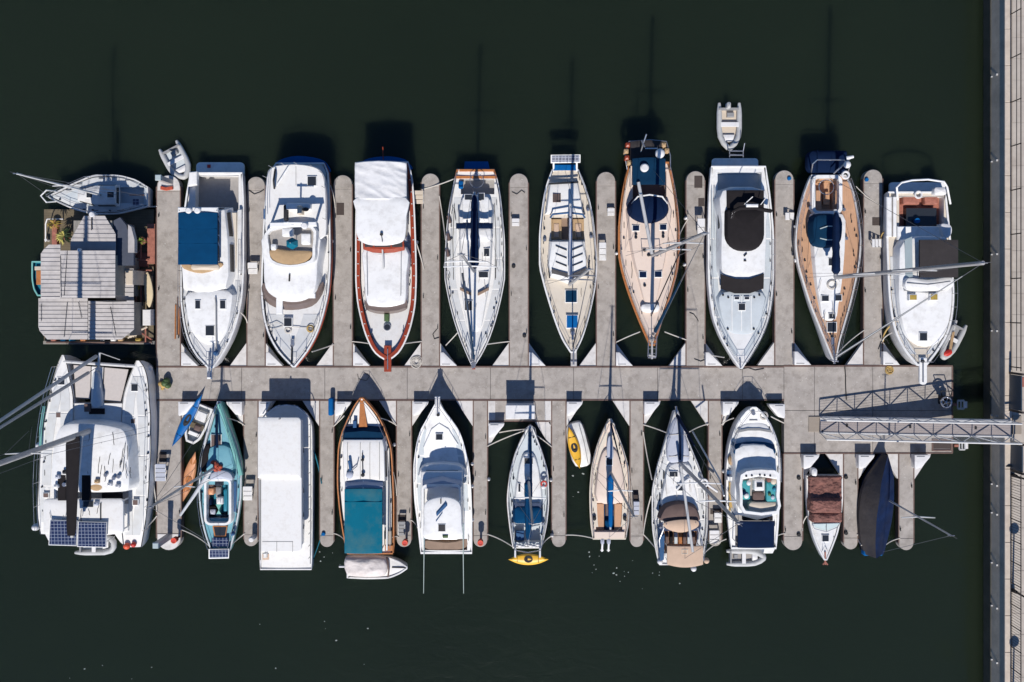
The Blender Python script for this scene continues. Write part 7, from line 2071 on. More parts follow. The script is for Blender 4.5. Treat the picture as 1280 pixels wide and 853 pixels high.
# ---- L4 sport fisher
def l4():
    b = Boat('motor_yacht', 'white sport fishing yacht with tall white hardtop and two outrigger poles astern', 'yacht', base=(553, 605))
    K = [(692, 526, 590, 1.15), (655, 522, 590, 1.2), (620, 518, 589, 1.32), (590, 517, 587, 1.45), (560, 520, 581, 1.6), (540, 525, 574, 1.72), (525, 533, 564, 1.82), (512, 540, 554, 1.92), (503, 545, 549, 2.0)]
    b.hull(K, 'white', 0.87, 0.92)
    b.deck('white', 0.1, -0.04, 0.08, holes=[(674, 688, 531, 584)])
    b.well(674, 688, 531, 584, 0.35, 'teakx', 'white')
    b.rail('gunwale', 'white', 0.12, 0.05)
    p = b.part('pulpit', 'white'); p.box(543.5, 496, 550, 521, 1.92, 2.06, 0.03); q = p.sub('anchor', 'steel'); q.tube([(546.8, 497, 2.1), (546.8, 518, 2.1)], 0.05, 6)
    q = p.sub('windlass', 'rubber'); q.cyl(547.5, 519, 0.1, 2.0, 2.15, 8)
    b.house('cabin_trunk', sm([(528, 584), (545, 580), (560, 580), (577, 584), (578, 600), (527, 600)], 3), 1.3, 2.0, 'white', 0.05, 0.1, 0.12, win=None)
    b.house('deckhouse', [(526, 590), (578, 590), (578, 660), (526, 660)], 1.2, 2.3, 'white', 0.05, 0.05, 0.1)
    p = b.part('flybridge', 'white'); p.ring(rrect(527, 606, 576, 668, 6), 0.12, 2.3, 2.9, 0.03)
    p = b.part('windscreen', 'tarpgrey'); p.frust([(528, 600), (553, 595), (577, 600), (577, 612), (553, 607), (528, 612)], 2.3, [(529, 606), (553, 601), (576, 606), (576, 612), (553, 607), (529, 612)], 2.8)
    p = b.part('hard_top', 'white'); p.dome(sm([(530, 634), (534, 627), (546, 622.5), (560, 622), (571, 626), (576, 634), (577, 655), (577, 673), (553, 675), (530, 673), (530, 655)], 3), 3.95, 4.1, 0.06, 0, 0.06, 5)
    b.posts([(533, 632), (573, 632), (533, 670), (573, 670)], 2.3, 4.0, 0.05, 'white', 'hard_top_post')
    p = b.part('roof_cushion', 'cushb'); p.prism([(545, 642), (557, 629), (559, 632.5), (546, 646)], 4.15, 4.25, 0.02); p.tube([(545, 652, 4.2), (553, 641, 4.2)], 0.02, 5)
    p = b.part('roof_light', 'rubber'); p.box(550.3, 624, 551.6, 630, 4.14, 4.22)
    b.hatch(548, 656, 556.5, 664.5, 4.15, 'glass', h=0.04)
    p = b.part('roof_vent', 'leafd'); p.box(553, 669.5, 560, 673, 4.1, 4.2, 0.02)
    p = b.part('stern_seat', 'brownseat'); p.prism(sm([(531, 676), (545, 677), (557, 678), (570, 677), (584, 674), (584, 683), (570, 688), (545, 688), (531, 685)], 3), 0.8, 1.15, 0.03)
    b.hatch(545, 543, 553, 550, 1.8)
    p = b.part('foredeck_ridge', 'white'); p.tube([(530, 560, 1.66), (540, 537, 1.8), (549, 530, 1.84), (560, 537, 1.8), (572, 556, 1.66)], 0.06, 6)
    for s_, x in ((-1, 530), (1, 579)):
        q = b.part('outrigger_pole', 'polegrn'); q.tube([(x, 655, 2.0), (x, 692, 1.4), (x + s_ * .5, 742, 0.9)], 0.035, 6, 0.02)
    b.guard(600, 508, 0.6, 0.1, 16, wires=1)
    b.panels(640, 535, 0.2, 0.5, 35, m='palegrey'); b.fittings(680, 530, 12, 5)
    for y in (580, 608, 650):
        p = b.part('fender', 'plast'); p.ell(590.5, y, 0.9, 0.1, 0.1, 0.25)
    b.done()
l4()

# ---- L5 sloop with crosswise kayak
def l5():
    b = Boat('sailboat', 'ivory sloop with blue boom cover, blue dodger and a kayak across the stern', 'sailboat', base=(660, 610))
    K = [(685, 641, 677, 1.05), (650, 636, 684, 1.03), (625, 634, 686, 1.03), (595, 637, 685, 1.08), (570, 643, 679, 1.14), (550, 651, 672, 1.22), (533, 661, 665, 1.32)]
    b.hull(K, 'white2', 0.82, 0.92)
    b.deck('palegrey', 0.1, -0.05, 0.06, holes=[(648, 678, 643, 675)])
    b.well(648, 678, 643, 675, 0.45, 'palegrey', 'white')
    b.rail('toe_rail', 'white2', 0.1, 0.06); b.rail('rub_rail', 'waler', 0.05, 0.04, dz=-0.12, off=0.04)
    b.house('cabin_trunk', sm([(646, 632), (675, 632), (675, 600), (671, 578), (665, 568), (656, 568), (651, 578), (647, 600)], 3), 1.0, 1.4, 'white', 0.08, 0.08, 0.1, win='dark', wl=.3, wh=.7)
    p = b.part('dodger', 'blue'); p.dome(rrect(643, 634, 677, 655, 4), 1.4, 1.85, 0.1, 0.1, 0.1, 5, 0.01)
    q = p.sub('window', 'tarpgrey'); q.plate([(643, 629, 1.5), (677, 629, 1.5), (676, 635, 1.8), (644, 635, 1.8)], 0.04)
    b.mast(660.5, 597, 1.4, 9.5, 0.2, 0.08, [(4.6, 0.9)], 'mastgrey', rigy=(536, 684), chain=1.1, spm='white')
    b.boom(660.5, 598, 2.3, 678, cover='blue', w=0.23, r=0.06)
    b.furl(538, 0.1, 'blue', 0.03, 0.75)
    b.hatch(655.5, 573, 666, 580, 1.43, 'glass')
    b.hatch(648, 605, 650.5, 615, 1.42)
    p = b.part('horseshoe_buoy', 'red'); p.torus(680, 605, 1.5, 0.16, 0.06, 16, 6); q = b.part('buoy_bag', 'plast'); q.ell(679, 609, 1.5, 0.14, 0.12, 0.1)
    p = b.part('seat_locker', 'cushb'); p.box(645, 664, 655, 676, 0.7, 0.95, 0.02)
    p = b.part('stern_rail', 'steel'); p.tube([(642, 668, 1.1), (641, 676, 1.75), (644, 688, 1.8), (660, 691, 1.8), (676, 688, 1.8), (679, 676, 1.75), (678, 668, 1.1)], 0.03, 5)
    for x in (644, 675):
        p = b.part('davit', 'white'); p.tube([(x, 680, 1.2), (x, 686, 1.6), (x, 697, 1.6)], 0.06, 6)
    for k in range(7):
        p = b.part('stern_gear', 'plast'); p.ell(645 + k * 4.5, 681 + (k % 3), 1.25, 0.13, 0.1, 0.12, 8, 5)
    b.guard(676, 538, 0.58, 0.07, 22)
    p = b.part('bow_pulpit', 'steel'); p.box(660, 533, 666, 546, 1.28, 1.36, .02); p.tube([(655, 548, 1.3), (657, 536, 1.9), (663, 531, 1.95), (669, 536, 1.9), (671, 548, 1.3)], 0.025, 5)
    b.fittings(670, 545, 24, 3, (2, 6)); b.lines(6, 575, 640, 645, 676, 1.48, 2)
    for (x, y) in ((641, 655), (679, 655)): b.winch(x, y, 1.1)
    b.done()
    kayak((660.5, 699.5), 90, 50, 14, 'yellow', 'yellow kayak slung crosswise on the stern of the ivory sloop', z=1.0)
l5()
t = Boat('dinghy', 'white dinghy lying beside the pier under the yellow kayak', 'dinghy', o=(723, 556), rot=-12, zb=0)
p = t.part('hull', 'white'); p.dome(sm([(-11, -22), (-6, -27), (4, -28), (10, -24), (12, 0), (11, 26), (-9, 26), (-12, 0)], 3), 0.0, 0.42, 0.12, 0.02, 0.12, 5)
p = t.part('keel_strip', 'grey'); p.tube([(6, -24, .5), (7.5, 0, .5), (7, 26, .47)], 0.02, 5)
p = t.part('rub_rail', 'rubber'); p.tube([(12, 26, .3), (13, 0, .3), (10.5, -24, .3)], 0.05, 6)
t.done()
kayak((718, 560), -15, 54, 13.5, 'yellow', 'yellow kayak floating against the white dinghy between two piers', z=0.5, rimm='rubber')

# ---- L6 beige sloop
def l6():
    b = Boat('sailboat', 'beige sloop with tan cockpit seats and bright blue boom sail', 'sailboat', base=(762, 600))
    K = [(674, 741, 782, 1.0), (650, 738, 786, 0.98), (620, 737, 787, 1.0), (590, 739, 786, 1.05), (565, 744, 780, 1.12), (545, 751, 773, 1.2), (524, 761.5, 764.5, 1.32)]
    b.hull(K, 'cream', 0.84, 0.92)
    b.deck('peach', 0.08, -0.04, 0.06, holes=[(629, 664, 745, 778)])
    b.well(629, 664, 745, 778, 0.45, 'blue', 'peach')
    b.rail('toe_rail', 'cream', 0.08, 0.05)
    for x0, x1 in ((745.5, 755), (768, 777.5)):
        p = b.part('cockpit_seat', 'teak'); p.box(x0, 630, x1, 663, 0.55, 0.85, 0.02)
    p = b.part('cockpit_cover', 'blue'); p.dome(rrect(756, 650, 767, 663, 2), 0.55, 0.8, 0.06, wr=.03)
    p = b.part('companionway', 'brown'); p.box(757, 629, 767, 645, 0.6, 1.0, 0.02)
    b.house('cabin_trunk', sm([(747, 627), (779, 627), (779, 595), (774, 572), (768, 562), (757, 562), (751, 572), (747, 595)], 3), 0.95, 1.35, 'peach', 0.08, 0.08, 0.1, win='dark', wl=.3, wh=.75)
    b.hatch(758, 572.5, 765.5, 581.5, 1.4)
    p = b.part('transom_seat', 'peach'); p.box(743, 665, 781, 673, 1.0, 1.1, 0.02)
    b.mast(763, 590, 1.35, 9.4, 0.2, 0.08, [(4.4, 0.7)], 'mastgrey', rigy=(527, 672), chain=1.15, spm='white')
    b.boom(763, 592, 2.2, 662, cover='blue2', w=0.17, r=0.06)
    p = b.part('mast_boot', 'tarpgrey'); p.dome(sm([(760, 548), (765, 548), (767, 572), (759, 572)], 3), 1.25, 1.5, 0.05)
    b.furl(527, 0.06, 'navy', 0.03, 0.5)
    b.guard(668, 530, 0.55, 0.07, 24)
    p = b.part('bow_pulpit', 'steel'); p.tube([(756, 542, 1.2), (758, 530, 1.8), (763, 525, 1.85), (768, 530, 1.8), (770, 542, 1.2)], 0.025, 5)
    for (x, dx) in ((753, 0), (761, 1)):
        p = b.part('outboard_motor', 'tarpgrey'); p.dome(rrect(x - 2, 674, x + 2.5, 681, 1.4), 0.75, 1.1, 0.04); q = p.sub('leg', 'white'); q.tube([(x, 680, .8), (x - 0.5, 689, .25)], 0.06, 6); q.tube([(x - 2.5, 688, .25), (x + 1.5, 688, .25)], 0.04, 5)
    for s_, x in ((-1, 743), (1, 781)):
        p = b.part('winch_cover', 'rubber'); p.ell(x, 648, 1.1, 0.12, 0.16, 0.1)
    b.panels(660, 540, 0.14, 0.3, 40, m='cream'); b.fittings(660, 540, 20, 9, (3, 8)); b.lines(8, 560, 625, 745, 782, 1.08, 4, 'navy')
    b.done()
l6()

# ---- L7 tan bimini sailboat
def l7():
    b = Boat('sailboat', 'white sailboat with grey-covered foredeck and two tan biminis', 'sailboat', base=(850, 610))
    K = [(706, 824, 877, 1.15), (690, 820, 880, 1.14), (650, 815, 884, 1.12), (620, 815, 884, 1.14), (590, 820, 876, 1.2), (560, 829, 864, 1.28), (535, 837, 854, 1.38), (513, 844, 847, 1.5)]
    b.hull(K, 'white', 0.82, 0.92)
    b.deck('white', 0.09, -0.04, 0.06, holes=[(664, 692, 830, 872)])
    b.well(664, 692, 830, 872, 0.5, 'teak', 'white')
    b.rail('toe_rail', 'white2', 0.08, 0.05)
    p = b.part('foredeck_cover', 'tarpgrey'); p.dome(sm([(845, 522), (850, 528), (859, 552), (862, 575), (850, 578), (836, 577), (834, 552), (839, 530)], 3), 1.25, 1.55, 0.12, 0.02, 0.1, 6, 0.02, 4)
    q = p.sub('centre_seam', 'navy'); q.tube([(848, 523, 1.6), (850, 548, 1.75), (850, 575, 1.7)], 0.07, 6)
    for y in (544, 571):
        q = p.sub('strap', 'rope'); q.tube([(836, y, 1.58), (849, y - 1, 1.72), (861, y, 1.58)], 0.025, 5)
    b.house('cabin_trunk', sm([(830, 635), (870, 635), (868, 605), (862, 582), (838, 582), (831, 605)], 3), 1.1, 1.5, 'white', 0.07, 0.08, 0.1, win='dark', wl=.3, wh=.7)
    b.hatch(837, 590, 847, 596, 1.55, 'dark'); b.hatch(847, 605, 854.5, 613.5, 1.57, 'dark')
    p = b.part('dodger', 'brown'); p.dome(sm([(829, 640), (836, 633), (850, 630), (865, 633), (872, 640), (872, 654), (829, 652)], 3), 1.5, 2.05, 0.08, 0.1, 0.1, 5)
    q = p.sub('window', 'blue'); q.plate([(831, 636, 1.75), (840, 630.5, 1.85), (860, 630.5, 1.85), (870, 636, 1.75), (868, 640, 2.02), (832, 640, 2.02)], 0.04)
    p = b.part('forward_bimini', 'tan'); p.dome(sm([(830, 654), (850, 650), (871, 651), (873, 658), (862, 664), (848, 666), (833, 661)], 3), 2.2, 2.28, 0.06, 0, 0.03)
    p = b.part('aft_bimini', 'tan'); p.canvas(834, 683, 879, 706, 2.4, 0.1, 0.03, 0.012, 6, 12, 10, 0.1, (0, 3))
    q = p.sub('patch', 'beige'); q.ring([(852, 687), (860, 687), (860, 693), (852, 693)], 0.04, 2.5, 2.525)
    b.posts([(836, 686), (877, 686), (836, 704), (877, 704), (833, 656), (870, 654)], 1.2, 2.35, 0.025)
    p = b.part('stern_arch', 'steel'); p.tube([(826, 700, 1.2), (824, 675, 2.0), (830, 660, 2.1)], 0.04, 6); p.tube([(879, 700, 1.2), (877, 675, 2.0), (872, 660, 2.1)], 0.04, 6)
    for k, m in enumerate(('brown', 'black', 'palegrey', 'wood', 'brown', 'palegrey', 'brown')):
        q = b.part('cockpit_slat', m); q.box(832 + k * 5.5, 666, 836 + k * 5.5, 680, 0.7, 1.0, 0.02)
    p = b.part('canvas_side', 'cushb'); p.prism([(824, 672), (831, 668), (830, 700), (825, 702)], 1.2, 1.75, 0.03)
    b.mast(851, 580, 1.5, 12.4, 0.2, 0.12, [(4.8, 1.2), (8.5, 1.0)], 'mastgrey', rigy=(518, 702), chain=1.5, spm='white')
    b.boom(851, 583, 2.9, 690, cover=None, r=0.08, x1=866, m='alu')
    b.furl(518, 0.11, 'navy', 0.02, 0.35)
    p = b.part('spinnaker_pole', 'alu'); p.tube([(866, 540, 1.5), (900, 600, 4.5), (905, 620, 6.0)], 0.05, 6)
    b.guard(698, 520, 0.6, 0.08, 24)
    p = b.part('lifebuoy', 'plast'); p.torus(880, 604, 1.6, 0.22, 0.07, 18, 6); p.tube([(884, 606, 1.5), (897, 615, 1.5)], 0.07, 6)
    for (x, y, m) in ((883, 701, 'tan'), (867, 711, 'plast'), (825, 702, 'plast')):
        q = b.part('fender', m); q.ell(x, y, 1.2, 0.18, 0.18, 0.2)
    for y in (590, 602, 618, 632, 645): 
        q = b.part('side_window', 'dark'); a, c, z = b.at(y); q.box(a + 9, y, a + 10.5, y + 9, z, z + 0.1)
    b.panels(690, 530, 0.18, 0.35, 40); b.fittings(690, 530, 28, 11, (2, 7)); b.lines(8, 580, 640, 832, 870, 1.6, 6)
    p = b.part('anchor', 'steel'); p.tube([(846, 520, 1.55), (845, 508, 1.6)], 0.06, 6)
    for (x, y) in ((826, 660), (875, 660)): b.winch(x, y, 1.2)
    p = b.part('sail_bag', 'canvasw'); p.tube([(846, 612, 1.65), (853, 604, 1.7), (862, 598, 1.7)], 0.08, 6)
    b.done()
l7()

# ---- L8 navy aft cover yacht
def l8():
    b = Boat('flybridge_yacht', 'white flybridge yacht with teal seats and navy canvas over the aft deck', 'yacht', base=(942, 600))
    K = [(686, 914, 970, 1.15), (650, 910, 973, 1.18), (620, 908, 974, 1.26), (590, 908, 975, 1.38), (560, 911, 973, 1.52), (540, 917, 967, 1.64), (525, 924, 960, 1.74), (515, 932, 952, 1.8), (509, 940, 945, 1.84)]
    b.hull(K, 'white', 0.87, 0.93)
    b.deck('white', 0.1, -0.05, 0.08, holes=[(644, 684, 919, 965)])
    b.well(644, 684, 919, 965, 0.5, 'floor', 'white')
    b.rail('gunwale', 'white', 0.12, 0.06)
    b.house('foredeck_trunk', sm([(920, 556), (968, 556), (964, 538), (955, 530), (943, 528), (930, 531), (922, 540)], 3), 1.4, 1.78, 'white', 0.06, 0.1, 0.12, win=None)
    p = b.part('trunk_window', 'grey'); p.plate([(920.5, 538.5, 1.82), (935, 535.5, 1.88), (950, 535.5, 1.88), (964, 538, 1.82), (964, 541, 1.84), (950, 538.5, 1.9), (935, 538.5, 1.9), (920.5, 541.5, 1.84)], 0.03)
    b.house('deckhouse', sm([(919, 562), (943, 556), (967, 562), (972, 590), (972, 644), (922, 644), (920, 590)], 2), 1.3, 2.3, 'white', 0.05, 0.08, 0.12, win=None)
    w = b.part('windscreen', 'blue'); w.frust(sm([(918, 556), (930, 552), (943, 551), (957, 552), (967, 556), (968, 568), (943, 564), (919, 569)], 2), 1.7, sm([(919, 562), (930, 558), (943, 557), (957, 558), (967, 562), (968, 568), (943, 564), (919, 569)], 2), 2.25)  # flybridge shadow on the front put into this blue
    p = b.part('flybridge_coaming', 'white'); p.ring(sm([(926, 594), (943, 588), (960, 588), (974, 592), (974, 620), (973, 642), (930, 642), (925, 620)], 2), 0.16, 2.25, 3.0, 0.03)
    p = b.part('dash', 'white'); p.dome(sm([(928, 592), (945, 588), (960, 588), (972, 592), (972, 600), (950, 596), (928, 600)], 2), 2.3, 2.98, 0.03)
    for x in (933, 940, 950, 956, 963): 
        q = p.sub('gauge', 'rubber'); q.cyl(x, 594 + abs(x - 950) * .08, 0.06, 2.9, 3.04, 8)
    p = b.part('flybridge_floor', 'floor'); p.prism([(928, 598), (972, 598), (972, 640), (928, 640)], 2.28, 2.4)
    for (x0, y0, x1, y1) in ((927.5, 602, 938, 625), (958, 603, 972, 628)):
        p = b.part('bench', 'tealcush'); p.dome(rrect(x0, y0, x1, y1, 2), 2.35, 2.7, 0.04)
    for (x, y, r, m) in ((933, 620, .16, 'plast'), (930, 616, .14, 'navy'), (936, 604, .14, 'plast'), (967, 602, .18, 'beige'), (962, 618, .1, 'leafd'), (966, 622, .12, 'tarpgrey'), (968, 612, .12, 'aquadark'), (961, 600, .14, 'redbrown')):
        q = b.part('cushion', m); q.ell(x, y, 2.78, r, r * 1.1, r * .6, 10, 6)
    p = b.part('helm_console', 'white'); p.dome(rrect(943, 600, 956, 614, 2), 2.35, 2.9, 0.03); q = p.sub('screen', 'dark'); q.box(946, 604, 953, 609, 2.9, 2.96)
    p = b.part('helm_seat', 'brown'); p.dome(rrect(941, 616, 956, 627, 2), 2.35, 2.6, 0.03)
    p = b.part('aft_bench', 'beige'); p.dome(rrect(936, 628, 973, 641, (4, 1, 1, 4)), 2.3, 2.75, 0.04)
    p = b.part('gap_shade', 'black'); p.box(929, 643, 966, 651, 1.3, 1.6)  # black block painted in for the dark of the gap
    p = b.part('aft_cover', 'navy'); p.canvas(922.5, 652, 968, 685, 2.7, 0.08, 0.03, 0.008, 3, 12, 12, 0.1)
    b.posts([(925, 654), (966, 654), (925, 683), (966, 683)], 1.1, 2.7, 0.03)
    p = b.part('rope_pile', 'ropey')
    rn = random.Random(3)
    for k in range(10):
        x = 912.5 + rn.uniform(-1, 2.5); p.tube([(x, 602 + k, 1.5), (x + rn.uniform(-2, 2), 615, 1.55), (x + rn.uniform(-1, 2), 640 - k, 1.5)], 0.03, 5)
    p = b.part('deck_chest', 'white'); p.box(909.5, 596, 918, 601, 1.35, 1.7, 0.03); q = b.part('locker', 'cushb'); q.box(909, 588, 918, 595, 1.35, 1.55, 0.03)
    p = b.part('net_bag', 'sand'); p.ell(914, 575, 1.65, 0.2, 0.35, 0.15)
    p = b.part('hatch_handle', 'grey'); p.box(937, 525, 947, 526, 1.75, 1.82)
    b.coil(955, 520, 1.74, 0.25); p = b.part('windlass', 'steel'); p.cyl(942, 517, 0.12, 1.75, 2.0, 10)
    b.guard(600, 513, 0.6, 0.1, 14, wires=2)
    b.panels(640, 530, 0.2, 0.28, 38); b.fittings(660, 530, 14, 5)
    p = b.part('swim_platform', 'white'); p.prism([(914, 684), (970, 684), (966, 692), (918, 692)], 0.3, 0.45, 0.02)
    b.done()
    inflatable((932, 697), 90, 48, 22, 'grey inflatable dinghy crosswise behind the navy-cover yacht', seed=8, floor='floor', engine=False, z=0.5)
l8()

# ---- L9 tarped motorboat, bow outward
def l9():
    b = Boat('motorboat', 'small white motorboat under a wrinkled red-brown tarp, bow pointing outward', 'motorboat', base=(1030, 645))
    K = [(595, 1008, 1053, 0.95), (620, 1008.5, 1053, 0.95), (645, 1011, 1051, 1.0), (665, 1015, 1047, 1.05), (682, 1021, 1041, 1.12), (700, 1030, 1033.5, 1.22)]
    b.hull(K, 'white', 0.86, 0.93)
    b.deck('white', 0.1, -0.03, 0.08)
    b.rail('gunwale', 'white', 0.09, 0.06)
    p = b.part('tarp', 'redbrown'); p.canvas(1012, 596, 1053, 625, 1.3, 0.05, 0.03, 0.085, 5, 44, 36, 0.3, wf=2.0, camy=-0.12)
    p = b.part('tarp', 'redbrown'); p.dome(rrect(1014, 624, 1053, 642, 3), 1.0, 1.62, 0.1, 0.03, 0.1, 12, 0.07, 6)
    p = b.part('tarp_fold', 'redbrown'); p.dome(rrect(1015, 640, 1053.5, 654, 3), 1.0, 1.52, 0.08, 0.02, 0.1, 12, 0.08, 8)
    p = b.part('windscreen', 'plastic_clear'); p.plate([(1016, 655, 1.5), (1050, 654, 1.5), (1047, 658, 1.2), (1033, 664, 1.2), (1019, 660, 1.2)], 0.03)
    q = p.sub('frame', 'steel'); q.tube([(1015, 655, 1.52), (1050, 654, 1.52), (1047, 659, 1.2), (1033, 665, 1.2), (1018, 661, 1.2), (1015, 655, 1.52)], 0.025, 5); q.tube([(1033, 655, 1.5), (1033, 664, 1.2)], 0.02, 5)
    b.hatch(1028, 669.5, 1036, 677, 1.12)
    p = b.part('bow_rail', 'steel'); p.tube([(1027, 690, 1.15), (1031, 682, 1.4), (1035, 690, 1.15)], 0.02, 5)
    p = b.part('registration_mark', 'grey'); p.box(1042, 671, 1043.2, 675, 1.08, 1.115); p.box(1042, 676.5, 1043.2, 679, 1.07, 1.105)
    p = b.part('anchor', 'rust'); p.tube([(1031.5, 690, 1.25), (1031.5, 706, 1.2)], 0.05, 6); p.tube([(1028.5, 706, 1.15), (1031.5, 702, 1.2), (1034.5, 706, 1.15)], 0.05, 6)
    p = b.part('outboard_motor', 'plast'); p.dome(rrect(1015, 586, 1022, 596, 2.5), 0.9, 1.3, 0.06); q = p.sub('leg', 'grey'); q.box(1017, 588, 1020, 592, -0.4, 0.95)
    b.done()
l9()

# ---- L10 shrouded sailboat
def l10():
    b = Boat('sailboat', 'sailboat wholly shrouded in a navy cover with a short bare mast', 'sailboat', base=(1097, 635))
    K = [(693, 1081, 1104, 0.9), (670, 1076, 1110, 0.88), (645, 1074.5, 1115, 0.88), (620, 1077, 1117, 0.92), (600, 1084, 1117, 1.0), (582, 1096, 1113, 1.08), (568, 1106, 1109, 1.18)]
    b.hull(K, 'navy', 0.86, 0.93)
    # cover: ridge tent over the boom
    b.setkeys(K); st = b.stations()
    p = b.part('cover_half', 'navytarp', 'navy half of the cover'); rn = random.Random(7)
    R = []
    nseg = 10
    for (y, a, c, z) in st:
        f = (y - 568) / (693 - 568)
        rz = 0.35 + 0.75 * min(1, max(0, (y - 570) / 45)) * (1 - 0.4 * max(0, (f - 0.45) / 0.55))
        rx = 0.3
        row = []
        for k in range(nseg + 1):
            u = k / nseg
            tt = u / rx if u < rx else (1 - u) / (1 - rx)
            w = b.W(a - 0.6 + (c - a + 1.2) * u, y, z)
            h = rz * (tt ** 1.15) + crease(w[0], w[1], 0.05, 4, 1.4, 0.3) * min(1, 6 * tt * (1 - tt) + .15)
            row.append((w[0], w[1], z + h))
        R.append(row)
    W1 = nseg + 1
    kr = 3
    p2 = b.part('cover_half', 'navyfade', 'faded grey-brown half of the cover')
    for part, k0, k1 in ((p2, 0, kr), (p, kr, nseg)):
        sub = [row[k0:k1 + 1] for row in R]; w_ = k1 - k0 + 1
        vs = [v for r_ in sub for v in r_]; fs = []
        for i in range(len(sub) - 1):
            for k in range(w_ - 1): fs.append((i*w_+k, i*w_+k+1, (i+1)*w_+k+1, (i+1)*w_+k))
        part.add(vs, fs)
        side = 0 if k0 == 0 else nseg
        vs = []; fs = []
        for i, r_ in enumerate(R):
            q = r_[side]; vs += [q, (q[0], q[1], q[2] - 0.3)]
            if i: fs.append((2*i-2, 2*i, 2*i+1, 2*i-1))
        part.add(vs, fs)
    q = b.part('stern_cover', 'blue2'); q.dome(rrect(1080, 688, 1104, 695.5, 2), 0.6, 0.98, 0.05, wr=0.01)
    b.mast(1112, 626, 1.4, 6.8, 0.15, 0.06, [(3.4, 0.95)], 'mastgrey', stays=False, spm='alu')
    g = b.part('rigging', 'rig'); g.tubew([b.W(1104, 690, 1.2), tuple(b.mtop)], 0.012, 5)
    b.done()
l10()

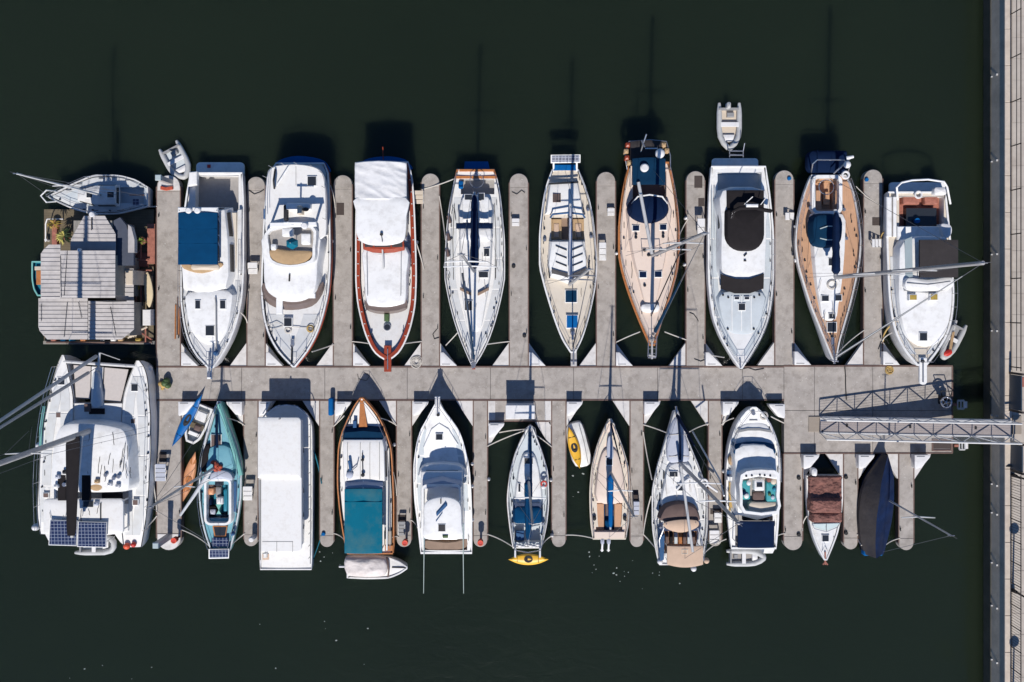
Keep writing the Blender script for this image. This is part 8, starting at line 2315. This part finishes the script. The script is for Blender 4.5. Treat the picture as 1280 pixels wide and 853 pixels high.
# ================================================================ mooring lines, fenders, flecks
def line(x0, y0, z0, x1, y1, z1, label, m='rope', r=0.03, sag=0.25):
    def f(p):
        A = Vector(p.W(x0, y0, z0)); B = Vector(p.W(x1, y1, z1))
        P = []
        for k in range(9):
            t_ = k / 8; q = A + (B - A) * t_; q.z -= sag * 4 * t_ * (1 - t_); q.z = max(q.z, 0.02); P.append(q)
        p.tubew(P, r, 6)
    single('mooring_line', label, 'rope', m, f, group='mooring lines', base=(x0, y0), zb=min(z0, z1))
LN = [
 (527, 237, .55, 567, 224, 1.15, 'white mooring line at the stern of the white sloop'),
 (549, 245, .55, 557, 300, 1.15, 'long white spring line along the left of the white sloop'),
 (440, 427, .55, 463, 430, 1.85, 'white bow line left of the white-canvas trawler'),
 (504, 430, 1.85, 527, 427, .55, 'white bow line right of the white-canvas trawler'),
 (519, 300, 1.4, 530, 337, .55, 'white spring line right of the white-canvas trawler'),
 (557, 432, .55, 572, 416, 1.35, 'short white bow line left of the white sloop'),
 (606, 431, 1.4, 637, 427, .55, 'white bow line right of the white sloop'),
 (390, 440, 2.1, 417, 431, .55, 'white bow line right of the teal-umbrella yacht'),
 (301, 391, 1.8, 309, 404, .55, 'white line right of the blue-canopied yacht bow'),
 (413, 232, 1.4, 419, 260, .55, 'white line right of the teal-umbrella yacht stern'),
 (1046, 443, 1.7, 1080, 413, .55, 'white bow line right of the teak-decked sailboat'),
 (770, 428, .55, 800, 415, 1.45, 'white line left of the orange-railed sailboat bow'),
 (831, 415, 1.45, 858, 425, .55, 'white line right of the orange-railed sailboat bow'),
 (849, 295, 1.1, 860, 274, .55, 'white line right of the orange-railed sailboat'),
 (880, 443, .6, 905, 447, 1.9, 'thin bow line left of the black-cover yacht'),
 (609, 558, .55, 657, 538, 1.3, 'long white bow line left of the ivory sloop'),
 (624, 541, .55, 657, 537, 1.3, 'short white bow line left of the ivory sloop'),
 (668, 543, 1.3, 690, 559, .55, 'white bow line right of the ivory sloop'),
 (609, 668, .55, 640, 683, 1.1, 'white stern line left of the ivory sloop'),
 (677, 682, 1.1, 690, 670, .55, 'white stern line right of the ivory sloop'),
 (707, 669, .55, 741, 673, 1.0, 'white stern line left of the beige sloop'),
 (804, 531, .55, 833, 541, 1.3, 'white bow line left of the tan-bimini sailboat'),
 (862, 540, 1.3, 886, 530, .55, 'white bow line right of the tan-bimini sailboat'),
 (804, 540, .55, 815, 600, 1.15, 'white spring line from the pier to the left of the tan-bimini sailboat'),
 (814, 620, 1.1, 804, 668, .55, 'long white spring line left of the tan-bimini sailboat stern'),
 (804, 668, .55, 820, 686, 1.1, 'short white stern line left of the tan-bimini sailboat'),
 (880, 692, 1.1, 908, 674, .9, 'white stern line right of the tan-bimini sailboat'),
 (902, 531, .55, 917, 523, 1.7, 'white bow line left of the navy-cover yacht'),
 (964, 521, 1.7, 980, 529, .55, 'white bow line right of the navy-cover yacht'),
 (968, 674, 1.1, 982, 667, .55, 'white stern line right of the navy-cover yacht'),
 (1003, 664, .55, 1009, 645, .95, 'white line left of the red-brown-tarped boat'),
 (1103, 686, .9, 1125, 673, .55, 'white stern line right of the navy-shrouded sailboat'),
 (1072, 668, .55, 1077, 682, .9, 'white stern line left of the navy-shrouded sailboat'),
 (226, 662, .55, 263, 684, 1.1, 'white stern line left of the aqua sailboat'),
 (290, 680, 1.1, 306, 667, .55, 'white stern line right of the aqua sailboat'),
 (284, 523, 1.2, 306, 532, .55, 'white bow line right of the aqua sailboat'),
 (196, 596, .55, 182, 572, 1.5, 'white spring line between the catamaran and its pier'),
 (196, 645, .55, 178, 664, 1.3, 'thick white stern line between the catamaran and its pier'),
 (196, 640, .55, 183, 575, 1.5, 'long white line along the pier side of the catamaran'),
 (417, 667, .55, 431, 676, 1.1, 'white stern line left of the teal-covered cruiser'),
 (491, 672, 1.1, 498, 672, .55, 'short white stern line right of the teal-covered cruiser'),
 (496, 620, .55, 491, 590, 1.3, 'white spring line right of the teal-covered cruiser'),
 (513, 650, .55, 522, 660, 1.2, 'white line left of the sport fishing yacht stern'),
 (417, 533, .55, 430, 520, 1.6, 'white bow line left of the teal-covered cruiser'),
 (476, 523, 1.6, 496, 532, .55, 'white bow line right of the teal-covered cruiser'),
 (1103, 427, .55, 1115, 416, 1.6, 'short line left of the anchor-platform yacht bow'),
]
for L_ in LN: line(*L_, r=0.035)
line(390, 558, .8, 402, 605, .55, 'teal mooring line right of the flat-roofed houseboat', 'ropet', 0.04)
line(402, 668, .55, 389, 705, .6, 'teal stern line right of the flat-roofed houseboat', 'ropet', 0.025)
line(1104, 427, .55, 1112, 408, 1.55, 'yellow bow line left of the anchor-platform yacht', 'ropey', 0.045)
line(1102, 300, .6, 1107, 288, 1.2, 'yellow line between pier steps and the anchor-platform yacht', 'ropey', 0.045)
line(178, 258, 1.0, 196, 258, .55, 'white stern line of the crosswise small sailboat', 'rope', 0.035)
line(1070, 233, 1.1, 1103, 258, .55, 'thin line right of the teak-decked sailboat stern', 'rope', 0.02)
def fend(x, y, label, m='plast', z=0.5, r=0.11):
    single('fender', label, 'fender', m, lambda p: (p.ell(x, y, z, r, r, 0.3, 10, 7), p.tube([(x, y, z + 0.25), (x, y, z + 0.6)], 0.015, 5)), group='boat fenders', base=(x, y), zb=z - .3)
for (x, y, c) in ((611, 599, 'left of the ivory sloop'), (688.5, 600, 'right of the ivory sloop'), (521, 303, 'right of the white-canvas trawler'), (415.5, 302, 'right of the teal-umbrella yacht'),
                  (857, 273, 'on the pier right of the orange-railed sailboat'), (770.5, 317, 'left of the orange-railed sailboat'), (855.5, 331, 'beside the blue furled sail'), (690, 669, 'at the pier end right of the ivory sloop'),
                  (493, 556, 'right of the teal-covered cruiser bow'), (904, 589, 'left of the navy-cover yacht')):
    fend(x, y, 'white fender ' + c)
def flecks(p):
    rn = random.Random(21)
    cl = [(765, 705, 30, 18, 12), (420, 698, 22, 12, 6), (725, 620, 10, 40, 6), (400, 790, 90, 50, 7), (130, 840, 90, 12, 5), (830, 710, 30, 10, 3), (790, 740, 60, 30, 4)]
    for cx, cy, sx, sy, n in cl:
        for k in range(n):
            x, y = cx + rn.uniform(-sx, sx), cy + rn.uniform(-sy, sy)
            r = rn.choice((0.025, 0.03, 0.04, 0.06))
            X, Y, _ = p.W(x, y, 0)
            if y < 690 and not (707 < x < 737 and y > 590) and cy < 690 : continue
            m = 6; ring = [(X + r * rn.uniform(.5, 1.3) * math.cos(2*math.pi*i/m), Y + r * rn.uniform(.4, 1) * math.sin(2*math.pi*i/m), 0.012) for i in range(m)]
            p.stack([[(a, b, 0.0) for a, b, c in ring], ring])
single('floating_flecks', 'scattered white flecks of foam and litter on the dark water', 'flecks', 'foam', flecks, kind='stuff')
for o in [o for o in bpy.data.objects if o.name.startswith('tmp')]:
    bpy.data.objects.remove(o)
